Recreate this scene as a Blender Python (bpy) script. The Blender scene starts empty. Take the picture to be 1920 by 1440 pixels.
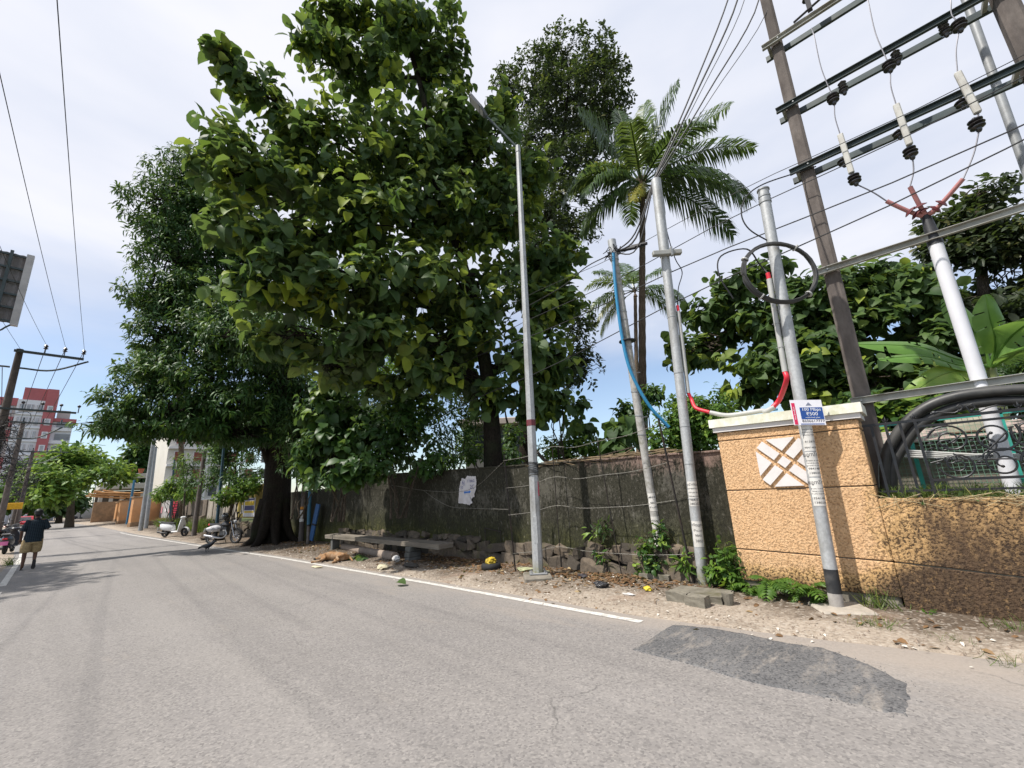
import bpy, bmesh, math, random
import numpy as np
from mathutils import Vector, Matrix, noise
random.seed(7); rng = np.random.default_rng(7)
SC = bpy.context.scene
COL = SC.collection
# ------------------------------------------------------------------ camera
F, PITCH, ROLL, YAW, EYE = 790.0, math.radians(14.1), math.radians(3.0), math.radians(47.0), 1.6
fw = np.array([math.sin(YAW)*math.cos(PITCH), math.cos(YAW)*math.cos(PITCH), math.sin(PITCH)])
_rt = np.array([math.cos(YAW), -math.sin(YAW), 0.0]); _up = np.cross(_rt, fw)
RT = _rt*math.cos(ROLL) - _up*math.sin(ROLL); UP = _up*math.cos(ROLL) + _rt*math.sin(ROLL)
cam_d = bpy.data.cameras.new('camera'); cam = bpy.data.objects.new('camera', cam_d); COL.objects.link(cam)
cam_d.sensor_fit = 'HORIZONTAL'; cam_d.sensor_width = 36.0; cam_d.lens = F/1920*36; cam_d.clip_start = 0.05; cam_d.clip_end = 3000
cam.matrix_world = Matrix(((RT[0], UP[0], -fw[0], 0), (RT[1], UP[1], -fw[1], 0), (RT[2], UP[2], -fw[2], EYE), (0, 0, 0, 1)))
SC.camera = cam
# ------------------------------------------------------------------ sun, sky, exposure
SUN_EL = math.radians(57); SUN_H = np.array([-0.90, 0.43]); SUN_H = SUN_H/np.linalg.norm(SUN_H)
sun_to = Vector((SUN_H[0]*math.cos(SUN_EL), SUN_H[1]*math.cos(SUN_EL), math.sin(SUN_EL)))
sun_d = bpy.data.lights.new('sun', 'SUN'); sun_d.energy = 4.2; sun_d.angle = math.radians(0.9); sun_d.color = (1.0, 0.95, 0.87)
sun = bpy.data.objects.new('sun', sun_d); COL.objects.link(sun)
sun.rotation_euler = sun_to.to_track_quat('Z', 'Y').to_euler(); sun.location = (0, 0, 60)
W = bpy.data.worlds.new('World'); SC.world = W; W.use_nodes = True
def build_world():
    nt = W.node_tree; nt.nodes.clear(); N = nt.nodes.new; L = nt.links.new
    out = N('ShaderNodeOutputWorld'); mixs = N('ShaderNodeMixShader'); L(mixs.outputs[0], out.inputs[0])
    sky = N('ShaderNodeTexSky'); sky.sky_type = 'NISHITA'; sky.sun_disc = False; sky.sun_elevation = SUN_EL
    sky.sun_rotation = math.atan2(sun_to.x, sun_to.y); sky.air_density = 1.0; sky.dust_density = 0.6; sky.ozone_density = 2.2
    b1 = N('ShaderNodeBackground'); b1.inputs[1].default_value = 0.12; L(sky.outputs[0], b1.inputs[0])
    tc = N('ShaderNodeTexCoord'); sep = N('ShaderNodeSeparateXYZ'); L(tc.outputs['Generated'], sep.inputs[0])
    mp = N('ShaderNodeMapping'); mp.inputs['Scale'].default_value = (1.0, 1.0, 3.2); L(tc.outputs['Generated'], mp.inputs[0])
    n1 = N('ShaderNodeTexNoise'); n1.inputs['Scale'].default_value = 2.3; n1.inputs['Detail'].default_value = 5; n1.inputs['Roughness'].default_value = 0.5; L(mp.outputs[0], n1.inputs['Vector'])
    m = N('ShaderNodeMath'); m.operation = 'MULTIPLY_ADD'; L(n1.outputs['Fac'], m.inputs[0]); m.inputs[1].default_value = 0.30; L(sep.outputs['Z'], m.inputs[2])
    mr = N('ShaderNodeMapRange'); mr.interpolation_type = 'SMOOTHSTEP'; mr.inputs['From Min'].default_value = 0.38; mr.inputs['From Max'].default_value = 0.60; mr.inputs['To Min'].default_value = 0.16; mr.inputs['To Max'].default_value = 0.97
    L(m.outputs[0], mr.inputs['Value']); L(mr.outputs[0], mixs.inputs[0])
    n2 = N('ShaderNodeTexNoise'); n2.inputs['Scale'].default_value = 2.0; n2.inputs['Detail'].default_value = 5; n2.inputs['Roughness'].default_value = 0.45; L(mp.outputs[0], n2.inputs['Vector'])
    cr = N('ShaderNodeMix'); cr.data_type = 'RGBA'; cr.inputs[6].default_value = (0.72, 0.78, 0.93, 1); cr.inputs[7].default_value = (0.99, 0.995, 1.06, 1); cm = N('ShaderNodeMapRange'); cm.inputs['From Min'].default_value = 0.33; cm.inputs['From Max'].default_value = 0.66; L(n2.outputs['Fac'], cm.inputs['Value']); L(cm.outputs[0], cr.inputs[0])
    b2 = N('ShaderNodeBackground'); b2.inputs[1].default_value = 0.66; L(cr.outputs[2], b2.inputs[0])
    L(b1.outputs[0], mixs.inputs[1]); L(b2.outputs[0], mixs.inputs[2])
build_world()
SC.view_settings.view_transform = 'Standard'; SC.view_settings.look = 'None'; SC.view_settings.exposure = 0.58; SC.view_settings.gamma = 1.0
try: SC.view_settings.use_curve_mapping = False
except Exception: pass
# ------------------------------------------------------------------ surveying: where a sight line of the photograph meets a real plane
CAM = np.array([0, 0, EYE])
def ray(px, py):
    d = fw*F + RT*(px-960) - UP*(py-720); return d/np.linalg.norm(d)
def G(px, py, z=0.0):
    d = ray(px, py); return CAM + d*((z-EYE)/d[2])
def AX(px, py, x):
    d = ray(px, py); return CAM + d*(x/d[0])
def AY(px, py, y):
    d = ray(px, py); return CAM + d*(y/d[1])
def AH(px, py, dist):                                   # at a horizontal distance from the camera
    d = ray(px, py); return CAM + d*(dist/math.hypot(d[0], d[1]))
def AD(px, py, P):                                      # on the upright plane through P that faces the camera
    d = ray(px, py); h = np.array([fw[0], fw[1], 0]); return CAM + d*((np.array([P[0], P[1], 0])@h)/(d@h))
def depth(P): return float((np.array(P)-CAM)@fw)
# ------------------------------------------------------------------ node materials
class NT:
    def __init__(s, name):
        s.m = bpy.data.materials.new(name); s.m.use_nodes = True; s.t = s.m.node_tree; s.t.nodes.clear()
        s.out = s.t.nodes.new('ShaderNodeOutputMaterial'); s.b = s.t.nodes.new('ShaderNodeBsdfPrincipled'); s.L(s.b.outputs[0], s.out.inputs[0])
        s.tc = s.t.nodes.new('ShaderNodeTexCoord'); s.gp = s.t.nodes.new('ShaderNodeNewGeometry')
        s.P = s.gp.outputs['Position']
    def n(s, t, **k):
        o = s.t.nodes.new(t)
        for a, v in k.items(): setattr(o, a, v)
        return o
    def L(s, a, b): s.t.links.new(a, b)
    def put(s, sock, v):
        if hasattr(v, 'is_output') or isinstance(v, bpy.types.NodeSocket): s.L(v, sock)
        else: sock.default_value = v if not (isinstance(v, tuple) and len(v) == 3 and sock.type == 'RGBA') else (*v, 1)
    def vec(s, scale=(1, 1, 1), src=None):
        m = s.n('ShaderNodeMapping'); m.inputs['Scale'].default_value = scale; s.L(src or s.P, m.inputs[0]); return m.outputs[0]
    def noise(s, sc, det=4, ro=0.55, stretch=None, dist=0.0, src=None):
        o = s.n('ShaderNodeTexNoise'); o.inputs['Scale'].default_value = sc; o.inputs['Detail'].default_value = det; o.inputs['Roughness'].default_value = ro; o.inputs['Distortion'].default_value = dist
        s.L(s.vec(stretch, src) if stretch else (src or s.P), o.inputs['Vector']); return o.outputs['Fac']
    def voro(s, sc, feature='F1', stretch=None, out='Distance'):
        o = s.n('ShaderNodeTexVoronoi'); o.feature = feature; o.inputs['Scale'].default_value = sc
        s.L(s.vec(stretch) if stretch else s.P, o.inputs['Vector']); return o.outputs[out]
    def rng(s, v, a, b, c=0.0, d=1.0):
        o = s.n('ShaderNodeMapRange'); s.put(o.inputs['Value'], v); o.inputs['From Min'].default_value = a; o.inputs['From Max'].default_value = b; o.inputs['To Min'].default_value = c; o.inputs['To Max'].default_value = d; return o.outputs[0]
    def mix(s, f, a, b, blend='MIX'):
        o = s.n('ShaderNodeMix', data_type='RGBA', blend_type=blend); s.put(o.inputs[0], f); s.put(o.inputs[6], a); s.put(o.inputs[7], b); return o.outputs[2]
    def math(s, op, a, b=0.0, c=0.0):
        o = s.n('ShaderNodeMath', operation=op); s.put(o.inputs[0], a); s.put(o.inputs[1], b); s.put(o.inputs[2], c); return o.outputs[0]
    def xyz(s, i):
        o = s.n('ShaderNodeSeparateXYZ'); s.L(s.P, o.inputs[0]); return o.outputs[i]
    def attr(s, name):
        o = s.n('ShaderNodeAttribute', attribute_name=name); return o.outputs['Fac']
    def done(s, col, rough=0.8, bump=None, bs=0.3, bd=0.01, metal=0.0, spec=0.4):
        s.put(s.b.inputs['Base Color'], col); s.put(s.b.inputs['Roughness'], rough); s.b.inputs['Metallic'].default_value = metal
        s.b.inputs['Specular IOR Level'].default_value = spec
        if bump is not None:
            o = s.n('ShaderNodeBump'); o.inputs['Strength'].default_value = bs; o.inputs['Distance'].default_value = bd; s.L(bump, o.inputs['Height']); s.L(o.outputs[0], s.b.inputs['Normal'])
        return s.m
MATS = {}
def simple(name, col, rough=0.6, var=0.18, sc=9.0, metal=0.0, bump=0.0, dirt=None, spec=0.4, stretch=None):
    if name in MATS: return MATS[name]
    t = NT(name); c2 = tuple(max(0, x*(1-var)) for x in col); c3 = tuple(min(1, x*(1+var)) for x in col)
    f = t.noise(sc, 5, 0.6, stretch); c = t.mix(t.rng(f, 0.3, 0.7), c2, c3)
    if dirt: c = t.mix(t.rng(t.noise(sc*0.37, 6, 0.65, stretch), 0.48, 0.72, 0, dirt[1]), c, dirt[0])
    MATS[name] = t.done(c, rough, t.noise(sc*8, 3) if bump else None, bump, 0.004, metal, spec); return MATS[name]
# ------------------------------------------------------------------ things and parts
def tag(o, label=None, cat=None, group=None, kind=None):
    if label: o['label'] = label
    if cat: o['category'] = cat
    if group: o['group'] = group
    if kind: o['kind'] = kind
    return o
def thing(name, loc, label, cat, group=None, rz=0.0):
    o = bpy.data.objects.new(name, None); o.empty_display_size = 0.2; COL.objects.link(o); o.location = [float(x) for x in loc]; o.rotation_euler = (0, 0, rz)
    return tag(o, label, cat, group)
def abs_loc(o):
    v = Vector(o.location)
    while o.parent: o = o.parent; v += Vector(o.location)
    return v
class MB:
    """collects shapes, then links them as one mesh object"""
    def __init__(s): s.v = []; s.f = []; s.mi = []; s.cur = 0
    def add(s, vs, fs):
        o = len(s.v); s.v += [tuple(float(c) for c in p) for p in vs]; s.f += [tuple(i+o for i in f) for f in fs]; s.mi += [s.cur]*len(fs); return s
    def mat(s, i): s.cur = i; return s
    def box(s, c, size, R=None, taper=1.0, jit=0.0):
        vs = []
        for z in (-1, 1):
            for x, y in ((-1, -1), (1, -1), (1, 1), (-1, 1)):
                k = taper if z > 0 else 1.0
                p = Vector((x*size[0]/2*k, y*size[1]/2*k, z*size[2]/2))
                if jit: p += Vector([random.uniform(-jit, jit) for _ in range(3)])
                if R is not None: p = R @ p
                vs.append(p + Vector(c))
        return s.add(vs, [(3, 2, 1, 0), (4, 5, 6, 7), (0, 1, 5, 4), (1, 2, 6, 5), (2, 3, 7, 6), (3, 0, 4, 7)])
    def bbox(s, c, size, b=0.01, R=None):                # box with chamfered edges
        hx, hy, hz = [x/2 for x in size]; bm = bmesh.new(); bmesh.ops.create_cube(bm, size=1.0)
        for v in bm.verts: v.co = Vector((v.co.x*2*hx, v.co.y*2*hy, v.co.z*2*hz))
        bmesh.ops.bevel(bm, geom=list(bm.edges), offset=min(b, 0.45*min(size)), segments=1, affect='EDGES')
        bm.verts.index_update(); M = R if R is not None else Matrix.Identity(3)
        s.add([M @ v.co + Vector(c) for v in bm.verts], [[v.index for v in f.verts] for f in bm.faces]); bm.free(); return s
    def tube(s, pts, r, n=8, cap=True, flat=1.0):
        pts = [Vector(p) for p in pts]; rs = r if hasattr(r, '__len__') else [r]*len(pts)
        t0 = (pts[1]-pts[0]).normalized(); a = Vector((0, 0, 1)) if abs(t0.z) < 0.9 else Vector((1, 0, 0)); u = t0.cross(a).normalized()
        vs = []; k = len(pts)
        for i, p in enumerate(pts):
            t = (pts[min(i+1, k-1)]-pts[max(i-1, 0)]).normalized(); u = (u - t*u.dot(t)).normalized(); w = t.cross(u)
            for j in range(n):
                q = 2*math.pi*j/n; vs.append(p + u*math.cos(q)*rs[i] + w*math.sin(q)*rs[i]*flat)
        fs = [(i*n+j, i*n+(j+1) % n, (i+1)*n+(j+1) % n, (i+1)*n+j) for i in range(k-1) for j in range(n)]
        if cap: fs += [tuple(range(n-1, -1, -1)), tuple((k-1)*n+j for j in range(n))]
        return s.add(vs, fs)
    def lathe(s, prof, n=14, M=None, o=(0, 0, 0)):       # prof: (r, z)
        vs = []
        for r, z in prof:
            for j in range(n):
                q = 2*math.pi*j/n; p = Vector((r*math.cos(q), r*math.sin(q), z))
                if M is not None: p = M @ p
                vs.append(p + Vector(o))
        k = len(prof); fs = [(i*n+j, i*n+(j+1) % n, (i+1)*n+(j+1) % n, (i+1)*n+j) for i in range(k-1) for j in range(n)]
        fs += [tuple(range(n-1, -1, -1)), tuple((k-1)*n+j for j in range(n))]
        return s.add(vs, fs)
    def loft(s, rings, cap=True):
        n = len(rings[0]); k = len(rings); vs = [p for r in rings for p in r]
        fs = [(i*n+j, i*n+(j+1) % n, (i+1)*n+(j+1) % n, (i+1)*n+j) for i in range(k-1) for j in range(n)]
        if cap: fs += [tuple(range(n-1, -1, -1)), tuple((k-1)*n+j for j in range(n))]
        return s.add(vs, fs)
    def prism(s, poly, d, M):                            # poly in local xy, extruded along local z by d, M 4x4
        n = len(poly); vs = [M @ Vector((x, y, 0)) for x, y in poly] + [M @ Vector((x, y, d)) for x, y in poly]
        return s.add(vs, [tuple(range(n-1, -1, -1)), tuple(range(n, 2*n))] + [(j, (j+1) % n, n+(j+1) % n, n+j) for j in range(n)])
    def ball(s, c, r, sub=2, jit=0.0, R=None):
        bm = bmesh.new(); bmesh.ops.create_icosphere(bm, subdivisions=sub, radius=1.0); bm.verts.index_update()
        rr = r if hasattr(r, '__len__') else (r, r, r); vs = []
        for v in bm.verts:
            k = 1 + random.uniform(-jit, jit); p = Vector((v.co.x*rr[0]*k, v.co.y*rr[1]*k, v.co.z*rr[2]*k))
            if R is not None: p = R @ p
            vs.append(p + Vector(c))
        s.add(vs, [[v.index for v in f.verts] for f in bm.faces]); bm.free(); return s
    def mesh(s, name):
        me = bpy.data.meshes.new(name); me.from_pydata(s.v, [], s.f); return me
    def build(s, name, mats, parent=None, smooth=False, kind=None, label=None, cat=None, group=None, base=None):
        if not isinstance(mats, (list, tuple)): mats = [mats]
        off = abs_loc(parent) if parent is not None else (Vector([float(x) for x in base]) if base is not None else Vector((0, 0, 0)))
        me = bpy.data.meshes.new(name); me.from_pydata([(v[0]-off.x, v[1]-off.y, v[2]-off.z) for v in s.v], [], s.f)
        for m in mats: me.materials.append(m)
        if len(mats) > 1: me.polygons.foreach_set('material_index', s.mi)
        if smooth: me.polygons.foreach_set('use_smooth', [True]*len(me.polygons))
        bm = bmesh.new(); bm.from_mesh(me); bmesh.ops.recalc_face_normals(bm, faces=bm.faces); bm.to_mesh(me); bm.free()
        if smooth:
            try: me.set_sharp_from_angle(angle=math.radians(50))
            except Exception: pass
        o = bpy.data.objects.new(name, me); COL.objects.link(o)
        if parent is not None: o.parent = parent
        else: o.location = off
        return tag(o, label, cat, group, kind)
def solo(mb, name, mats, label, cat, group=None, smooth=False, base=None):
    if base is None:
        a = np.array(mb.v); base = (a[:, 0].mean(), a[:, 1].mean(), a[:, 2].min())
    return mb.build(name, mats, None, smooth, None, label, cat, group, base)
def copy_tree(o, parent=None):
    c = o.copy(); COL.objects.link(c); c.parent = parent
    for ch in list(o.children): copy_tree(ch, c)
    return c
def rz(a): return Matrix.Rotation(a, 3, 'Z')
def frame(o, x, y, z):
    return Matrix(((x[0], y[0], z[0], o[0]), (x[1], y[1], z[1], o[1]), (x[2], y[2], z[2], o[2]), (0, 0, 0, 1)))
def curve_pts(ctrl, n=8):                                # Catmull-Rom through the control points
    P = [Vector(c) for c in ctrl]; P = [P[0]*2-P[1]] + P + [P[-1]*2-P[-2]]; out = []
    for i in range(1, len(P)-2):
        for k in range(n):
            t = k/n; a, b, c, d = P[i-1], P[i], P[i+1], P[i+2]
            out.append(0.5*((2*b)+(c-a)*t+(2*a-5*b+4*c-d)*t*t+(3*b-a-3*c+d)*t*t*t))
    out.append(P[-2]); return out
def text_mesh(s, size, ext=0.0):
    cu = bpy.data.curves.new('lettering', 'FONT'); cu.body = s; cu.size = size; cu.extrude = ext; cu.align_x = 'CENTER'; cu.align_y = 'CENTER'; cu.resolution_u = 2
    o = bpy.data.objects.new('lettering', cu); COL.objects.link(o)
    dg = bpy.context.evaluated_depsgraph_get(); me = bpy.data.meshes.new_from_object(o.evaluated_get(dg))
    vs = [tuple(v.co) for v in me.vertices]; fs = [tuple(p.vertices) for p in me.polygons]
    bpy.data.objects.remove(o); bpy.data.curves.remove(cu); bpy.data.meshes.remove(me)
    return vs, fs
def text_on(mb, s, size, M, sx=1.0):
    vs, fs = text_mesh(s, size); mb.add([M @ Vector((x*sx, y, z)) for x, y, z in vs], fs)
def text_wrap(mb, s, size, axis0, axis1, r, t, face, sx=1.0, rot=0.0):   # lettering bent round a pole
    vs, fs = text_mesh(s, size); A = Vector(axis0); B = Vector(axis1); up = (B-A).normalized(); h = Vector(face); h = (h-up*h.dot(up)).normalized(); side = up.cross(h)
    o = A + (B-A)*t; out = []
    for x, y, z in vs:
        a = x*sx/r + rot
        out.append(o + up*y + h*math.cos(a)*r + side*math.sin(a)*r)
    mb.add(out, fs)
# ------------------------------------------------------------------ materials of the setting
def m_asphalt():
    t = NT('asphalt'); big = t.noise(0.35, 5, 0.6); mid = t.noise(2.2, 5, 0.6, (1.0, 0.35, 1)); fine = t.noise(70, 3, 0.7); agg = t.voro(62, out='Color')
    s = t.n('ShaderNodeSeparateColor'); t.L(agg, s.inputs[0])
    c = t.mix(t.rng(big, 0.3, 0.7), (0.185, 0.173, 0.167), (0.240, 0.224, 0.214)); c = t.mix(t.rng(mid, 0.35, 0.7, 0, 0.5), c, (0.215, 0.200, 0.187))
    c = t.mix(t.rng(s.outputs[0], 0.5, 1.0, 0, 0.40), c, (0.36, 0.335, 0.31)); c = t.mix(t.rng(s.outputs[1], 0.6, 1.0, 0, 0.55), c, (0.085, 0.080, 0.080)); lane = t.noise(1.15, 3, 0.5, (1.0, 0.03, 1)); c = t.mix(t.rng(lane, 0.50, 0.68, 0, 0.30), c, (0.30, 0.28, 0.262)); c = t.mix(t.rng(lane, 0.46, 0.34, 0, 0.28), c, (0.125, 0.117, 0.114)); dust = t.math('ADD', t.rng(t.xyz(0), 3.9, 5.4, 0, 0.55), t.math('MULTIPLY', t.noise(1.6, 6, 0.7, (1, 0.35, 1)), 0.9)); c = t.mix(t.rng(dust, 0.62, 1.05, 0, 0.7), c, (0.32, 0.275, 0.235))
    c = t.mix(t.rng(t.noise(0.9, 6, 0.7, (2.2, 0.5, 1)), 0.60, 0.75, 0, 0.35), c, (0.30, 0.26, 0.22))
    # cracks and oil drips
    wv = t.n('ShaderNodeTexNoise'); wv.inputs['Scale'].default_value = 3.5; wv.inputs['Detail'].default_value = 6; wv.inputs['Roughness'].default_value = 0.7; t.L(t.P, wv.inputs['Vector']); ad = t.n('ShaderNodeMix', data_type='VECTOR'); ad.inputs[0].default_value = 0.22; t.L(t.P, ad.inputs[4]); t.L(wv.outputs['Color'], ad.inputs[5]); vo = t.n('ShaderNodeTexVoronoi', feature='DISTANCE_TO_EDGE'); vo.inputs['Scale'].default_value = 0.42; t.L(ad.outputs[1], vo.inputs['Vector']); c = t.mix(t.math('MULTIPLY', t.rng(vo.outputs['Distance'], 0.0, 0.004, 1, 0), t.rng(t.noise(0.7, 3), 0.52, 0.62, 0, 0.6)), c, (0.06, 0.058, 0.056))
    c = t.mix(t.rng(t.noise(3.1, 2), 0.76, 0.80, 0, 0.5), c, (0.07, 0.068, 0.07))
    h = t.math('ADD', t.rng(s.outputs[2], 0, 1, 0, 0.6), fine)
    return t.done(c, t.rng(fine, 0.3, 0.7, 0.75, 0.95), h, 0.38, 0.005, spec=0.3)
def m_patch():
    t = NT('fresh_asphalt'); agg = t.voro(75, out='Color'); s = t.n('ShaderNodeSeparateColor'); t.L(agg, s.inputs[0])
    c = t.mix(t.rng(t.noise(2.0, 5), 0.3, 0.7), (0.095, 0.095, 0.098), (0.145, 0.142, 0.143)); c = t.mix(t.rng(s.outputs[0], 0.7, 1, 0, 0.6), c, (0.20, 0.195, 0.19)); c = t.mix(t.rng(s.outputs[1], 0.6, 1, 0, 0.8), c, (0.025, 0.026, 0.03))
    c = t.mix(t.rng(t.noise(4.0, 6, 0.75, (0.5, 1.4, 1)), 0.52, 0.70, 0, 0.7), c, (0.32, 0.285, 0.25))
    return t.done(c, 0.85, t.math('ADD', s.outputs[2], t.noise(30, 3)), 0.45, 0.007, spec=0.3)
def m_verge():
    t = NT('dusty_soil'); x = t.xyz(0); y = t.xyz(1); n = t.noise(1.3, 6, 0.65); f = t.noise(22, 5, 0.7); v = t.voro(38, out='Color'); s = t.n('ShaderNodeSeparateColor'); t.L(v, s.inputs[0])
    sand = t.mix(t.rng(f, 0.3, 0.7), (0.26, 0.215, 0.17), (0.40, 0.34, 0.28)); soil = t.mix(t.rng(f, 0.3, 0.7), (0.055, 0.042, 0.032), (0.15, 0.115, 0.085))
    k = t.math('ADD', t.math('MULTIPLY', x, 0.42), t.math('MULTIPLY', n, 1.5)); k = t.math('ADD', k, t.math('MULTIPLY', t.rng(y, 3.0, 16.0), 0.55))
    c = t.mix(t.rng(k, 3.14, 3.60), sand, soil); c = t.mix(t.rng(s.outputs[0], 0.62, 1.0, 0, 0.55), c, (0.10, 0.075, 0.055)); c = t.mix(t.rng(s.outputs[1], 0.72, 1.0, 0, 0.6), c, (0.42, 0.38, 0.33))
    c = t.mix(t.rng(t.noise(0.8, 5), 0.58, 0.7, 0, 0.5), c, (0.22, 0.13, 0.085))
    return t.done(c, 0.95, t.math('ADD', f, s.outputs[2]), 0.7, 0.012, spec=0.15)
def m_grassy():
    t = NT('yard_soil'); c = t.mix(t.rng(t.noise(1.2, 6), 0.35, 0.65), (0.07, 0.055, 0.035), (0.06, 0.09, 0.025)); return t.done(c, 0.95, t.noise(14, 4), 0.6, 0.03, spec=0.15)
def m_paint_line():
    t = NT('worn_white_paint'); w = t.noise(9, 6, 0.75); f = t.noise(45, 4, 0.7)
    c = t.mix(t.rng(f, 0.3, 0.7), (0.47, 0.455, 0.425), (0.66, 0.64, 0.60)); c = t.mix(t.rng(w, 0.50, 0.60, 0, 0.65), c, (0.27, 0.25, 0.23)); c = t.mix(t.rng(t.noise(30, 3, .7), 0.58, 0.66, 0, 0.7), c, (0.24, 0.22, 0.21)); return t.done(c, 0.8, f, 0.4, 0.004)
ASPH, PATCH, VERGE, YARD, LINE = m_asphalt(), m_patch(), m_verge(), m_grassy(), m_paint_line()
# ------------------------------------------------------------------ road, verges, markings
def edge_r(y):                                            # right edge of the carriageway, road swings gently left far away
    k = np.interp(y, [-12, -6, -3, -0.3, 1.2, 2.8, 6, 14.5, 20.5, 38.7, 62, 100, 150, 220], [7.6, 7.0, 6.2, 5.72, 5.45, 5.22, 5.20, 5.05, 4.75, 4.1, 3.9, 2.6, -2.0, -14]); return float(k)
def edge_l(y):
    return float(np.interp(y, [-30, 0, 16, 27, 40, 62, 100, 150, 220], [-0.8, -0.8, -0.8, -0.82, -1.3, -2.2, -4.2, -9.0, -21]))
def sheet(name, rows, mat, kind='structure', zf=None):
    n = len(rows[0]); mb = MB(); vs = [p for r in rows for p in r]
    mb.add(vs, [(i*n+j, i*n+j+1, (i+1)*n+j+1, (i+1)*n+j) for i in range(len(rows)-1) for j in range(n-1)]); return mb.build(name, mat, None, True, kind)
ys = list(np.arange(-12, 45, 0.25)) + list(np.arange(45, 220, 2.5))
rows = []
for y in ys:
    j = 0.035*noise.noise(Vector((y*1.7, 3.1, 0))) + 0.03*noise.noise(Vector((y*6.0, 8.1, 0))); a, b = edge_l(y)-0.25+j, edge_r(y)+j
    rows.append([(a+(b-a)*k/12, y, 0.0) for k in range(13)])
sheet('road', rows, ASPH)
mb = MB(); mb.add([(-700, -400, -0.09), (900, -400, -0.09), (900, 1500, -0.09), (-700, 1500, -0.09)], [(0, 1, 2, 3)]); mb.build('ground', YARD, None, False, 'structure')
def fbm(x, y, s): return noise.noise(Vector((x*s, y*s, 1.7))) + 0.5*noise.noise(Vector((x*s*2.1, y*s*2.1, 5.2)))
rows = []
for y in np.arange(-10, 46, 0.14):
    e = edge_r(y)
    xs = [e-0.45, e-0.12, e-0.03] + [e+0.06+(7.6-e)*k/20 for k in range(21)]; r = []
    for x in xs:
        d = x-e; z = -0.05 if d < -0.2 else (-0.02+0.012*fbm(x, y, 5) if d < 0.05 else 0.006+0.05*min(1, d/1.6)+0.02*fbm(x, y, 1.6)*min(1, d*2)+0.008*fbm(x, y, 7))
        if d >= 0.05: z = max(z, 0.004)
        r.append((x, y, z))
    rows.append(r)
sheet('soil_verge', rows, VERGE)
def verge_z(x, y):
    d = x-edge_r(y)
    return 0.0 if d < 0.05 else max(0.004, 0.006+0.05*min(1, d/1.6)+0.02*fbm(x, y, 1.6)*min(1, d*2)+0.008*fbm(x, y, 7))
rows = []
for y in np.arange(46, 220, 3.0):
    e = edge_r(y); rows.append([(e-0.4, y, -0.03), (e, y, 0.005), (e+1.2, y, 0.05), (e+5, y, 0.1), (e+14, y, 0.1)])
sheet('far_verge', rows, VERGE)
rows = []
for y in np.arange(4, 220, 0.5):
    e = edge_l(y); rows.append([(e+0.05-d, y, z + (0.015*fbm(d, y, 2.2) if d > 0.2 else 0)) for d, z in ((-0.2, -0.04), (0.0, -0.005), (0.25, 0.02), (0.7, 0.03), (1.3, 0.04), (2.2, 0.05), (4, 0.06), (16, 0.08))])
sheet('left_verge', rows, VERGE)
def strip(name, fx, y0, y1, w, step, label=None):
    rows = []
    for y in np.arange(y0, y1, step):
        a = 0.012*noise.noise(Vector((y*9, 1, 0))); b = 0.012*noise.noise(Vector((y*9, 7, 0))); x = fx(y); rows.append([(x-w/2+a, y, 0.005), (x+w/2+b, y, 0.005)])
    sheet(name, rows, LINE)
strip('edge_line', lambda y: np.interp(y, [2.8, 7, 14.5, 20.5, 38.7, 60], [5.02, 5.0, 4.83, 4.50, 3.77, 3.4]), 2.78, 44, 0.11, 0.1)
strip('edge_line', lambda y: np.interp(y, [10, 16, 26.5, 45], [-0.58, -0.58, -0.60, -1.15]), 16.3, 50, 0.13, 0.1)
strip('edge_line', lambda y: np.interp(y, [2, 16], [-0.62, -0.58]), 3, 15.2, 0.13, 0.1)
# fresh asphalt patch
pp = [(1187, 1218), (1225, 1196), (1262, 1172), (1330, 1178), (1400, 1190), (1470, 1206), (1545, 1216), (1600, 1236), (1640, 1252), (1695, 1282), (1703, 1305), (1690, 1336), (1655, 1334), (1600, 1318), (1530, 1303), (1450, 1288), (1370, 1268), (1290, 1244), (1230, 1230)]
ring = [G(*p) for p in pp]; ctr = sum(ring)/len(ring); fine = []
for i in range(len(ring)):
    a, b = ring[i], ring[(i+1) % len(ring)]
    for k in range(7):
        p = a+(b-a)*k/7; q = 0.022*np.array([noise.noise(Vector((p[0]*13, p[1]*13, s))) for s in (0, 5, 9)]); fine.append((p[0]+q[0], p[1]+q[1], 0.005))
mb = MB(); n = len(fine); inner = [(ctr[0]+(p[0]-ctr[0])*0.94, ctr[1]+(p[1]-ctr[1])*0.94, 0.007) for p in fine]; low = [(ctr[0]+(p[0]-ctr[0])*1.015, ctr[1]+(p[1]-ctr[1])*1.015, -0.002) for p in fine]
mb.add(low+fine+inner+[(ctr[0], ctr[1], 0.008)], [(j, (j+1) % n, n+(j+1) % n, n+j) for j in range(n)] + [(n+j, n+(j+1) % n, 2*n+(j+1) % n, 2*n+j) for j in range(n)] + [(2*n+j, 2*n+(j+1) % n, 3*n) for j in range(n)])
mb.build('asphalt_patch', PATCH, None, True, 'structure')
mb = MB()
for _ in range(260):
    i = random.randrange(len(fine)); a = fine[i]; k = 1+random.gauss(0.0, 0.05); x, y = ctr[0]+(a[0]-ctr[0])*k, ctr[1]+(a[1]-ctr[1])*k; r = abs(random.gauss(0, .0025))+.0015
    mb.add([(x-r, y-r*.7, .001), (x+r*.8, y-r, .001), (x+r, y+r*.8, .001), (x-r*.7, y+r, .001), (x, y, .005+r)], [(0, 1, 4), (1, 2, 4), (2, 3, 4), (3, 0, 4)])
o_ = mb.build('gravel', PATCH, None, False, 'stuff', 'loose black chippings round the asphalt patch')
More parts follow.
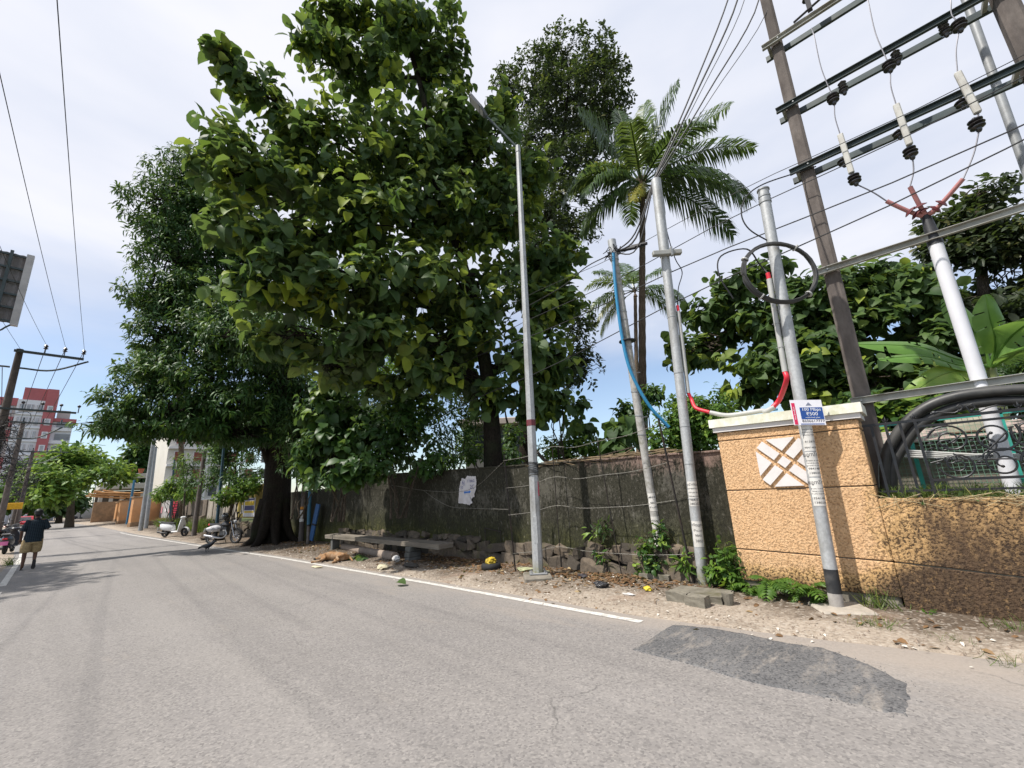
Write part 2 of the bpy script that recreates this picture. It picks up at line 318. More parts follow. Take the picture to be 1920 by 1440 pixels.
# raised yard behind the roadside walls
rows = []
for y in list(np.arange(-30, 60, 1.2))+[80, 120]:
    r = []
    for x in [7.42, 7.6, 8.0, 9, 10, 12, 15, 20, 30, 60, 120]:
        z = 1.16 if y < 2.2 else (1.0 if y < 21 else 0.35); r.append((x, y, z + 0.06*fbm(x, y, 0.6) if x > 7.7 else z-0.03))
    rows.append(r)
sheet('yard_ground', rows, YARD)
# ------------------------------------------------------------------ leaves and trees
def m_leaf(name, dark, mid, young, trans=0.35, rough=0.42, spec=0.5):
    t = NT(name); a = t.attr('tint'); c = t.mix(t.rng(a, 0.0, 0.6), dark, mid); c = t.mix(t.rng(a, 0.62, 1.0), c, young)
    c = t.mix(t.rng(t.noise(6, 4), 0.35, 0.7, 0, 0.35), c, dark)
    c = t.mix(t.math('MULTIPLY', t.gp.outputs['Backfacing'], 0.45), c, tuple(0.5*q+0.07 for q in mid)); t.put(t.b.inputs['Base Color'], c); t.put(t.b.inputs['Roughness'], rough); t.b.inputs['Specular IOR Level'].default_value = spec
    tr = t.n('ShaderNodeBsdfTranslucent'); t.L(t.mix(0.5, c, t.mix(t.rng(a, 0, 1), (0.10, 0.20, 0.015), (0.32, 0.42, 0.03))), tr.inputs[0])
    mx = t.n('ShaderNodeMixShader'); mx.inputs[0].default_value = trans; t.L(t.b.outputs[0], mx.inputs[1]); t.L(tr.outputs[0], mx.inputs[2]); t.L(mx.outputs[0], t.out.inputs[0]); return t.m
LF_TEAK = m_leaf('teak_leaf', (0.040, 0.082, 0.028), (0.112, 0.182, 0.050), (0.34, 0.40, 0.035), 0.42, 0.58, 0.35)
LF_MANGO = m_leaf('mango_leaf', (0.022, 0.060, 0.016), (0.056, 0.140, 0.032), (0.13, 0.24, 0.03), 0.25, 0.50, 0.32)
LF_JACK = m_leaf('jack_leaf', (0.022, 0.034, 0.016), (0.048, 0.066, 0.026), (0.14, 0.13, 0.04), 0.22, 0.5, 0.35)
LF_BUSH = m_leaf('bush_leaf', (0.026, 0.065, 0.018), (0.065, 0.140, 0.030), (0.22, 0.33, 0.04), 0.38, 0.45, 0.4)
LF_BRIGHT = m_leaf('bright_leaf', (0.050, 0.115, 0.018), (0.110, 0.210, 0.030), (0.26, 0.38, 0.05), 0.42, 0.5, 0.35)
LF_PALM = m_leaf('palm_leaf', (0.035, 0.075, 0.022), (0.075, 0.130, 0.035), (0.38, 0.32, 0.06), 0.30, 0.35, 0.5)
LF_BANANA = m_leaf('banana_leaf', (0.11, 0.24, 0.05), (0.19, 0.37, 0.075), (0.42, 0.46, 0.11), 0.45, 0.38, 0.45)
LF_GRASS = m_leaf('grass_blade', (0.06, 0.10, 0.02), (0.13, 0.19, 0.035), (0.30, 0.28, 0.08), 0.35, 0.6, 0.3)
LF_DEAD = m_leaf('dead_leaf', (0.10, 0.055, 0.03), (0.21, 0.12, 0.06), (0.40, 0.30, 0.17), 0.15, 0.8, 0.2)
def m_bark(name, a, b, sc=5.0):
    t = NT(name); f = t.noise(sc, 6, 0.7, (3.0, 3.0, 0.5)); v = t.voro(sc*3.5, 'DISTANCE_TO_EDGE', (2.4, 2.4, 0.45)); c = t.mix(t.rng(f, 0.3, 0.7), a, b); c = t.mix(t.rng(v, 0.0, 0.12, 0.7, 0), c, tuple(x*0.35 for x in a))
    c = t.mix(t.rng(t.noise(1.5, 5), 0.55, 0.7, 0, 0.4), c, (0.05, 0.07, 0.03)); return t.done(c, 0.92, t.math('ADD', t.rng(v, 0, 0.2), f), 0.9, 0.03, spec=0.15)
BARK_DARK = m_bark('dark_bark', (0.022, 0.017, 0.013), (0.050, 0.039, 0.030)); BARK = m_bark('grey_bark', (0.07, 0.055, 0.042), (0.16, 0.13, 0.10)); BARK_PALM = m_bark('palm_bark', (0.15, 0.105, 0.075), (0.28, 0.21, 0.15), 9)
def leaf_template(kind):
    """points along y (base at 0, tip at 1), x across, z up; quads and tris, two to eight per leaf"""
    if kind == 'teak':
        ws = [(0.0, 0.02, 0.0), (0.16, 0.22, 0.05), (0.42, 0.36, 0.05), (0.70, 0.33, -0.02), (0.90, 0.17, -0.12), (1.0, 0.01, -0.20)]; fold = 0.10
    elif kind == 'round': ws = [(0.0, 0.03, 0.0), (0.22, 0.33, 0.04), (0.58, 0.36, 0.02), (0.86, 0.17, -0.07), (1.0, 0.0, -0.14)]; fold = 0.08
    elif kind == 'lance': ws = [(0.0, 0.012, 0.0), (0.32, 0.125, 0.02), (0.70, 0.105, -0.06), (1.0, 0.0, -0.20)]; fold = 0.05
    elif kind == 'oval': ws = [(0.0, 0.02, 0.0), (0.35, 0.23, 0.02), (0.72, 0.20, -0.03), (1.0, 0.0, -0.12)]; fold = 0.06
    elif kind == 'blade': ws = [(0.0, 0.022, 0.0), (0.45, 0.020, 0.10), (0.8, 0.012, 0.02), (1.0, 0.0, -0.12)]; fold = 0.006
    V = []; Fc = []
    for y, w, z in ws: V += [(-w, y, z+fold*w*3), (0, y, z), (w, y, z+fold*w*3)]
    for i in range(len(ws)-1):
        a = 3*i; b = 3*i+3; Fc += [(a, a+1, b+1, b), (a+1, a+2, b+2, b+1)]
    return np.array(V, float), Fc
TEMPL = {k: leaf_template(k) for k in ('teak', 'round', 'lance', 'oval', 'blade')}
def frames(d, nrm):
    d = d/np.linalg.norm(d, axis=1, keepdims=True); x = np.cross(d, nrm); x /= np.linalg.norm(x, axis=1, keepdims=True)+1e-9; z = np.cross(x, d); return x, d, z
def leaf_mesh(name, kind, pos, d, nrm, size, tint, mat, parent=None, okind='stuff', wscale=None, off=None):
    V, Fc = TEMPL[kind]; n = len(pos); x, y, z = frames(d, nrm); k = len(V)
    if off is None: off = np.array(abs_loc(parent)) if parent is not None else np.zeros(3)
    ws = np.ones(n) if wscale is None else wscale
    bend = rng.uniform(-0.35, 0.9, n)                                           # each leaf curls by its own amount
    vx = V[None, :, 0]*ws[:, None]; vz = V[None, :, 2]*(1+1.2*bend[:, None]) - 0.12*bend[:, None]*V[None, :, 1]**2
    vx = vx + 0.06*rng.uniform(-1, 1, n)[:, None]*V[None, :, 1]**2
    P = (pos-off)[:, None, :] + size[:, None, None]*(vx[:, :, None]*x[:, None, :] + V[None, :, 1, None]*y[:, None, :] + vz[:, :, None]*z[:, None, :])
    P = P.reshape(-1, 3); nf = len(Fc); lt = np.tile([len(f) for f in Fc], n); base = np.concatenate([np.array(f) for f in Fc]); nl = len(base)
    idx = (np.arange(n)[:, None]*k + base[None, :]).reshape(-1)
    me = bpy.data.meshes.new(name); me.vertices.add(len(P)); me.vertices.foreach_set('co', P.astype(np.float32).ravel()); me.loops.add(len(idx)); me.loops.foreach_set('vertex_index', idx.astype(np.int32))
    me.polygons.add(n*nf); me.polygons.foreach_set('loop_start', np.concatenate([[0], np.cumsum(lt)[:-1]]).astype(np.int32))
    me.polygons.foreach_set('use_smooth', np.ones(n*nf, bool)); me.update(calc_edges=True)
    at = me.attributes.new('tint', 'FLOAT', 'POINT'); at.data.foreach_set('value', np.repeat(tint, k).astype(np.float32)); me.materials.append(mat)
    o = bpy.data.objects.new(name, me); COL.objects.link(o)
    if parent is not None: o.parent = parent
    else: o.location = off
    if okind: o['kind'] = okind
    return o
def unit(v): return v/(np.linalg.norm(v, axis=-1, keepdims=True)+1e-9)
def clusters(blobs, n, gap=0.0, gscale=0.7, edge=2.4, seed=0.0):
    """points through the volume of the crown's masses, denser towards their outside, with holes where a noise is low"""
    w = np.array([np.prod(b[1])**(2/3.) for b in blobs]); w /= w.sum(); out = []; outd = []; own = []
    for i, (c, r) in enumerate(blobs):
        m = int(n*w[i])+1; c = np.array(c); r = np.array(r); got = 0; tries = 0
        while got < m and tries < m*6:
            tries += 1; u = rng.normal(size=3); u /= np.linalg.norm(u); p = c + u*r*(rng.random()**(1/edge))
            q = Vector((p[0]*gscale+seed, p[1]*gscale, p[2]*gscale)); g = noise.noise(q) + 0.5*noise.noise(q*2.3)
            if g < gap: continue
            out.append(p); outd.append(u); own.append(i); got += 1
    return np.array(out), np.array(outd), np.array(own)
def foliage(blobs, n, per, size, kind='teak', gap=-0.1, gscale=0.7, droop=0.25, spread=0.12, young=0.15, up=0.5, edge=2.4, seed=0.0, flat=0.8, minz=None):
    c, u, own = clusters(blobs, n, gap, gscale, edge, seed); m = len(c)
    ax = unit(u*0.8 + np.array([0, 0, up]) + rng.normal(scale=0.45, size=(m, 3)))
    C = np.repeat(c, per, 0); A = np.repeat(ax, per, 0); N = len(C)
    ref = unit(np.cross(A, rng.normal(size=(N, 3)))); k = np.tile(np.arange(per)/per, m)
    D = unit(ref*1.0 + A*(0.15+0.75*k[:, None]) + np.array([0, 0, -droop])*(1+rng.random((N, 1))))
    P = C + A*((k-0.5)*spread*2)[:, None] + D*spread*0.25 + rng.normal(scale=spread*0.25, size=(N, 3))
    nr = unit(A*flat + np.array([0, 0, 0.7]) + rng.normal(scale=0.35, size=(N, 3)))
    S = size*rng.uniform(0.45, 1.35, N)
    yc = (rng.random(m) < young)*rng.uniform(0.35, 0.75, m); T = np.clip(np.repeat(rng.beta(2, 3, m)*0.6 + yc, per) + rng.normal(scale=0.09, size=N), 0, 1)
    if minz is not None: keep = P[:, 2] > minz; P, D, nr, S, T = P[keep], D[keep], nr[keep], S[keep], T[keep]
    return dict(P=P, D=D, N=nr, S=S, T=T, c=c, own=own)
def limb_pts(a, b, sag=0.0, wob=0.12, n=7):
    a = Vector(a); b = Vector(b); L = (b-a).length; out = []
    for i in range(n+1):
        t = i/n; p = a.lerp(b, t) + Vector((0, 0, math.sin(math.pi*t)*sag*L))
        if 0 < i < n: p += Vector([random.uniform(-1, 1)*wob*L/n for _ in range(3)])
        out.append(p)
    return out
def twigs(root, blobs, fol, mat, per=14, r=0.02, name='twigs', base=None):
    mb = MB()
    for i, (c, rr) in enumerate(blobs):
        ids = np.where(fol['own'] == i)[0]
        if len(ids) == 0: continue
        for j in rng.choice(ids, min(per, len(ids)), replace=False):
            a = Vector(c) + Vector(rng.normal(scale=0.2, size=3)*np.array(rr)); mb.tube(limb_pts(a, fol['c'][j], 0.05, 0.25, 4), [r*1.6, r*1.3, r, r*0.7, r*0.35], 4, False)
    return mb.build(name, mat, root, True, 'stuff')
def leaf_parts(root, fol, kind, mat, top=300, variants=4, tints=6, name='leaf', grid=13):
    """the leaves that show largest become objects of their own; returns the mask of the others"""
    P, S = fol['P'], fol['S']; q = P-CAM; z = q@fw; sx = 960+F*(q@RT)/np.maximum(z, .1); sy = 720-F*(q@UP)/np.maximum(z, .1)
    ok = (z > 1) & (sx > 0) & (sx < 1920) & (sy > 0) & (sy < 1440); cell = (sx//grid).astype(int)*1000+(sy//grid).astype(int); front = np.zeros(len(P), bool); seen = set()
    for i in np.argsort(z):
        if ok[i] and cell[i] not in seen: seen.add(cell[i]); front[i] = True
    pr = np.where(front, S/np.maximum(z, .1), 0); ids = np.argsort(-pr)[:top]; ids = ids[pr[ids] > 0]
    x, y, w = frames(fol['D'], fol['N']); off = np.array(abs_loc(root)); cache = {}
    for i in ids:
        key = (int(rng.integers(variants)), int(min(tints-1, fol['T'][i]*tints)))
        if key not in cache:
            o = leaf_mesh(name, kind, np.zeros((1, 3)), np.array([[0, 1., 0]]), np.array([[0, 0, 1.]]), np.ones(1), np.array([(key[1]+0.5)/tints]), mat, None, None, off=np.zeros(3)); cache[key] = o.data; bpy.data.objects.remove(o)
        o = bpy.data.objects.new(name, cache[key]); COL.objects.link(o); o.parent = root; s = S[i]
        M = np.eye(4); M[:3, 0] = x[i]*s; M[:3, 1] = y[i]*s; M[:3, 2] = w[i]*s; M[:3, 3] = P[i]-off; o.matrix_local = Matrix(M.tolist())
    rest = np.ones(len(P), bool); rest[ids] = False; return rest
def tree(name, base, label, cat, group, trunk, limbs, blobs, fol, kind, leafmat, bark, parts=0, twig=14, twig_r=0.02, crown='crown', nside=12):
    root = thing(name, base, label, cat, group)
    mb = MB(); mb.tube(trunk[0], trunk[1], nside); mb.build('trunk', bark, root, True)
    for pts, rad in limbs:
        b = MB(); b.tube(pts, rad, 8); b.build('limb', bark, root, True)
    if twig: twigs(root, blobs, fol, bark, twig, twig_r)
    rest = leaf_parts(root, fol, kind, leafmat, parts) if parts else np.ones(len(fol['P']), bool)
    leaf_mesh(crown, kind, fol['P'][rest], fol['D'][rest], fol['N'][rest], fol['S'][rest], fol['T'][rest], leafmat, root)
    return root
def blob(px, py, rx, ry, dist, dr=None):
    """a mass of the crown: where the sight line is `dist` metres away over the ground, as big as it looks there"""
    c = AH(px, py, dist); z = depth(c); ax = rx/F*z; az = ry/F*z; ad = dr if dr else (ax+az)/2
    return (c, (max(ax, ad)*0.5+ax*0.5, max(ax, ad)*0.5+ax*0.5, az)) if dr is None else (c, ((ax+ad)/2, (ax+ad)/2, az))
# ------------------------------------------------------------------ gate pillar and low wall
def m_stucco():
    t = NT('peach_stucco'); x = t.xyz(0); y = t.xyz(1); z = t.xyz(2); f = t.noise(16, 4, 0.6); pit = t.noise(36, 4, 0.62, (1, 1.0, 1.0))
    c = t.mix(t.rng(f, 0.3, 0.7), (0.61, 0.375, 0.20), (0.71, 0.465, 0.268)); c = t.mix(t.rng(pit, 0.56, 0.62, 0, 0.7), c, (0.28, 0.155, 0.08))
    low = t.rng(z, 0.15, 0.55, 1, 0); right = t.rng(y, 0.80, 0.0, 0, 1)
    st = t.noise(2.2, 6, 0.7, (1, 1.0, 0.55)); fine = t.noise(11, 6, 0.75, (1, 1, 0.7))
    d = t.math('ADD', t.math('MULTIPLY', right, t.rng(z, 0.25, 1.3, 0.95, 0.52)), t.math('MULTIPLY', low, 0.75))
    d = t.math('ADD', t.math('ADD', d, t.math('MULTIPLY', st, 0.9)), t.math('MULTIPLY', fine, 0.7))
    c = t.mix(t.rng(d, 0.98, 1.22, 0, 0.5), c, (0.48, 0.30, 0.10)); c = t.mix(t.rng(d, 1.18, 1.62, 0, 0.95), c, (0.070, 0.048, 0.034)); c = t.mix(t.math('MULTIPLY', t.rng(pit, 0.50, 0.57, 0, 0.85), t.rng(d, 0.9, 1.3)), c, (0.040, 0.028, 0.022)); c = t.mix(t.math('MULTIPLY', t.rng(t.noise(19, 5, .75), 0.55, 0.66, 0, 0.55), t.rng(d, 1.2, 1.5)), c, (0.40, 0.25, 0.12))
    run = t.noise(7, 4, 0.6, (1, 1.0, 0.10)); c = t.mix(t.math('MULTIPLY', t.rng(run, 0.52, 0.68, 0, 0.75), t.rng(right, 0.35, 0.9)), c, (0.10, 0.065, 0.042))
    return t.done(c, 0.9, t.math('ADD', t.rng(pit, 0.42, 0.62, 1, 0), t.math('MULTIPLY', f, 0.3)), 0.85, 0.012, spec=0.15)
STUCCO = m_stucco()
def m_capstone():
    t = NT('mildewed_white_cap'); f = t.noise(7, 6, 0.7, (1, 1, 0.5)); c = t.mix(t.rng(f, 0.35, 0.65), (0.62, 0.60, 0.50), (0.76, 0.75, 0.70)); c = t.mix(t.rng(t.noise(3.5, 6, 0.7), 0.45, 0.62, 0, 0.6), c, (0.46, 0.46, 0.26)); return t.done(c, 0.85, f, 0.3, 0.006)
CAPM = m_capstone(); WHITE = simple('white_plaster', (0.64, 0.61, 0.60), 0.8, 0.06, 8, bump=0.15); CEMENT = simple('raw_cement', (0.20, 0.18, 0.15), 0.95, 0.3, 6, bump=0.6, dirt=((0.10, 0.10, 0.05), 0.7))
PX, PY0, PY1 = 6.95, 0.47, 2.19
T = thing('gate_pillar', (PX+.25, 1.33, 0), 'broad peach stucco pillar with mildewed white cap and raised white cross emblem', 'pillar')
def tilt(y, z0, z1): return z0+(z1-z0)*(y-PY0)/(PY1-PY0)
def course(parent, y0, y1, lo, hi, x=PX, d=0.5, name='stucco_block'):
    mb = MB(); g = 0.007; r = [[(x, y0, lo(y0)+g), (x, y1, lo(y1)+g), (x, y1, hi(y1)-g), (x, y0, hi(y0)-g)], [(x+d, y0, lo(y0)+g), (x+d, y1, lo(y1)+g), (x+d, y1, hi(y1)-g), (x+d, y0, hi(y0)-g)]]
    bm = bmesh.new(); V = [bm.verts.new(p) for q in r for p in q]
    for f in ((0, 1, 2, 3), (7, 6, 5, 4), (0, 4, 5, 1), (1, 5, 6, 2), (2, 6, 7, 3), (3, 7, 4, 0)): bm.faces.new([V[i] for i in f])
    bmesh.ops.bevel(bm, geom=list(bm.edges), offset=0.008, segments=1, affect='EDGES'); bm.verts.index_update(); mb.add([v.co for v in bm.verts], [[v.index for v in f.verts] for f in bm.faces]); bm.free()
    return mb.build(name, STUCCO, parent)
J0 = lambda y: 0.15+0.02*(y-.5); J1 = lambda y: 0.60+0.035*(y-2); J2 = lambda y: 1.425; J3 = lambda y: tilt(y, 2.14, 2.165); J4 = lambda y: tilt(y, 2.265, 2.30)
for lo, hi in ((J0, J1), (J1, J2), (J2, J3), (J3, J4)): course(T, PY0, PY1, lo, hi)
mb = MB(); mb.box((PX+.26, (PY0+PY1)/2, 1.2), (0.47, PY1-PY0-0.05, 2.1)); mb.build('core', CEMENT, T)
mb = MB(); mb.bbox((PX+.25, (PY0+PY1)/2, 0.10), (0.44, PY1-PY0-0.03, 0.34), 0.03); mb.build('footing', CEMENT, T)
def slab(mb, y0, y1, x0, x1, a, b, h):                    # sloping slab, top a at y0, b at y1
    mb.add([(x0, y0, a-h), (x1, y0, a-h), (x1, y1, b-h), (x0, y1, b-h), (x0, y0, a), (x1, y0, a), (x1, y1, b), (x0, y1, b)], [(3, 2, 1, 0), (4, 5, 6, 7), (0, 1, 5, 4), (1, 2, 6, 5), (2, 3, 7, 6), (3, 0, 4, 7)])
mb = MB(); slab(mb, PY0-.04, PY1+.04, PX-.04, PX+.54, 2.335, 2.37, 0.068); mb.build('cap_moulding', WHITE, T)
mb = MB(); slab(mb, PY0-.075, PY1+.075, PX-.075, PX+.575, 2.46, 2.50, 0.125); mb.build('cap', CAPM, T)
# emblem: nine raised white pieces of a quartered octagon; local x runs towards -y (picture right), local y up
ec = (AX(1471, 866, PX)); EM = frame((PX+0.004, ec[1], ec[2]), (0, -1, 0), (0, 0, 1), (-1, 0, 0)); s = 0.335; g = 0.022
def em(poly): mb = MB(); mb.prism([(x*s, y*s) for x, y in poly], 0.034, EM); return mb.build('emblem_tile', WHITE, T)
q = 0.175; gg = 0.075
def rot(p, a): return [(x*math.cos(a)-y*math.sin(a), x*math.sin(a)+y*math.cos(a)) for x, y in p]
em(rot([(-q, -q), (q, -q), (q, q), (-q, q)], math.pi/4))
for k in range(4):
    em(rot([(-q, q+2*gg), (q, q+2*gg), (q, 1.12), (-q, 1.12)], math.pi/4+k*math.pi/2))
    d = (q+2*gg)*math.sqrt(2); em(rot([(0, d), (0.98-d, 0.98), (-(0.98-d), 0.98)], k*math.pi/2))
# low wall to the right
WY0 = -7.0
T = thing('low_wall', (PX+.2, -2, 0), 'low blackened peach stucco wall carrying the iron railing, right of the pillar', 'wall')
jw = lambda y: 0.60+0.035*(y-2)-(0.045*max(0, 0.5-y)); topw = lambda y: 1.27+0.012*y
for lo, hi in ((lambda y: -0.1, jw), (jw, topw)):
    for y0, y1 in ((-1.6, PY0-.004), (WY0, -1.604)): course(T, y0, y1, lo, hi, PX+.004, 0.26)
mb = MB(); mb.box((PX+.14, (WY0+PY0)/2-.01, 0.55), (0.23, PY0-WY0-.04, 1.36)); mb.build('core', CEMENT, T)
# ------------------------------------------------------------------ iron railing
IRON = simple('black_iron', (0.018, 0.020, 0.024), 0.45, 0.3, 14, 0.3, 0.2, dirt=((0.06, 0.045, 0.035), 0.35)); RX = 7.07
T = thing('iron_railing', (RX, -0.4, 1.26), 'black wrought iron railing with scrolls and spear bars on the low wall', 'railing')
def rl(px, py): p = AX(px, py, RX); return p
zt = 2.0; z2 = rl(1800, 792)[2]; zb = rl(1830, 897)[2]; zbb = rl(1830, 917)[2]; ya = PY0-0.02; yb = -1.9
zt = (rl(1640, 796)[2]+rl(1850, 775)[2])/2
for z, r, y0 in ((zt, 0.012, ya), (z2, 0.010, rl(1722, 800)[1]), (zb, 0.011, rl(1748, 900)[1]), (zbb, 0.009, ya)):
    b = MB(); b.box((RX, (y0+yb)/2, z), (2.6*r, y0-yb, 2.6*r)); b.build('rail', IRON, T)
bars = [rl(p, 850)[1] for p in (1620, 1645, 1676, 1702, 1732)]; step = (bars[0]-bars[4])/4
for k in range(5):
    b = MB(); b.box((RX, bars[0]-step*k, (zt+1.24)/2), (0.028, 0.028, zt-1.24)); b.build('bar', IRON, T)
for k in range(4):
    b = MB(); b.box((RX, -1.05-step*k, (zt+1.24)/2), (0.028, 0.028, zt-1.24)); b.build('bar', IRON, T)
for y in (bars[0], bars[2], bars[4], rl(1912, 770)[1], -1.2, -1.35):
    b = MB(); b.lathe([(0.006, 0), (0.014, 0.012), (0.006, 0.022), (0.012, 0.032), (0.016, 0.045), (0.008, 0.065), (0.001, 0.09)], 8, None, (RX, y, zt))
    for sgn in (-1, 1): b.tube([(RX, y, zt+0.02), (RX, y+sgn*0.022, zt+0.035), (RX, y+sgn*0.030, zt+0.055), (RX, y+sgn*0.020, zt+0.062)], [0.006, 0.006, 0.005, 0.003], 5)
    b.build('finial', IRON, T, True)
def spiral(cy, cz, R, a0, turns, tail=None, cw=1):
    pts = []
    n = int(26*turns)
    for i in range(n+1):
        t = i/n; a = a0 + cw*2*math.pi*turns*t; r = R*(1-0.80*t**0.8); pts.append((RX, cy+r*math.cos(a), cz+r*math.sin(a)))
    if tail: pts = [(RX, y, z) for y, z in tail] + pts
    return pts
def scroll(pts, r=0.0125, leaf=True):
    b = MB(); n = len(pts); b.tube(pts, [r*(1-0.35*i/n) for i in range(n)], 6); b.ball(pts[-1], 0.018, 1); b.build('scroll', IRON, T, True)
for (px, py), rp, cw, a0 in (((1781, 824), 31, 1, 0.2), ((1797, 871), 29, -1, -0.2), ((1865, 817), 35, 1, 2.6), ((1883, 868), 34, -1, 3.6), ((1948, 812), 36, -1, 0.4), ((1968, 862), 36, 1, 0.0)):
    c = rl(px, py); R = abs(rl(px, py-rp)[2]-c[2]); scroll(spiral(c[1], c[2], R, a0, 1.75, None, cw)); scroll(spiral(c[1]+R*0.35, c[2]-R*0.40*cw, R*0.42, a0+2.4, 1.2, [(c[1]-R*0.5, c[2]+R*.2)], -cw), 0.010)
    for k in range(3):
        b = MB(); b.ball((RX, c[1]+R*(0.9 if k else -0.9), c[2]+R*(0.75-0.3*k)*(-cw)), (0.010, 0.030, 0.014), 1, 0.1); b.build('leaf_casting', IRON, T, True)
for a, bpt in (((1740, 818), (1752, 806)), ((1812, 818), (1832, 818)), ((1826, 870), (1850, 870)), ((1745, 868), (1768, 862))):
    p, q = rl(*a), rl(*bpt); b = MB(); b.tube([(RX, p[1], p[2]), (RX, q[1], q[2])], 0.007, 6); b.build('link_bar', IRON, T)
top = [(1745, 776), (1758, 772), (1772, 774), (1790, 774), (1802, 768), (1806, 761), (1798, 758), (1792, 764), (1799, 770)]; top2 = [(1836, 771), (1818, 772), (1812, 762), (1822, 757), (1829, 764), (1822, 769)]; top3 = [(1836, 771), (1852, 764), (1868, 760), (1884, 762), (1882, 770), (1874, 766)]
for seq in (top, top2, top3): scroll([(RX, *rl(*p)[1:]) for p in [(q[0], q[1]) for q in seq]], 0.010)
b = MB(); c = rl(1751, 774); b.ball((RX, c[1], c[2]), (0.014, 0.04, 0.022), 1, 0.15); b.build('leaf_casting', IRON, T, True)
# ------------------------------------------------------------------ green wire mesh fence and clutter behind the railing
TEAL = simple('teal_paint', (0.03, 0.30, 0.25), 0.5, 0.15, 10, dirt=((0.12, 0.2, 0.16), 0.4)); MX = 8.6
T = thing('mesh_fence', (MX, -1, 1.2), 'green wire mesh fence on teal posts behind the railing', 'fence')
zt_ = AX(1760, 786, MX)[2]; zb_ = 1.1; y0, y1 = 0.75, -3.4; b = MB()
for y in np.arange(y1, y0, 0.055): b.box((MX, y, (zt_+zb_)/2), (0.004, 0.004, zt_-zb_))
for z in np.arange(zb_, zt_, 0.055): b.box((MX+.005, (y0+y1)/2, z), (0.004, y0-y1, 0.004))
b.build('wire_mesh', simple('green_wire', (0.16, 0.30, 0.22), 0.6, 0.2), T, kind='stuff')
for px in (1712, 1895, 1590): y = AX(px, 840, MX)[1]; c = MB(); c.box((MX-.03, y, (zt_+zb_)/2), (0.04, 0.05, zt_-zb_+.06)); c.build('post', TEAL, T)
c = MB(); c.box((MX-.03, (y0+y1)/2, zt_), (0.04, y0-y1, 0.045)); c.build('top_rail', TEAL, T)
TANK = simple('rusty_tank', (0.16, 0.13, 0.11), 0.8, 0.35, 3, bump=.3, dirt=((0.10, 0.06, 0.035), 0.8)); b = MB(); b.bbox((9.6, -0.6, 1.55), (1.2, 2.6, 0.95), 0.06); solo(b, 'transformer_plinth', CEMENT, 'stained cement plinth behind the green mesh fence', 'plinth')
b = MB(); b.add([(8.75, 0.85, 1.98), (8.75, -1.3, 1.98), (10.6, -1.3, 2.28), (10.6, 0.85, 2.28), (8.75, 0.85, 2.0), (8.75, -1.3, 2.0), (10.6, -1.3, 2.3), (10.6, 0.85, 2.3)], [(3, 2, 1, 0), (4, 5, 6, 7), (0, 1, 5, 4), (1, 2, 6, 5), (2, 3, 7, 6), (3, 0, 4, 7)])
solo(b, 'shed_roof_sheet', simple('fibre_sheet', (0.33, 0.26, 0.23), 0.9, 0.2, 4, bump=.3), 'flat brownish roof sheet of a shed behind the mesh fence', 'roof sheet')
PVC = simple('grey_pvc', (0.40, 0.40, 0.39), 0.5, 0.1, 6, dirt=((0.3, 0.29, 0.25), 0.5))
for k in range(4):
    b = MB(); b.tube([(8.35, 0.62, 1.95-0.035*k), (8.35, -0.55, 1.74-0.02*k), (8.35, -1.9, 1.62-0.015*k)], 0.018, 7)
    solo(b, 'pvc_pipe', PVC, ('topmost', 'second from the top', 'third from the top', 'lowest')[k]+' of the thin pale pipes sloping behind the railing', 'pipe', 'grey pipes stored behind the railing')
b = MB(); c = AX(1823, 795, 9.2); b.bbox((9.2, c[1], c[2]), (0.4, 0.55, 0.24), 0.02); solo(b, 'meter_box', simple('cream_box', (0.45, 0.42, 0.33), 0.7, 0.15), 'cream box beyond the green mesh near the white pole', 'box')
b = MB(); c = AX(1720, 815, 8.9); b.box((8.9, AX(1690, 812, 8.9)[1], c[2]), (0.05, 0.35, 0.12)); solo(b, 'enamel_plate', simple('pale_blue', (0.42, 0.52, 0.62), 0.5, 0.1), 'pale blue plate behind the concrete pole and railing', 'plate')
# ------------------------------------------------------------------ black conduits arching over the railing
def m_hdpe():
    t = NT('black_hdpe'); f = t.noise(5, 5, 0.6); c = t.mix(t.rng(f, 0.35, 0.7), (0.022, 0.022, 0.023), (0.055, 0.054, 0.052)); return t.done(c, t.rng(f, .3, .7, .40, .6), None, spec=0.5)
HDPE = m_hdpe()
for k, lab in enumerate(('upper of two thick black pipes arching above the iron railing', 'lower of two thick black pipes arching above the iron railing')):
    o = (0, 14)[k]; X = 7.42+0.05*k
    pts = [(1652+o, 905+o), (1660+o, 862+o), (1680+o*1.2, 818+o), (1710+o, 782+o*1.1), (1750+o, 757+o*1.2), (1800+o*.8, 742+o*1.25), (1860, 734+o*1.35), (1925, 730+o*1.5)]
    P3 = [AX(a, c, X) for a, c in pts]; P3[0][2] = 1.2; e = P3[-1]; P3 += [np.array([X, e[1]-0.35, e[2]-0.06]), np.array([X, e[1]-0.8, e[2]-0.4]), np.array([X, e[1]-1.05, 1.2])]
    b = MB(); b.tube(curve_pts(P3, 6), 0.062, 12); solo(b, 'conduit', HDPE, lab, 'conduit', 'black conduits over the railing', True)
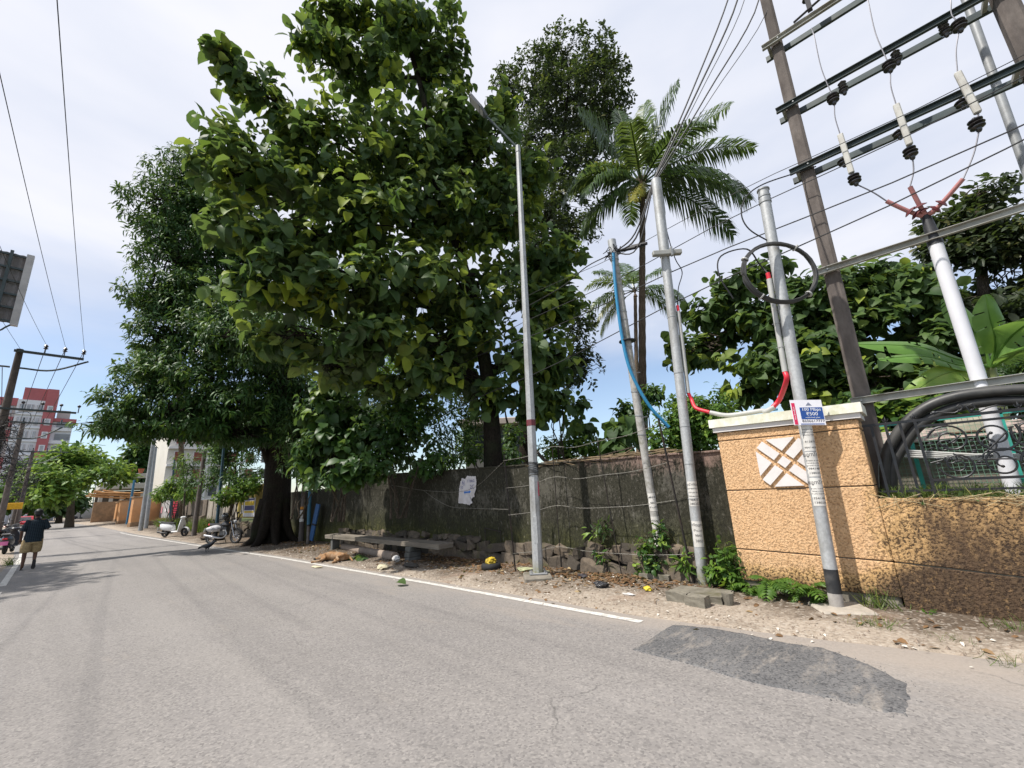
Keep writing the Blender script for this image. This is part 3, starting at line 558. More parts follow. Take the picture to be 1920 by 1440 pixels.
# ------------------------------------------------------------------ double concrete pole structure
def m_concrete_pole():
    t = NT('pole_concrete'); f = t.noise(8, 5, 0.65, (1, 1, 0.4)); c = t.mix(t.rng(f, 0.3, 0.7), (0.085, 0.072, 0.067), (0.165, 0.142, 0.13)); c = t.mix(t.rng(t.noise(1.6, 5, 0.6, (1, 1, 0.5)), 0.5, 0.65, 0, 0.7), c, (0.075, 0.065, 0.06)); c = t.mix(t.rng(t.voro(30, out='Distance'), 0.0, 0.14, 0.5, 0), c, (0.05, 0.045, 0.04)); return t.done(c, 0.9, f, 0.6, 0.012, spec=.2)
PCON = m_concrete_pole(); STEEL = simple('galvanised_steel', (0.30, 0.31, 0.32), 0.5, 0.16, 5, 0.25, 0.1, dirt=((0.17, 0.16, 0.15), 0.5)); DSTEEL = simple('dark_green_steel', (0.055, 0.072, 0.075), 0.5, 0.2, 8, 0.2, dirt=((0.10, 0.09, 0.08), 0.4)); LSTEEL = simple('pale_channel_steel', (0.34, 0.34, 0.32), 0.6, 0.2, 4, 0.1, 0.1, dirt=((0.20, 0.17, 0.13), 0.7)); PORC = simple('brown_porcelain', (0.030, 0.027, 0.028), 0.25, 0.2, 10, spec=.6)
HX = 7.95
T = thing('double_pole_structure', (HX, -.8, 1.1), 'pair of tall dark concrete poles joined by steel channel crossarms high above the railing', 'utility pole')
p1 = AX(1652, 900, HX)[1]; p1t = AX(1440, 0, HX)
mb = MB(); tp = (p1t[1], 12.4)
for zz in (0,):
    a = (HX, p1, 0.9); c = (HX, tp[0], tp[1]); w0, w1 = 0.225, 0.155
    mb.loft([[Vector(a)+Vector((dx*w0*.5, dy*w0*.5, 0)) for dx, dy in ((-.75, -1), (.75, -1), (1, -.6), (1, .6), (.75, 1), (-.75, 1), (-1, .6), (-1, -.6))], [Vector(c)+Vector((dx*w1*.5, dy*w1*.5, 0)) for dx, dy in ((-.75, -1), (.75, -1), (1, -.6), (1, .6), (.75, 1), (-.75, 1), (-1, .6), (-1, -.6))]])
mb.build('pole', PCON, T)
p2 = AX(1905, 50, HX)[1]
mb = MB(); mb.loft([[Vector((HX, p2, z))+Vector((dx*w*.5, dy*w*.5, 0)) for dx, dy in ((-.75, -1), (.75, -1), (1, -.6), (1, .6), (.75, 1), (-.75, 1), (-1, .6), (-1, -.6))] for z, w in ((0.9, 0.26), (12.4, 0.17))]); mb.build('pole', PCON, T)
def channel(z, ya, yb, x, mat, h=0.10, d=0.05, name='crossarm'):
    b = MB(); b.box((x, (ya+yb)/2, z), (0.008, abs(ya-yb), h))
    for sgn in (-1, 1): b.box((x-d/2, (ya+yb)/2, z+sgn*(h/2-0.004)), (d, abs(ya-yb), 0.0075))
    return b.build(name, mat, T)
def hz(px, py): return AX(px, py, HX)
arm_z = [hz(1437, 100)[2], hz(1465, 216)[2], hz(1490, 330)[2]]
for k, (z, px, py, m) in enumerate(zip(arm_z, (1432, 1459, 1484), (99, 219, 332), (LSTEEL, DSTEEL, DSTEEL))):
    y = hz(px, py)[1]; channel(z, y, p2-0.35, HX-0.135, m); channel(z, y, p2-0.35, HX+0.135, DSTEEL, d=-0.05)
    for yy in (p1t[1]+0.02*k, p2):
        b = MB(); b.tube([(HX-0.19, yy, z), (HX+0.19, yy, z)], 0.012, 6); b.build('bolt', STEEL, T)
        b = MB(); b.box((HX, yy+0.16, z-0.01), (0.26, 0.05, 0.06)); b.build('spacer_block', LSTEEL, T)
zA = hz(1545, 515)[2]; zB = hz(1640, 750)[2]
for z, px, m in ((zA, 1530, DSTEEL), (zB, 1598, LSTEEL)):
    y = AX(px, 520 if z == zA else 765, HX-.14)[1]; channel(z, y, p2-0.4, HX-0.15, LSTEEL, 0.10, 0.055)
    b = MB(); b.tube([(HX-0.20, p1-.02, z), (HX+0.16, p1-.02, z)], 0.014, 6); b.build('bolt', STEEL, T)
# top assembly beside the near pole (switch gear seen at the frame's top edge)
c = hz(1520, 25); b = MB(); b.box((HX-.2, c[1], c[2]+.25), (0.09, 0.07, 0.75)); b.build('switch_post', PORC, T)
for k in range(5): b = MB(); b.lathe([(0.03, 0), (0.075, 0.015), (0.03, 0.05)], 12, None, (HX-.2, c[1], c[2]+.1+k*.1)); b.build('insulator', PORC, T, True)
b = MB(); b.tube([(HX-.2, c[1]+.25, c[2]-.16), (HX-.2, c[1]-.5, c[2]+.05)], 0.02, 6); b.build('switch_arm', PORC, T)
# insulators hanging in three strings with fuse holders and jumpers
def ins(b, o, ax, R=0.085, n=3):
    z = Vector(ax).normalized(); M = z.to_track_quat('Z', 'Y').to_matrix(); pr = [(0.018, -0.05), (0.03, -0.03)]
    for k in range(n): pr += [(0.032, 0.0+k*.05), (R*(1-.12*abs(k-1)), 0.018+k*.05), (R*.9, 0.030+k*.05), (0.032, 0.045+k*.05)]
    pr += [(0.02, 0.02+n*.05)]; b.lathe(pr, 14, M, o)
JX = HX-0.30
FUSE = simple('ceramic_fuse', (0.46, 0.45, 0.42), 0.5, 0.12, 8, dirt=((0.28, 0.25, 0.22), 0.6)); WIRE = simple('bare_wire', (0.13, 0.13, 0.15), 0.5, 0.1, 6, 0.4); CABLE = simple('black_cable', (0.022, 0.022, 0.025), 0.6, 0.2, 6)
strings = [dict(up=(1527, 70), i1=(1562, 185), fa=(1575, 252), fb=(1597, 325), i2=(1603, 337), tail=(1662, 377), pin=(1580, 150)),
           dict(up=(1627, 0), i1=(1667, 124), fa=(1680, 196), fb=(1706, 272), i2=(1708, 287), tail=(1706, 350), pin=(1680, 93)),
           dict(up=(1782, 0), i1=(1798, 48), fa=(1795, 136), fb=(1834, 212), i2=(1832, 234), tail=(1806, 335), pin=(1770, 40))]
TAILS = []
for sdef in strings:
    q = {k: AX(v[0], v[1], JX) for k, v in sdef.items()}
    b = MB(); ins(b, q['i1']-np.array([0, 0, .07]), (0, 0, 1), 0.085); b.build('insulator', PORC, T, True)
    b = MB(); ins(b, q['i2']-np.array([0, 0, .06]), (0, 0.05, 1), 0.085); b.build('insulator', PORC, T, True)
    b = MB(); ins(b, AX(sdef['pin'][0], sdef['pin'][1]+12, HX-.06)-np.array([0, 0, .12]), (0, 0, 1), 0.065, 4); b.build('insulator', PORC, T, True)
    mid = (q['fa']+q['fb'])/2; b = MB(); ins(b, mid+np.array([.14, 0.05, -.08]), (0, 0, 1), 0.08, 2); b.build('insulator', PORC, T, True)
    d = Vector(q['fb']-q['fa']); M = d.normalized().to_track_quat('Z', 'Y').to_matrix(); b = MB(); b.bbox(mid, (0.065, 0.075, d.length), 0.012, M); b.build('fuse_holder', FUSE, T)
    b = MB(); b.tube(curve_pts([q['up']+np.array([.1, 0, .3]), q['up'], (q['up']+q['i1'])/2+np.array([0, .03, 0]), q['i1'], (q['i1']+q['fa'])/2+np.array([0, .02, 0]), q['fa']], 5), 0.008, 5); b.tube([q['fb'], q['i2']], 0.012, 5); b.tube(curve_pts([q['i2']-np.array([0, 0, .08]), (q['i2']+q['tail'])/2-np.array([0, 0.02, .05]), q['tail']], 6), 0.010, 5); b.build('jumper_wire', WIRE, T, True)
    TAILS.append(q['tail'])
# ------------------------------------------------------------------ white riser pole with red cable ends
WPAINT = simple('white_paint', (0.62, 0.62, 0.66), 0.45, 0.05, 5, dirt=((0.60, 0.60, 0.60), 0.4)); TAPE = simple('black_tape', (0.03, 0.03, 0.034), 0.5, 0.25, 12, bump=.4); REDI = simple('faded_red_sleeve', (0.40, 0.17, 0.165), 0.5, 0.15, 8); SHED = simple('maroon_rubber', (0.10, 0.022, 0.025), 0.5, 0.2)
wb = AX(1900, 915, HX-.1); wt = AX(1752, 452, HX-.1); T = thing('riser_pole', (wb[0], wb[1], 1.1), 'white painted steel riser pole with three pink-red cable ends, behind the railing', 'pole')
b = MB(); b.tube([(wb[0], wb[1], 1.0), wt], 0.078, 18); b.build('pipe', WPAINT, T, True)
crotch = AX(1736, 405, HX-.1); b = MB(); b.tube([wt-(wt-wb)*0.02, wt, (wt+crotch)/2, crotch], [0.085, 0.080, 0.066, 0.05], 12); b.build('tape_wrap', TAPE, T, True)
for tail, ang in zip(TAILS, (0, 1, 2)):
    m = crotch*0.45+tail*0.55 + np.array([0, 0, -0.03]); b = MB(); path = curve_pts([crotch, crotch*.6+m*.4+np.array([0, 0, -.02]), m, tail], 6); b.tube(path, [0.034]*8+[0.028]*(len(path)-8), 9); b.build('cable_end', REDI, T, True)
    L = len(path)
    for k in (int(L*.38), int(L*.55)):
        d = (path[k+1]-path[k-1]).normalized(); M = d.to_track_quat('Z', 'Y').to_matrix(); b = MB(); b.lathe([(0.03, -0.012), (0.075, -0.014), (0.078, -0.006), (0.035, 0.018)], 14, M, path[k]); b.build('rain_shed', SHED, T, True)
    b = MB(); b.tube([path[-3], path[-1]], 0.022, 8); b.build('lug', STEEL, T)
# thin grey pole behind
g0 = AX(1920, 305, 9.0); g1 = AX(1815, 10, 9.0); b = MB(); dv = (g0-g1)/np.linalg.norm(g0-g1); foot = g0+dv*((g0[2]-1.0)/-dv[2]); b.tube([foot, g1-dv*1.2], 0.055, 10); solo(b, 'steel_pole', STEEL, 'thin plain grey steel pole behind the crossarms near the right edge', 'pole', None, True, foot)
# ------------------------------------------------------------------ galvanised poles standing in the verge
def m_galv():
    t = NT('galvanised_pole'); f = t.noise(26, 4, 0.6); c = t.mix(t.rng(f, 0.3, 0.7), (0.33, 0.34, 0.35), (0.45, 0.46, 0.47)); c = t.mix(t.rng(t.noise(3, 6, 0.7, (1, 1, 0.5)), 0.48, 0.68, 0, 0.8), c, (0.22, 0.215, 0.20)); c = t.mix(t.rng(t.noise(8, 6, 0.75, (1, 1, 0.3)), 0.62, 0.72, 0, 0.6), c, (0.20, 0.14, 0.10)); c = t.mix(t.rng(t.noise(14, 3, 0.6, (1, 1, .12)), .60, .72, 0, .5), c, (.52, .52, .52)); z = t.xyz(2); c = t.mix(t.math('MULTIPLY', t.rng(z, 0.35, 0.1), t.rng(f, 0.3, 0.6)), c, (0.20, 0.19, 0.07)); return t.done(c, 0.55, f, 0.12, 0.003, 0.25, 0.4)
GALV = m_galv(); PAPER = simple('weathered_paper', (0.60, 0.58, 0.55), 0.9, 0.12, 10, dirt=((0.36, 0.34, 0.31), 0.6)); INK = simple('black_ink', (0.03, 0.03, 0.035), 0.8); BLACKP = simple('black_paint', (0.022, 0.023, 0.026), 0.6, 0.3, 8, dirt=((0.2, 0.19, 0.18), 0.35)); GREYP = simple('worn_grey_paint', (0.34, 0.32, 0.30), 0.85, 0.25, 9, bump=.3, dirt=((0.18, 0.16, 0.15), 0.6))
def along(a, b, z): a = np.array(a); b = np.array(b); return a+(b-a)*((z-a[2])/(b[2]-a[2]))
FACE = (-0.82, -0.5, 0)
def seg(root, a, b, z0, z1, r, name, mat, n=20): m = MB(); m.tube([along(a, b, z0), along(a, b, z1)], r, n); return m.build(name, mat, root, True)
def notice(root, a, b, z0, z1, r, lines, label=None, arc=2.3, ragged=True):
    """a paper bill pasted round the pole with its printed lines"""
    A = Vector(along(a, b, 0)); B = Vector(along(a, b, 3)); up = (B-A).normalized(); h = Vector(FACE); h = (h-up*h.dot(up)).normalized(); s = up.cross(h); m = MB(); rows = []; nr = 12
    for i in range(nr+1):
        z = z0+(z1-z0)*i/nr; o = Vector(along(a, b, z)); e0 = -arc/2 + (random.uniform(-.12, .12) if ragged else 0); e1 = arc/2 + (random.uniform(-.12, .12) if ragged else 0)
        rows.append([o + (h*math.cos(e0+(e1-e0)*k/14)+s*math.sin(e0+(e1-e0)*k/14))*(r+0.002) for k in range(15)])
    n = 15; m.add([p for q in rows for p in q], [(i*n+j, i*n+j+1, (i+1)*n+j+1, (i+1)*n+j) for i in range(nr) for j in range(n-1)]); o = m.build('paper_bill', PAPER, root, True, label=label)
    t = MB()
    for txt, size, z, sx in lines: text_wrap(t, txt, size, A, B, r+0.0035, (z-A.z)/(B.z-A.z), FACE, sx)
    if lines: t.build('lettering', INK, o, kind='stuff')
# pole with the advertisement
sa = G(1571, 1146); sa[2] = 0; sb = AD(1431, 358, sa); T = thing('utility_pole', sa, 'leaning grey pole with a black painted foot, standing before the peach pillar', 'pole')
R1 = 0.075
seg(T, sa, sb, 0.46, sb[2], R1, 'pipe', GALV); seg(T, sa, sb, 0.20, 0.47, R1+.0012, 'black_band', BLACKP); seg(T, sa, sb, -0.05, 0.202, R1+.0010, 'painted_foot', GREYP)
seg(T, sa, sb, sb[2], sb[2]+.02, R1+.012, 'cap', STEEL); seg(T, sa, sb, sb[2]-.22, sb[2]-.16, R1+.01, 'clamp', STEEL); seg(T, sa, sb, sb[2]-.12, sb[2]-.09, R1+.008, 'clamp', STEEL)
mb = MB(); mb.bbox((sa[0]-.02, sa[1]-.04, 0.025), (0.5, 0.55, 0.07), 0.02, rz(.5)); mb.build('footing', simple('pale_cement', (0.36, 0.32, 0.27), 0.95, .2, 8, bump=.5), T)
def zof(px, py): return AD(px, py, sa)[2]
lines1 = [('ന്യൂസ് ന്യൂസ്', 0.05, zof(1522, 815), 1), ('3812870288', 0.034, zof(1517, 832), 1.15), ('98414830', 0.034, zof(1518, 842), 1.2)] + [('സാധ്യത വിവരം', 0.026, zof(1519, 805+4*k), 1) for k in (0, -3)]
lines1 = [(('രപചണ വതയ' if k % 2 else 'മലസപ നകട'), 0.022, zof(1517, 806+k*5.2), 1.0) for k in range(3)] + [('812878', 0.033, zof(1519, 829), 1.3), ('98414830', 0.034, zof(1520, 840), 1.2)]
notice(T, sa, sb, zof(1522, 846), zof(1515, 799), R1, lines1)
lines2 = [('ന്യൂസ് ന്യൂ', 0.062, zof(1522, 853), 1.0)] + [(('വസതമ പനലക' if k % 2 else 'കരമണ തപസ ന'), 0.022, zof(1526, 864+k*4.6), 1.0) for k in range(3)] + [('9841485', 0.035, zof(1529, 879), 1.25), ('1380202', 0.035, zof(1530, 887), 1.25)]
notice(T, sa, sb, zof(1532, 893.5), zof(1522, 848), R1, lines2)
lines3 = [('ന്യൂസ് ന്യൂ', 0.062, zof(1530, 905), 1.0)] + [(('നലകപ രസതമ' if k % 2 else 'തപസ നകരമണ'), 0.022, zof(1534, 916+k*4.8), 1.0) for k in range(3)] + [('3541485', 0.036, zof(1537, 934), 1.25), ('1380202', 0.036, zof(1539, 942), 1.25)]
notice(T, sa, sb, zof(1540, 948), zof(1530, 896), R1, lines3)
# advert board: white sheet, red stripe, blue panel, lettering
RED = simple('advert_red', (0.62, 0.02, 0.09), 0.5, 0.06); BLUE = simple('advert_blue', (0.02, 0.075, 0.29), 0.5, 0.06); ADW = simple('advert_white', (0.78, 0.76, 0.80), 0.5, 0.03); LTXT = simple('advert_lettering', (0.85, 0.85, 0.86), 0.5, .02)
sc_ = AD(1507.5, 776, sa); nrm = Vector((-0.80, -0.60, 0.05)).normalized(); yv = (Vector(sb)-Vector(sa)).normalized(); yv = (yv-nrm*yv.dot(nrm)).normalized(); xv = yv.cross(nrm); xv = (Matrix.Rotation(math.radians(-1), 3, nrm) @ xv); o = Vector(sc_)+nrm*0.085
BO = thing('advert_board', sc_, 'small white board reading 100 Mbps with red stripe and blue panel', 'sign')
k0 = abs(np.linalg.norm(AD(1530, 770, sa)-AD(1480, 774, sa)))/50.0; w, h = 54*k0, 47*k0; M0 = frame(o, xv, yv, nrm)
def rect(mb, x0, y0, x1, y1, d, z=0.0): mb.prism([(x0, y0), (x1, y0), (x1, y1), (x0, y1)], d, M0 @ Matrix.Translation((0, 0, z)))
mb = MB(); rect(mb, -w/2, -h/2, w/2, h/2, 0.004); mb.build('panel', ADW, BO)
mb = MB(); rect(mb, -w/2+.03*w, -h/2+.02*h, -w/2+.135*w, h/2-.12*h, 0.0015, 0.004); mb.build('red_stripe', RED, BO)
mb = MB(); rect(mb, -w/2+.27*w, -h/2+.23*h, w/2-.02*w, h/2-.30*h, 0.0015, 0.004); mb.build('blue_panel', BLUE, BO)
mb = MB(); rect(mb, -w/2+.22*w, -h/2+.025*h, w/2-.05*w, -h/2+.06*h, 0.0015, 0.004); mb.build('blue_rule', BLUE, BO)
cx = 0.125*w
for nm_, tx_, sz_, dy_, sx_ in (('speed_lettering', '100 Mbps', .17, .115, 1.05), ('price_lettering', '₹500', .19, -.065, 1.1), ('small_print', 'unlimited plan', .07, -.20, 1.3)): mb = MB(); text_on(mb, tx_, sz_*h, M0 @ Matrix.Translation((cx, dy_*h, .0072)), sx_); mb.build(nm_, LTXT, BO)
mb = MB(); text_on(mb, '8606617777', 0.145*h, M0 @ Matrix.Translation((cx, -.345*h, .0062)), 1.12); mb.build('phone_number', INK, BO)
mb = MB(); text_on(mb, 'Fibre Broadband', 0.075*h, M0 @ Matrix.Translation((-.417*w, -.03*h, .0066)) @ Matrix.Rotation(math.pi/2, 4, 'Z'), 1.0); mb.build('stripe_lettering', LTXT, BO)
mb = MB(); mb.prism([(-.10*w+.03, .27*h), (.10*w+.03, .27*h), (.03, .41*h)], .001, M0 @ Matrix.Translation((0, 0, .004))); mb.prism([(-.02+.03, .31*h), (.02+.03, .31*h), (.03, .37*h)], .0012, M0 @ Matrix.Translation((0, 0, .005))); mb.build('logo', simple('logo_grey', (0.25, 0.27, 0.36), .6), BO)
# conduit on that pole: grey pipe, red hose
REDH = simple('red_hose', (0.58, 0.025, 0.045), 0.4, 0.1); BLUEH = simple('blue_hose', (0.03, 0.22, 0.42), 0.45, 0.12, 6, dirt=((0.10, 0.25, 0.38), 0.4))
off = np.array([-0.02, 0.115, 0]); ca = along(sa, sb, AD(1440, 520, sa)[2])+off; cb = along(sa, sb, AD(1474, 695, sa)[2])+off
mb = MB(); mb.tube([ca, cb], 0.036, 10); mb.build('grey_conduit', PVC, T, True); mb = MB(); mb.tube([ca+np.array([0, 0, .10]), ca], 0.030, 10); mb.build('red_sleeve', REDH, T, True)
rp = [cb, cb+(cb-ca)/np.linalg.norm(cb-ca)*.12, AX(1462, 748, 7.0), AX(1448, 765, 7.0)]; mb = MB(); mb.tube(curve_pts(rp, 8), 0.033, 10); mb.build('red_hose', REDH, T, True)
for z in (0.25, 0.5, .75): p = ca*(1-z)+cb*z; mb = MB(); mb.tube([p+np.array([-.045, .05, 0]), p+np.array([.0, -.20, 0.012]), p+np.array([.03, -.2, 0.01])], 0.004, 4); mb.build('tie_wire', STEEL, T)
mb = MB(); mb.tube(curve_pts([ca+np.array([0, 0, .10]), ca+np.array([0, .08, .28]), AD(1400, 467, sa), AD(1352, 480, sa), AD(1348, 515, sa), AD(1375, 560, sa)], 6), 0.011, 6); mb.build('cable_loop', CABLE, T, True)
mb = MB(); mb.tube(curve_pts([AD(1448, 456, sa), AD(1405, 430, sa), AD(1390, 400, sa), AD(1400, 368, sa), AD(1432, 345, sa), AX(1490, 325, 7.7), AX(1530, 312, HX-.1)], 6), 0.010, 6); mb.build('cable_loop', CABLE, T, True)
# coil of black cable hung on the pole
cc = AD(1450, 520, sa)+np.array([-0.10, -0.10, 0]); rr = np.linalg.norm(AD(1450, 520, sa)-AD(1450, 466, sa)); rw = np.linalg.norm(AD(1450, 520, sa)-AD(1519, 520, sa)); hx = Vector((-RT[0], -RT[1], 0)).normalized()
mb = MB(); turn = []
for i in range(9*32+1):
    a = 2*math.pi*i/32; k = i//32; e = 1+0.035*math.sin(k*2.1+1); s_ = random.uniform(-.004, .004)
    turn.append(Vector(cc) + hx*math.cos(a)*rw*e*.97 + Vector((0.15*math.cos(a)*0, 0, 1))*math.sin(a)*rr*(e*0.97) + Vector((-.7, -.7, 0))*(0.006*(k-4)+s_))
mb.tube(turn, 0.0115, 6); CO = thing('cable_coil', cc, 'round coil of thick black cable hung on the leaning pole', 'cable coil'); mb.build('cable', HDPE, CO, True)
for a in (0.5, 2.2, 4.0, 5.4):
    p = Vector(cc)+hx*math.cos(a)*rw*.98+Vector((0, 0, 1))*math.sin(a)*rr*.98; M = Matrix.Identity(3); m = MB(); m.lathe([(0.05, -.008), (0.05, .008)], 10, (Vector((0, 0, 1)).cross(hx)*0 + (-hx*math.sin(a)+Vector((0, 0, math.cos(a))))).to_track_quat('Z', 'Y').to_matrix(), p); m.build('tie', PVC, CO, True)
# pole A (mottled, blue hose) and pole B (grey conduit)
pa = G(1246, 1087); pa[2] = 0.02; pbt = AD(1147, 452, pa); A = thing('utility_pole', pa, 'shorter mottled concrete-grey pole with a blue hose curving off it, before the mossy wall', 'pole')
def m_mottled():
    t = NT('mottled_pole'); f = t.noise(16, 6, 0.75); c = t.mix(t.rng(f, 0.35, 0.65), (0.26, 0.25, 0.23), (0.42, 0.41, 0.40)); c = t.mix(t.rng(t.noise(6, 5, .7), .52, .68, 0, .8), c, (0.14, 0.14, 0.10)); z = t.xyz(2); c = t.mix(t.math('MULTIPLY', t.rng(z, 0.4, 0.12), t.rng(f, 0.3, 0.55)), c, (0.19, 0.18, 0.05)); return t.done(c, .8, f, .3, .004, spec=.3)
MOTT = m_mottled()
RA = 0.072
seg(A, pa, pbt, -0.05, pbt[2], RA, 'pipe', MOTT); seg(A, pa, pbt, pbt[2]-.45, pbt[2]+.01, RA+.012, 'collar', GALV)
notice(A, pa, pbt, AD(1235, 1062, pa)[2], AD(1226, 968, pa)[2], RA, [(s, .05, AD(1230, y, pa)[2], 1) for s, y in (('ന്യൂസ്', 976), ('രപചണ', 990), ('മലസപ', 1004), ('98414', 1018), ('വസതമ', 1032), ('38020', 1046))], arc=2.6)
notice(A, pa, pbt, AD(1224, 958, pa)[2], AD(1216, 925, pa)[2], RA, [(s, .05, AD(1220, y, pa)[2], 1) for s, y in (('കരമ', 932), ('9841', 943), ('തപസ', 951))], arc=2.2)
hose = [AD(px, py, pa)+np.array([-.06, -.05, 0]) for px, py in ((1149, 478), (1151, 520), (1157, 580), (1166, 640), (1178, 690), (1197, 732), (1220, 768), (1252, 802))]
mb = MB(); mb.tube(curve_pts(hose, 6), 0.030, 9); mb.build('blue_hose', BLUEH, A, True); mb = MB(); mb.tube(curve_pts([hose[0]+np.array([.02, .02, 0])]+[h+np.array([.035, .0, .01]) for h in hose[1:5]], 6), 0.016, 7); mb.build('blue_hose', BLUEH, A, True)
for z, w_ in ((AD(1170, 640, pa)[2], .16),): mb = MB(); mb.lathe([(RA+.002, -.012), (w_, -.008), (w_, .008), (RA+.002, .012)], 16, None, along(pa, pbt, z)); mb.build('guard_ring', simple('dark_ring', (.04, .04, .045), .5), A, True)
for px, py in ((1152, 535), (1160, 585), (1163, 600), (1171, 650), (1190, 735), (1195, 780), (1206, 815)):
    z = AD(px, py, pa)[2]; mb = MB(); mb.lathe([(RA+.002, -.012), (RA+.008, -.01), (RA+.008, .01), (RA+.002, .012)], 14, Matrix.Rotation(.2, 3, 'X'), along(pa, pbt, z)); mb.build('strap', STEEL, A, True)
for k in range(3): z = AD(1190, 700+k*42, pa)[2]; p = along(pa, pbt, z); mb = MB(); mb.tube([p, p+np.array([.12, -.10, .02])], 0.010, 5); mb.build('step_bolt', STEEL, A)
ttop = along(pa, pbt, pbt[2]-.28)
mb = MB()
for k in range(9):
    c = [ttop+rng.normal(scale=.10, size=3)*np.array([1, 1, .7]) for _ in range(6)]; mb.tube(curve_pts(c, 5), 0.008, 5)
for k in range(3): c = ttop+np.array([.15+.05*k, -.25-.1*k, .05+.02*k]); mb.tube([c-np.array([.0, .16, .05]), c+np.array([0, .16, .03])], 0.035, 8)
mb.build('cable_tangle', CABLE, A, True, kind='stuff')
pb = G(1320, 1102); pb[2] = 0.05; pbb = AD(1230, 338, pb); B = thing('utility_pole', pb, 'taller smooth grey pole with a thin conduit and red hose, before the mossy wall', 'pole')
RB = 0.078
seg(B, pb, pbb, -0.03, pbb[2], RB, 'pipe', GALV); seg(B, pb, pbb, AD(1262, 480, pb)[2], pbb[2]+.0, RB+.014, 'collar', GALV)
notice(B, pb, pbb, AD(1298, 949, pb)[2], AD(1292, 903, pb)[2], RB, [(s, .055 if k in (0, 4, 5) else .035, AD(1295, 909+k*7.2, pb)[2], 1) for k, s in enumerate(('സ് ന്യൂ', 'കരമണതപ', 'വസതമപ', 'നലകരസ', '98414', '380202'))])
notice(B, pb, pbb, AD(1306, 1025, pb)[2], AD(1299, 977, pb)[2], RB, [(s, .055, AD(1302, 984+k*10, pb)[2], 1) for k, s in enumerate(('ന്യൂസ്', 'രപച', '9841', '3802'))], arc=2.4)
zc = AD(1243, 480, pb)[2]; pc = along(pb, pbb, zc); mb = MB(); mb.bbox(pc+np.array([-.07, -.07, 0]), (0.10, 0.52, 0.09), .01, rz(.72)); mb.build('clamp_bar', LSTEEL, B)
for d in (-.09, .09): mb = MB(); mb.box(pc+np.array([-.08*0.7, d-.06, 0]), (0.07, 0.03, 0.17), rz(.7)); mb.build('clamp', STEEL, B)
off = np.array([0.0, -0.14, 0])*1.0; ca = along(pb, pbb, AD(1268, 585, pb)[2])+np.array([.06, -.10, 0]); cb = along(pb, pbb, AD(1284, 738, pb)[2])+np.array([.06, -.10, 0])
mb = MB(); mb.tube([ca, cb], 0.033, 10); mb.build('grey_conduit', PVC, B, True); mb = MB(); mb.tube([ca+np.array([0, 0, .11]), ca], 0.027, 9); mb.build('red_sleeve', REDH, B, True)
e1 = AX(1330, 773, 7.1); mb = MB(); mb.tube(curve_pts([cb, cb+np.array([.02, -.03, -.12]), AX(1305, 765, 7.12), e1], 8), 0.030, 10); mb.build('red_hose', REDH, B, True)
mb = MB(); mb.tube(curve_pts([ca+np.array([0, 0, .11]), AD(1272, 540, pb), AD(1279, 510, pb), AD(1266, 485, pb), AD(1252, 440, pb), along(pb, pbb, pbb[2]-.1)], 6), 0.009, 6); mb.build('drop_cable', CABLE, B, True)
for px, py in ((1265, 595), (1278, 700), (1284, 800), (1290, 870), (1299, 935)):
    z = AD(px, py, pb)[2]; mb = MB(); mb.lathe([(RB+.002, -.008), (RB+.005, -.006), (RB+.005, .006), (RB+.002, .008)], 14, None, along(pb, pbb, z)); mb.build('strap', STEEL, B, True)
# grey pipe and blue hose lying on the pillar cap between the two red hoses
mb = MB(); q1 = np.array([7.08, e1[1]-.02, e1[2]-.01]); mb.tube(curve_pts([q1, (7.07, 2.0, 2.555), (7.05, 1.55, 2.55), AX(1435, 772, 7.0), AX(1452, 763, 7.0)], 6), 0.036, 10); solo(mb, 'grey_duct', PVC, 'grey plastic duct lying on the pillar cap between two red hoses', 'pipe', None, True)
mb = MB(); mb.tube(curve_pts([(7.2, 2.05, 2.55), (7.16, 1.7, 2.56), (7.1, 1.35, 2.545)], 8), 0.018, 8); solo(mb, 'blue_pipe', BLUEH, 'short blue hose lying on the white pillar cap', 'hose', None, True)
# ------------------------------------------------------------------ street lamp
la = G(1010, 1086); la[2] = 0.10; lt = AD(971, 278, la); T = thing('street_lamp', la, 'tall octagonal grey street lamp with a slanted arm and flat LED head', 'street lamp')
mb = MB(); mb.tube([la, along(la, lt, lt[2])], [0.098, 0.052], 8); mb.build('pole', GALV, T)
mb = MB(); mb.bbox(la+np.array([0, 0, .012]), (0.32, 0.32, 0.022), .004, rz(.75)); mb.build('foot_plate', STEEL, T)
for sx in (-.12, .12):
    for sy in (-.12, .12): mb = MB(); v = rz(.75) @ Vector((sx, sy, 0)); mb.tube([Vector(la)+v, Vector(la)+v+Vector((0, 0, .06))], .012, 6); mb.build('bolt', STEEL, T)
mb = MB(); mb.tube([lt-np.array([0, 0, .12]), lt+np.array([0, 0, .06])], [0.062, 0.058], 8); mb.build('top_sleeve', STEEL, T)
he = AD(884, 186, la); he0 = AD(908, 214, la); armd = (he0-lt)/np.linalg.norm(he0-lt); mb = MB(); mb.tube([lt-armd*.05, he0], 0.028, 8); mb.build('arm', DSTEEL, T)
d = Vector(he-he0); L = d.length*1.05; y = d.normalized(); n = Vector((0, 0, 1)).cross(y).normalized(); up = y.cross(n)*-1; up = up if up.z > 0 else -up; M = frame(he0, n, y, up); HEAD = simple('lamp_head_grey', (0.10, 0.105, 0.115), .4, .1); LENS = simple('lamp_lens', (0.42, 0.41, 0.40), .25, .05)
w = .125
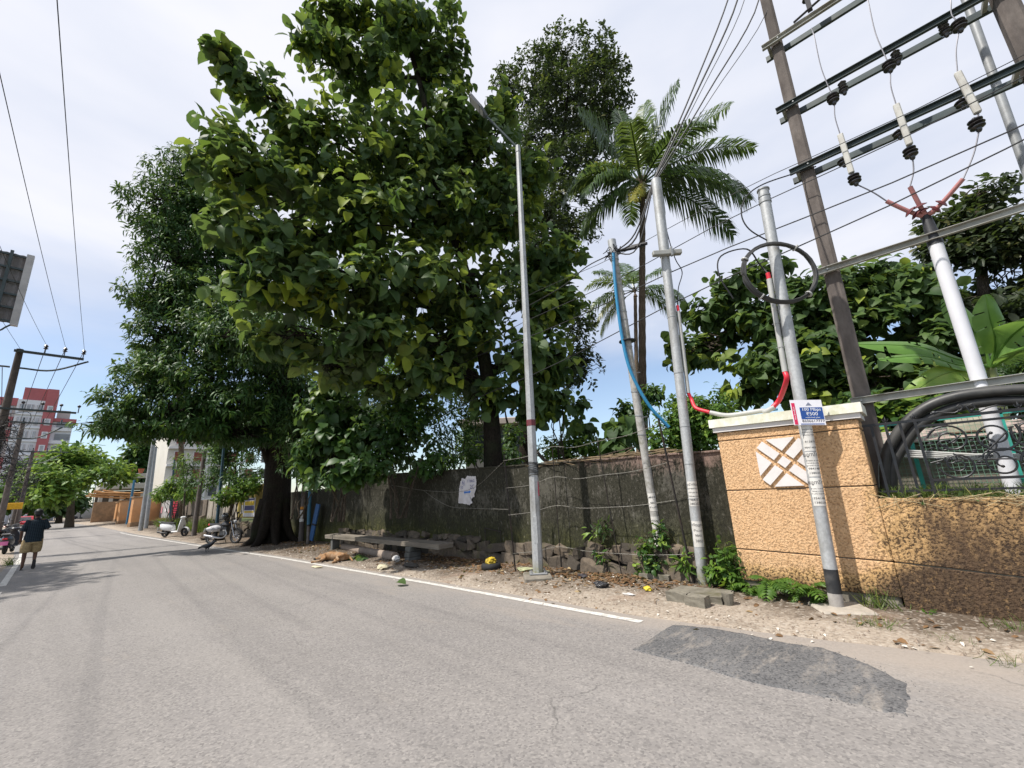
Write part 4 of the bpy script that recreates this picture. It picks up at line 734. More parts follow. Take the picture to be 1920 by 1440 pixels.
mb = MB(); mb.prism([(-.04, -.10), (.04, -.10), (w*.8, .02), (w, .12), (w, L), (w*.85, L+.04), (-w*.85, L+.04), (-w, L), (-w, .12), (-w*.8, .02)], .055, M @ Matrix.Translation((0, 0, -.02))); mb.build('lamp_head', HEAD, T)
mb = MB(); mb.prism([(w*.75, .18), (w*.86, .26), (w*.86, L-.02), (-w*.86, L-.02), (-w*.86, .26), (-w*.75, .18)], .008, M @ Matrix.Translation((0, 0, -.028))); mb.build('lens', LENS, T)
mb = MB(); mb.prism([(w*.6, .03), (w*.8, .15), (-w*.8, .15), (-w*.6, .03)], .006, M @ Matrix.Translation((0, 0, -.026))); mb.build('driver_cover', LENS, T)
MAROON = simple('maroon_sticker', (0.14, 0.03, 0.04), .6, .1); zc = AD(996, 793, la)[2]
m = MB(); m.tube([along(la, lt, zc-.06), along(la, lt, zc+.06)], [0.0905, 0.0900], 8); s_ = m.build('sticker', MAROON, T, label='maroon sticker')
t = MB()
for k in range(4): text_wrap(t, 'ABCDEM NKO'[k:k+7], .026, along(la, lt, 0), along(la, lt, 5), .0925, (zc+.037-.026*k)/(5.0), FACE)
def lamp_r(z): return .098+(0.052-.098)*(z-la[2])/(lt[2]-la[2])
z0, z1 = AD(1005, 930, la)[2], AD(1004, 903, la)[2]; fv = Vector((0.45, -0.89, 0)); p0 = Vector(along(la, lt, z0))+fv*lamp_r(z0)*.93; m = MB(); m.box((p0+Vector((0, 0, (z1-z0)/2))), (.055, .006, z1-z0), rz(math.atan2(fv.y, fv.x)+math.pi/2)); m.build('red_reflector', RED, T)
z0, z1 = AD(1003, 1018, la)[2], AD(1001, 968, la)[2]; fv = Vector((-.97, -.25, 0)); p0 = Vector(along(la, lt, (z0+z1)/2))+Vector(FACE).normalized()*lamp_r(z0)*.93; m = MB(); m.bbox(p0, (.075, .008, z1-z0), .002, rz(math.atan2(FACE[1], FACE[0])+math.pi/2)); m.build('hatch', GALV, T)
m = MB()
for k in range(9): zz = AD(1000, 878, la)[2]-.12+.028*k+random.uniform(-.006, .006); pts = [Vector(along(la, lt, zz+.01*math.sin(a*2+k)))+Vector((math.cos(a), math.sin(a), 0))*(lamp_r(zz)+.008) for a in np.linspace(0, 2*math.pi, 17)]; m.tube(pts, .007, 5)
m.build('wrapped_cable', CABLE, T, True, kind='stuff')
m = MB(); m.bbox((la[0]-.05, la[1]-.02, .045), (.62, .50, .10), .025, rz(.8)); solo(m, 'concrete_pad', CEMENT, 'low concrete pad under the tall street lamp', 'pad')
# ------------------------------------------------------------------ overhead lines
def wire(px0, px1, x, r=.009, ext0=0.0, label='', cat='cable', grp=None, sag=.0):
    a, b = AX(*px0, x), AX(*px1, x); d = (b-a); a = a-d*ext0; pts = [a+(b-a)*k/10+np.array([0, 0, -sag*4*(k/10)*(1-k/10)]) for k in range(11)]
    m = MB(); m.tube(pts, r, 5); return solo(m, 'overhead_cable', CABLE, label, cat, grp, True)
GRP = 'service cables strung between the poles'
for a, b, x, r, lab in (((1920, 92), (1105, 497), 7.55, .006, 'thin highest cable crossing below the middle steel crossarm'), ((1920, 132), (1085, 552), 7.5, .008, 'cable running just under the lowest crossarm and insulator string'),
                       ((1920, 222), (1000, 622), 7.3, .010, 'upper of two close thick black cables above the red cable ends'), ((1920, 250), (985, 702), 7.3, .010, 'lower of two close thick black cables above the red cable ends')):
    p = AX(*a, x); q = AX(*b, x); d = q-p
    pts = [p-d*.25+d*1.9*k/14+np.array([0, 0, -.10*math.sin(k/14*math.pi*2.5)**2]) for k in range(15)]
    m = MB(); m.tube(pts, r, 5); solo(m, 'overhead_cable', CABLE, lab, 'cable', GRP, True)
for k, (px, py, r, lab) in enumerate(((1366, -4, .016, 'leftmost of the thick cables rising steeply from the smooth grey pole top'), (1384, -4, .018, 'second thick cable rising steeply from the smooth grey pole top'), (1397, -4, .008, 'thin cable between the thick ones rising from the smooth grey pole top'), (1424, -4, .014, 'fourth cable rising from the smooth grey pole top past the palm'), (1446, -4, .007, 'rightmost thin cable rising past the palm to the concrete pole top'))):
    top = AX(px, py, 7.9); b1 = pbb+np.array([-.06, .03, -.02-.02*k]); d0 = top-b1; m = MB(); pts = curve_pts([np.array([HX-.1, p1t[1]+.02*k, 12.3-.06*k]), top, b1+d0*.5+np.array([0, 0, -.08]), b1], 6)
    if k in (0, 1, 3): pts += curve_pts([b1, ttop*.5+b1*.5+np.array([0, 0, -.35-.1*k]), ttop], 6)[1:]
    m.tube(pts, r, 6); solo(m, 'overhead_cable', CABLE, lab, 'cable', GRP, True)
m = MB(); m.tube(curve_pts([ttop, AX(1100, 500, 7.3), AX(1050, 540, 7.5), AX(960, 590, 8.0)], 5), .012, 5); solo(m, 'overhead_cable', CABLE, 'cable leaving the mottled pole top towards the big-leaved tree', 'cable', GRP, True)
# ------------------------------------------------------------------ mossy compound wall
WX = 7.28
def m_mossy():
    t = NT('mossy_plaster'); y = t.xyz(1); z = t.xyz(2); n1 = t.noise(1.1, 6, .65); n2 = t.noise(5.5, 6, .7, (1, 1, .45)); n3 = t.noise(26, 5, .75, (1, 1, .6)); st = t.noise(9, 5, .65, (1, 1, .14))
    c = t.mix(t.rng(n3, .3, .7), (0.016, 0.016, 0.011), (0.052, 0.049, 0.036))
    k = t.math('ADD', t.math('MULTIPLY', n1, .9), t.math('MULTIPLY', n2, .55))
    c = t.mix(t.rng(t.math('ADD', k, t.math('MULTIPLY', n3, .5)), 1.0, 1.14, 0, .7), c, (0.115, 0.108, 0.092))             # grey render still showing
    pk = t.math('ADD', t.math('ADD', t.rng(z, 1.2, 2.1, 0, .6), t.rng(y, 6.5, 3.5, 0, .35)), t.math('MULTIPLY', n2, .8)); c = t.mix(t.rng(t.math('ADD', pk, t.math('MULTIPLY', n3, .5)), 1.38, 1.62, 0, .85), c, (0.27, 0.185, 0.155))   # pinkish bare plaster
    g = t.math('ADD', t.math('ADD', t.rng(z, 1.35, .45, 0, .5), t.math('MULTIPLY', n1, .8)), t.math('MULTIPLY', n2, .35)); g = t.math('ADD', g, t.rng(y, 7, 12, 0, .12))
    g = t.math('ADD', g, t.math('MULTIPLY', t.math('SUBTRACT', n3, .5), .8)); c = t.mix(t.rng(g, .74, 1.06, 0, .7), c, (0.040, 0.043, 0.014)); c = t.mix(t.rng(t.math('ADD', g, t.math('MULTIPLY', n3, .4)), 1.24, 1.46, 0, .65), c, (0.11, 0.105, 0.03))
    c = t.mix(t.rng(st, .60, .74, 0, .75), c, (0.010, 0.010, 0.009)); c = t.mix(t.rng(n3, .63, .73, 0, .65), c, (0.27, 0.25, 0.225)); c = t.mix(t.rng(t.noise(14, 5, .7, (1, 1, .3)), .60, .68, 0, .5), c, (0.20, 0.185, 0.165))
    return t.done(c, .93, t.math('ADD', n3, t.math('MULTIPLY', n2, 1.5)), .9, .02, spec=.2)
MOSSY = m_mossy()
T = thing('compound_wall', (WX+.12, 8, 0), 'long black mossy plaster wall on a rubble stone plinth, left of the peach pillar', 'wall')
def wall_grid(y0, y1, zt, zb, x=WX, th=.22, step=.12, amp=.02):
    ysn = np.arange(y0, y1+.001, step); zs = np.linspace(0, 1, 18); mb = MB(); n = len(zs); V = []
    for y in ysn:
        top = zt(y)+.018*noise.noise(Vector((y*2.2, 0, 3)))+.012*noise.noise(Vector((y*9, 0, 3)))
        for s in zs: z = zb+(top-zb)*s; V.append((x+amp*fbm(y, z, 1.3)+.006*noise.noise(Vector((y*12, z*12, 0))), y, z))
    m = len(V); V += [(x+th, y, zt(y)) for y in ysn] + [(x+th, y, zb) for y in ysn]; k = len(ysn)
    Fc = [(i*n+j, i*n+j+1, (i+1)*n+j+1, (i+1)*n+j) for i in range(k-1) for j in range(n-1)] + [(i*n+n-1, m+i, m+i+1, (i+1)*n+n-1) for i in range(k-1)] + [(m+i, m+k+i, m+k+i+1, m+i+1) for i in range(k-1)]
    Fc += [tuple([j for j in range(n)] + [m, m+k]), tuple([(k-1)*n+j for j in range(n-1, -1, -1)] + [m+2*k-1, m+k-1])]
    mb.add(V, Fc); return mb
wt_ = lambda y: np.interp(y, [2.2, 5.4, 9, 13.8], [2.03, 2.10, 2.19, 2.32])
wall_grid(2.21, 13.78, wt_, .34).build('plaster_wall', MOSSY, T, True)
wall_grid(13.80, 22.2, lambda y: 2.04-.004*(y-14), .0, WX+.03).build('plaster_wall', MOSSY, T, True)
mb = MB(); y0, y1 = 2.21, 13.7
for i in range(30):
    y = y0+(y1-y0)*i/30; mb.bbox((WX+.10, y+(y1-y0)/60, wt_(y)+.012), (.27, (y1-y0)/30-.01, .035), .008)
mb.build('coping', MOSSY, T, kind='stuff')
def m_stone():
    t = NT('rubble_stone'); o = t.n('ShaderNodeObjectInfo'); f = t.noise(9, 6, .7); c = t.mix(o.outputs['Random'], (0.060, 0.052, 0.043), (0.185, 0.145, 0.108)); c = t.mix(t.rng(f, .4, .65, 0, .7), c, (0.055, 0.047, 0.04)); c = t.mix(t.rng(t.noise(4, 5, .65), .55, .68, 0, .6), c, (0.085, 0.085, 0.03)); c = t.mix(t.rng(t.noise(30, 4, .7), .6, .7, 0, .4), c, (.28, .25, .22)); return t.done(c, .92, f, .8, .02, spec=.2)
STONE = m_stone(); mb = MB(); mb.box((WX+.14, 9.0, .16), (.22, 13.6, .62)); mb.build('mortar_bed', simple('dark_mortar', (.045, .038, .03), .95, .35, 8, bump=.6), T)
svar = []
for k in range(14):
    bm = bmesh.new(); pts = rng.uniform(-1, 1, (26, 3)); pts = np.sign(pts)*np.abs(pts)**.38; pts *= np.where(rng.random((26, 1)) < .5, 1.0, rng.uniform(.72, 1.0, (26, 1)))
    for q in pts: bm.verts.new(q)
    r_ = bmesh.ops.convex_hull(bm, input=list(bm.verts)); bmesh.ops.delete(bm, geom=list({g for g in list(r_['geom_unused']) + list(r_['geom_interior']) if isinstance(g, bmesh.types.BMVert)}), context='VERTS')
    bmesh.ops.dissolve_limit(bm, angle_limit=.30, verts=list(bm.verts), edges=list(bm.edges)); bmesh.ops.bevel(bm, geom=list(bm.edges), offset=.045, segments=1, affect='EDGES')
    me = bpy.data.meshes.new('stone'); bm.to_mesh(me); bm.free(); me.materials.append(STONE)
    svar.append(me)
for rowi, (zc_, hh) in enumerate(((.11, .16), (.345, .115), (.50, .07))):
    y = 2.5 + .2*rowi
    while y < 15.2:
        wl = random.uniform(.22, .56)*(1 if rowi < 2 else .7)
        if rowi == 2 and (5.0 < y < 8.0 or random.random() < .12): y += wl; continue
        o = bpy.data.objects.new('stone', random.choice(svar)); COL.objects.link(o); o.parent = T; h = hh*random.uniform(.88, 1.22)
        o.location = Vector((WX-.03-.05*(2-rowi)*random.random()-.02, y+wl/2, zc_+random.uniform(-.03, .03)))-T.location; o.scale = (random.uniform(.09, .13), wl*.57, h*1.05); o.rotation_euler = (random.uniform(-.28, .28), random.uniform(-.3, .3), random.uniform(-.15, .15)); y += wl*1.02
# whitewashed notice painted on the wall
NW = simple('flaking_whitewash', (0.56, 0.54, 0.56), .9, .1, 9, bump=.3, dirt=((.36, .30, .27), .5)); NB = simple('faded_blue_lettering', (0.09, 0.10, 0.26), .9, .25, 20); NBL = simple('bright_blue_paint', (.05, .18, .55), .8)
cz = AX(880, 914, WX-.03); poly = [(863, 904), (866, 897), (872, 898), (876, 892), (884, 893), (892, 893), (893, 904), (892, 918), (889, 926), (890, 931), (885, 934), (884, 938), (886, 943), (880, 947), (873, 945), (866, 944), (859, 943), (860, 930), (861, 916)]
P3 = [AX(*p, WX-.045) for p in poly]; cc_ = sum(P3)/len(P3); mb = MB(); dens = []
for i in range(len(P3)):
    a, b = P3[i], P3[(i+1) % len(P3)]
    for k in range(6): p = a+(b-a)*k/6; dens.append((WX-.045, p[1]+.02*noise.noise(Vector((p[1]*30, p[2]*30, 0))), p[2]+.02*noise.noise(Vector((p[1]*30, p[2]*30, 9)))))
n = len(dens); mb.add(dens+[(WX-.045, cc_[1], cc_[2])], [(j, (j+1) % n, n) for j in range(n)]); NO = mb.build('painted_notice', NW, T, label='flaking whitewashed notice with faded blue lettering')
MN = lambda px, py: frame(AX(px, py, WX-.050), (0, -1, 0), (0, 0, 1), (-1, 0, 0))
for tx_, sz_, ps_ in (('6J', .15, (868.5, 905)), ('F BAG', .10, (883, 902)), ('10', .11, (865.5, 914)), ('2C', .14, (885, 913))): mb = MB(); text_on(mb, tx_, sz_, MN(*ps_)); mb.build('lettering', NB, NO)
mb = MB(); A0 = MN(876, 923); mb.prism([(-.13, .0), (-.08, .045), (-.08, .022), (.08, .022), (.08, .045), (.14, .01), (.08, -.03), (.08, -.012), (-.08, -.022), (-.08, -.05)], .002, A0); mb.build('arrow', NBL, NO)
# ------------------------------------------------------------------ wire fence standing in front of the wall
RUST = simple('rusty_black_iron', (.030, .026, .024), .75, .3, 14, .2, .2, dirt=((.10, .055, .035), .4))
T = thing('wire_fence', (7.1, 6, .05), 'thin black iron posts with strands of barbed wire before the mossy wall', 'fence')
FX = 7.02
posts = [((945, 862), (966, 1076)), ((1035, 838), (1052, 1066)), ((1120, 828), (1166, 1084)), ((1236, 795), (1300, 1094))]
PT = []
for a, b in posts:
    ft = G(*b); ft[0] = min(ft[0], 7.05); ft = AX(*b, ft[0]); tp_ = AD(*a, ft); PT.append((ft, tp_)); thin = 0.010 if a[0] in (1035, 1120) else .019
    mb = MB(); dirv = Vector(tp_-ft); R = dirv.normalized().to_track_quat('Z', 'Y').to_matrix(); mid = (Vector(ft)+Vector(tp_))/2; mb.box(mid, (thin*2, .007, dirv.length+.2), R); mb.box(mid+R @ Vector((0, thin*.6, 0)), (.007, thin*1.3, dirv.length+.2), R); mb.build('post', RUST, T)
BW = simple('barbed_wire', (.20, .19, .17), .6, .2, 6, .3)
def barbed(p):
    mb = MB(); pts = curve_pts(p, 8); mb.tube(pts, .0042, 4, False)
    L = 0
    for i in range(len(pts)-1):
        seg_ = (pts[i+1]-pts[i]).length; k = max(1, int(seg_/.11))
        for q in range(k):
            c = pts[i].lerp(pts[i+1], q/k)
            for s_ in range(2): v = Vector(rng.normal(size=3)).normalized()*.018; mb.tube([c-v, c+v], .0022, 3, False)
    mb.build('barbed_wire', BW, T, False)
def on(i, f): return PT[i][0]+(PT[i][1]-PT[i][0])*f-np.array([.02, 0, 0])
for f, sg in ((.17, .02), (.50, .03), (.74, .05), (1.0, .06)):
    barbed([on(0, f-.01 if f > .9 else f), (on(0, f)+on(1, f))/2-np.array([0, 0, sg]), on(1, f), (on(1, f)+on(2, f))/2-np.array([0, 0, sg]), on(2, f), (on(2, f)+on(3, f))/2-np.array([0, 0, sg*.7]), on(3, f)])
barbed([on(0, .98), AX(880, 918, 7.1), AX(800, 920, 7.12), AX(690, 905, 7.15), AX(610, 915, 7.2)]); barbed([AX(795, 920, 7.12), AX(815, 935, 7.1), AX(845, 950, 7.1), AX(882, 953, 7.12), on(0, .55)])
mb = MB(); q = [AX(*p, WX-.05) for p in ((909, 997), (909, 990), (939, 997), (939, 1017))]; mb.tube(q, .012, 6); mb.tube([AX(910, 994, WX-.05), AX(910, 1025, WX-.05)], .010, 6); solo(mb, 'iron_bracket', RUST, 'bent iron bracket fixed low on the mossy wall', 'bracket')
# ------------------------------------------------------------------ slabs at the pole feet
mb = MB()
def block(c, size, rzv, jit=.012): m = MB(); m.bbox((0, 0, 0), size, .018); return m, c, rzv
MOSSC = simple('mossy_concrete', (.17, .155, .125), .95, .3, 7, bump=.7, dirt=((.075, .07, .025), .8))
def put_block(name, c, size, a, label, cat, mat=MOSSC, group=None, tilt_=(0, 0)):
    m = MB(); bm = bmesh.new(); bmesh.ops.create_cube(bm, size=1.0); bmesh.ops.subdivide_edges(bm, edges=list(bm.edges), cuts=3, use_grid_fill=True)
    for v in bm.verts: v.co = Vector((v.co.x*size[0], v.co.y*size[1], v.co.z*size[2])); v.co += Vector([random.uniform(-.006, .006) for _ in range(3)])
    bm.verts.index_update(); R = Matrix.Rotation(a, 3, 'Z') @ Matrix.Rotation(tilt_[0], 3, 'X') @ Matrix.Rotation(tilt_[1], 3, 'Y'); m.add([R @ v.co+Vector(c) for v in bm.verts], [[v.index for v in f.verts] for f in bm.faces]); bm.free(); return solo(m, name, mat, label, cat, group)
b1, b2, b3 = G(1272, 1122, .06), G(1308, 1130, .06), G(1362, 1128, .06)
put_block('concrete_block', (b1[0], b1[1], .075), (.17, .27, .14), 0.05, 'left of two concrete blocks edging the slab at the smooth pole foot', 'block', tilt_=(.03, 0))
put_block('concrete_block', (b2[0], b2[1]-.0, .075), (.17, .27, .14), -0.09, 'right of two concrete blocks edging the slab at the smooth pole foot', 'block', tilt_=(-.04, 0))
put_block('concrete_slab', ((b1[0]+b2[0])/2+.36, (b1[1]+b2[1])/2-.03, .055), (.46, .70, .11), .02, 'mossy flat slab around the foot of the smooth grey pole', 'slab')
put_block('concrete_slab', (pa[0]-.12, pa[1]+.05, .06), (.42, .50, .14), .1, 'broken mossy slab at the foot of the mottled pole', 'slab')
mb = MB(); mb.lathe([(.055, 0), (.075, .16), (.075, .165), (.04, .16)], 12, None, (b3[0]+.02, b3[1]-.02, .0)); solo(mb, 'concrete_stub', MOSSC, 'small round concrete stub beside the slab blocks', 'stub')
mb = MB(); c = G(1520, 1100); mb.ball((6.92, AX(1535, 1105, 6.9)[1]+.12, .05), (.13, .3, .15), 2, .06); solo(mb, 'boulder', STONE, 'rounded mossy boulder at the pillar foot among ferns', 'boulder', None, True)
# ------------------------------------------------------------------ slab bench
BC = simple('weathered_slab', (.19, .165, .135), .95, .25, 5, bump=.6, dirt=((.09, .08, .055), .7), stretch=(1, .3, 1)); DBC = simple('dark_block', (.105, .105, .10), .95, .3, 7, bump=.7, dirt=((.05, .055, .03), .6))
e1_, e2_ = G(838, 1030, .43), G(620, 1010, .44); T = thing('slab_bench', (6.3, (e1_[1]+e2_[1])/2, 0), 'long low bench of one weathered plank on stacked block supports before the wall', 'bench')
bx = 6.42; ya_, yb_ = AX(833, 1030, bx)[1], AX(618, 1008, bx)[1]; mb = MB()
bm = bmesh.new(); bmesh.ops.create_cube(bm, size=1.0); bmesh.ops.subdivide_edges(bm, edges=list(bm.edges), cuts=5, use_grid_fill=True)
for v in bm.verts: v.co = Vector((v.co.x*.42, v.co.y*(yb_-ya_), v.co.z*.11+.015*math.sin(v.co.y*3))); v.co += Vector([random.uniform(-.008, .008) for _ in range(3)])
bm.verts.index_update(); mb.add([v.co+Vector((bx+.05, (ya_+yb_)/2, .425)) for v in bm.verts], [[v.index for v in f.verts] for f in bm.faces]); bm.free(); mb.build('seat', BC, T, True)
ys_ = AX(770, 1050, 6.3)[1]
for k in range(3): m = MB(); m.bbox((6.36+random.uniform(-.02, .02), ys_+random.uniform(-.02, .02), .055+.122*k), (.36, .20, .118), .014, rz(random.uniform(-.06, .06))); m.build('support_block', DBC, T)
m = MB(); m.bbox((6.42, AX(624, 1025, 6.35)[1], .18), (.24, .14, .40), .012); m.build('support_post', DBC, T)
c0, c1 = G(735, 1043, .1), G(648, 1026, .1); mb = MB(); d = c1-c0; n0 = c0-d*.05; mb.tube([n0, n0+d*.16, n0+d*.165, n0+d*1.1], [.115, .115, .108, .108], 18); mb.tube([n0-d*.002, n0+d*.02], [.085, .07], 14)
solo(mb, 'concrete_pipe', simple('pinkish_concrete', (.27, .215, .175), .95, .18, 5, bump=.5), 'round concrete pipe lying under the slab bench', 'pipe', None, True)
# ------------------------------------------------------------------ pole and blue post by the dark trunk
bp = G(577, 1023); bpt = AD(590, 715, bp); T = thing('blue_pole', bp, 'slim faded blue steel pole before the mossy wall, beside the dark trunk', 'pole'); FBL = simple('faded_blue_paint', (.035, .14, .24), .6, .2, 5, dirt=((.12, .13, .13), .6), stretch=(1, 1, .3))
zl = AD(576, 985, bp)[2]; seg(T, bp, bpt, zl, bpt[2], .062, 'upper_pipe', FBL, 14); seg(T, bp, bpt, 0, zl, .055, 'lower_pipe', simple('rusty_grey', (.16, .14, .13), .8, .25, 8, dirt=((.10, .06, .045), .6)), 14); seg(T, bp, bpt, zl-.03, zl+.03, .068, 'joint_collar', RUST, 14)
m = MB(); m.tube([AD(583, 880, bp)+np.array([-.07, -.05, 0]), AD(581, 905, bp)+np.array([-.07, -.05, 0])], .03, 8); m.build('white_duct', PVC, T)
q0 = G(564, 1018); q1 = AD(573, 880, q0); T = thing('timber_pole', q0, 'grey pole with an orange band and pasted bill, leaning beside the blue pole', 'pole'); m = MB(); m.tube([q0, q1], [.105, .085], 12); m.build('shaft', PCON, T, True)
z0, z1 = AD(566, 955, q0)[2], AD(567, 951, q0)[2]; seg(T, q0, q1, z0, z1+.02, .102, 'orange_band', simple('orange_paint', (.55, .22, .02), .7), 14); notice(T, q0, q1, AD(565, 978, q0)[2], AD(566, 957, q0)[2], .100, [(s, .06, AD(566, 961+k*5, q0)[2], 1) for k, s in enumerate(('രപച', '3802', 'വസത'))])
pl = AX(593, 970, 7.1); mb = MB(); R = Matrix.Rotation(.16, 3, 'Y') @ Matrix.Rotation(-.10, 3, 'X'); mb.bbox((7.05, pl[1], .78), (.05, .34, 1.35), .008, Matrix.Rotation(.10, 3, 'Y') @ Matrix.Rotation(.12, 3, 'X')); T = thing('blue_board', (7.05, pl[1], .1), 'blue painted board leaning against the mossy wall', 'board'); mb.build('board', simple('blue_board_paint', (.03, .10, .26), .6, .15, 6), T); m = MB(); m.box((7.02, pl[1], .70), (.06, .42, .05), Matrix.Rotation(.12, 3, 'X')); m.build('batten', RUST, T)
# ------------------------------------------------------------------ trees
def V3(a): return Vector([float(x) for x in a])
GT = 'trees behind the roadside wall'
def path(pxs, dist, n=6):
    ds = dist if hasattr(dist, '__len__') else [dist]*len(pxs); return curve_pts([AH(p[0], p[1], d) for p, d in zip(pxs, ds)], n)
def taper(n, a, b): return [a+(b-a)*(i/(n-1))**0.8 for i in range(n)]
# --- big-leaved tree just behind the mossy wall
tb = AH(925, 885, 12.3); tb[2] = 0.95
B = [blob(*q) for q in ((760, 55, 105, 80, 12.3), (655, 25, 90, 34, 12.0), (585, 95, 56, 34, 11.6), (690, 150, 80, 34, 12), (830, 140, 46, 76, 12.6), (845, 235, 70, 50, 12.4),
     (420, 105, 38, 34, 11.2), (462, 152, 42, 30, 11.4), (520, 195, 56, 22, 11.6), (590, 265, 100, 38, 11.6), (430, 285, 75, 42, 11.3), (640, 330, 120, 75, 11.8), (480, 350, 100, 55, 11.3), (760, 300, 120, 80, 12.3), (890, 290, 90, 80, 12.6), (955, 215, 35, 55, 12.8), (985, 330, 50, 60, 13),
     (450, 440, 60, 38, 11.0), (570, 440, 70, 45, 11.0), (690, 430, 120, 65, 11.2), (810, 400, 110, 80, 12), (940, 420, 80, 90, 12.7), (1010, 480, 55, 60, 12.8),
     (470, 545, 62, 32, 10.8), (560, 530, 80, 50, 10.8), (660, 545, 100, 60, 10.8), (770, 540, 105, 65, 11.2), (880, 550, 100, 70, 11.9), (1000, 580, 75, 65, 12.5), (1050, 560, 35, 45, 12.8),
     (560, 628, 80, 30, 10.8), (700, 635, 100, 45, 11.0), (840, 645, 95, 45, 11.7), (960, 680, 90, 50, 12.2), (1035, 660, 50, 50, 12.6), (870, 705, 75, 30, 11.9), (1000, 755, 40, 45, 12.4), (800, 700, 60, 30, 11.6), (620, 690, 60, 26, 11.2), (720, 720, 50, 22, 11.6), (900, 745, 45, 25, 12), (520, 480, 50, 30, 10.9), (1060, 470, 30, 40, 12.8))]
fol = foliage(B, 2700, 6, .345, 'teak', gap=-.05, gscale=.85, droop=.36, spread=.20, young=.36, up=.55, edge=2.2, flat=1.0, seed=3)
tr = path([(926, 900), (922, 800), (915, 720), (895, 600), (860, 470), (815, 330), (795, 190), (760, 60), (730, -60)], [12.3]*9)
tr[0].z = .9
limbs = []
def limb(start, pxs, dist, r0, r1=.02):
    p = [tr[start]] + [V3(AH(a, b, d)) for (a, b), d in zip(pxs, dist)]; c = curve_pts(p, 5); limbs.append((c, taper(len(c), r0, r1)))
limb(12, [(850, 680), (740, 650), (600, 610)], (12, 11.4, 11), .09); limb(14, [(960, 690), (1020, 640), (1050, 560)], (12.5, 12.6, 12.8), .09); limb(18, [(760, 560), (620, 500), (470, 440)], (12, 11.4, 11.1), .12)
limb(22, [(960, 520), (1010, 450)], (12.6, 12.8), .09); limb(26, [(760, 420), (620, 380), (480, 340), (400, 290)], (12.2, 11.8, 11.4, 11.3), .12); limb(29, [(900, 300), (955, 215)], (12.5, 12.7), .09)
limb(32, [(700, 300), (600, 240), (500, 180), (425, 100)], (12.1, 11.8, 11.5, 11.2), .09); limb(38, [(830, 150), (845, 60)], (12.5, 12.5), .06); limb(38, [(720, 140), (620, 90)], (12.1, 11.7), .07); limb(42, [(690, 60), (640, 10)], (12.1, 12), .06)
tree('teak_tree', tb, 'tall tree with very large drooping leaves, its trunk just behind the mossy wall', 'tree', None, (tr, taper(len(tr), .30, .05)), limbs, B, fol, 'teak', LF_TEAK, BARK_DARK, parts=300, twig=26, twig_r=.013)
# --- dense dark tree with a buttressed trunk at the roadside
mb_ = V3((6.35, 19.7, 0)); B = [blob(*q) for q in ((345, 335, 62, 48, 23), (300, 385, 62, 48, 22.5), (395, 385, 75, 60, 23), (300, 440, 42, 35, 22), (400, 470, 80, 60, 22.5), (300, 545, 62, 48, 21.5), (385, 560, 80, 55, 21.5), (470, 520, 70, 70, 22), (305, 625, 55, 42, 21), (400, 640, 95, 55, 20.5), (490, 640, 70, 60, 20.5),
     (280, 700, 60, 42, 20.5), (370, 715, 95, 50, 20), (250, 755, 60, 35, 20.5), (195, 795, 42, 20, 21), (330, 775, 90, 38, 19.7), (440, 760, 85, 50, 19.5), (520, 730, 60, 70, 20), (540, 640, 50, 60, 21), (400, 310, 50, 35, 23.5), (560, 760, 40, 60, 20.5), (300, 812, 45, 16, 20.5), (440, 810, 60, 24, 19.6), (380, 800, 60, 26, 19.5), (500, 790, 50, 40, 19.6), (580, 820, 36, 50, 20), (250, 800, 50, 18, 20.8), (410, 410, 80, 60, 22.6), (320, 495, 62, 44, 21.8), (345, 590, 64, 46, 21.2), (430, 350, 60, 50, 23.2), (470, 570, 60, 60, 23))]
B += [(np.array((4.2, 17.3, 7.7)), (1.6, 1.6, 1.1)), (np.array((5.0, 16.0, 7.6)), (1.3, 1.4, .9)), (np.array((3.6, 19.0, 8.6)), (1.6, 1.6, 1.1))]  # crown masses added so that their shadow falls on the mossy wall
fol = foliage(B, 9000, 10, .25, 'lance', gap=-.26, gscale=.75, droop=.55, spread=.15, young=.16, up=.5, edge=2.6, flat=.6, seed=11)
tp = curve_pts([mb_+V3((0, 0, -.1)), mb_+V3((.02, .05, .7)), mb_+V3((.05, .1, 2.2)), V3(AH(528, 700, 20.9)), V3(AH(510, 600, 21.3)), V3(AH(470, 480, 22)), V3(AH(400, 340, 23))], 5)
limbs = []
for st, pxs, r0 in ((10, [(450, 740, 20.2), (350, 760, 19.9), (230, 775, 20.6)], .17), (14, [(440, 640, 20.8), (330, 620, 21)], .17), (17, [(560, 640, 21), (600, 600, 21.5)], .12), (19, [(400, 540, 21.6), (310, 540, 21.5)], .15), (22, [(470, 400, 22.8), (480, 330, 23)], .12), (24, [(340, 420, 22.5), (300, 380, 22.6)], .12)):
    c = curve_pts([tp[st]]+[V3(AH(*q)) for q in pxs], 5); limbs.append((c, taper(len(c), r0, .03)))
rr = [.82, .76, .70, .65, .62, .60]+[.60-.012*i for i in range(len(tp)-6)]
MT = tree('mango_tree', mb_, 'dense dark-leaved tree with a black flaring trunk on the verge, overhanging the road', 'tree', None, (tp, [max(.08, x*.95) for x in rr]), limbs, B, fol, 'lance', LF_MANGO, BARK_DARK, twig=26, twig_r=.02, nside=18)
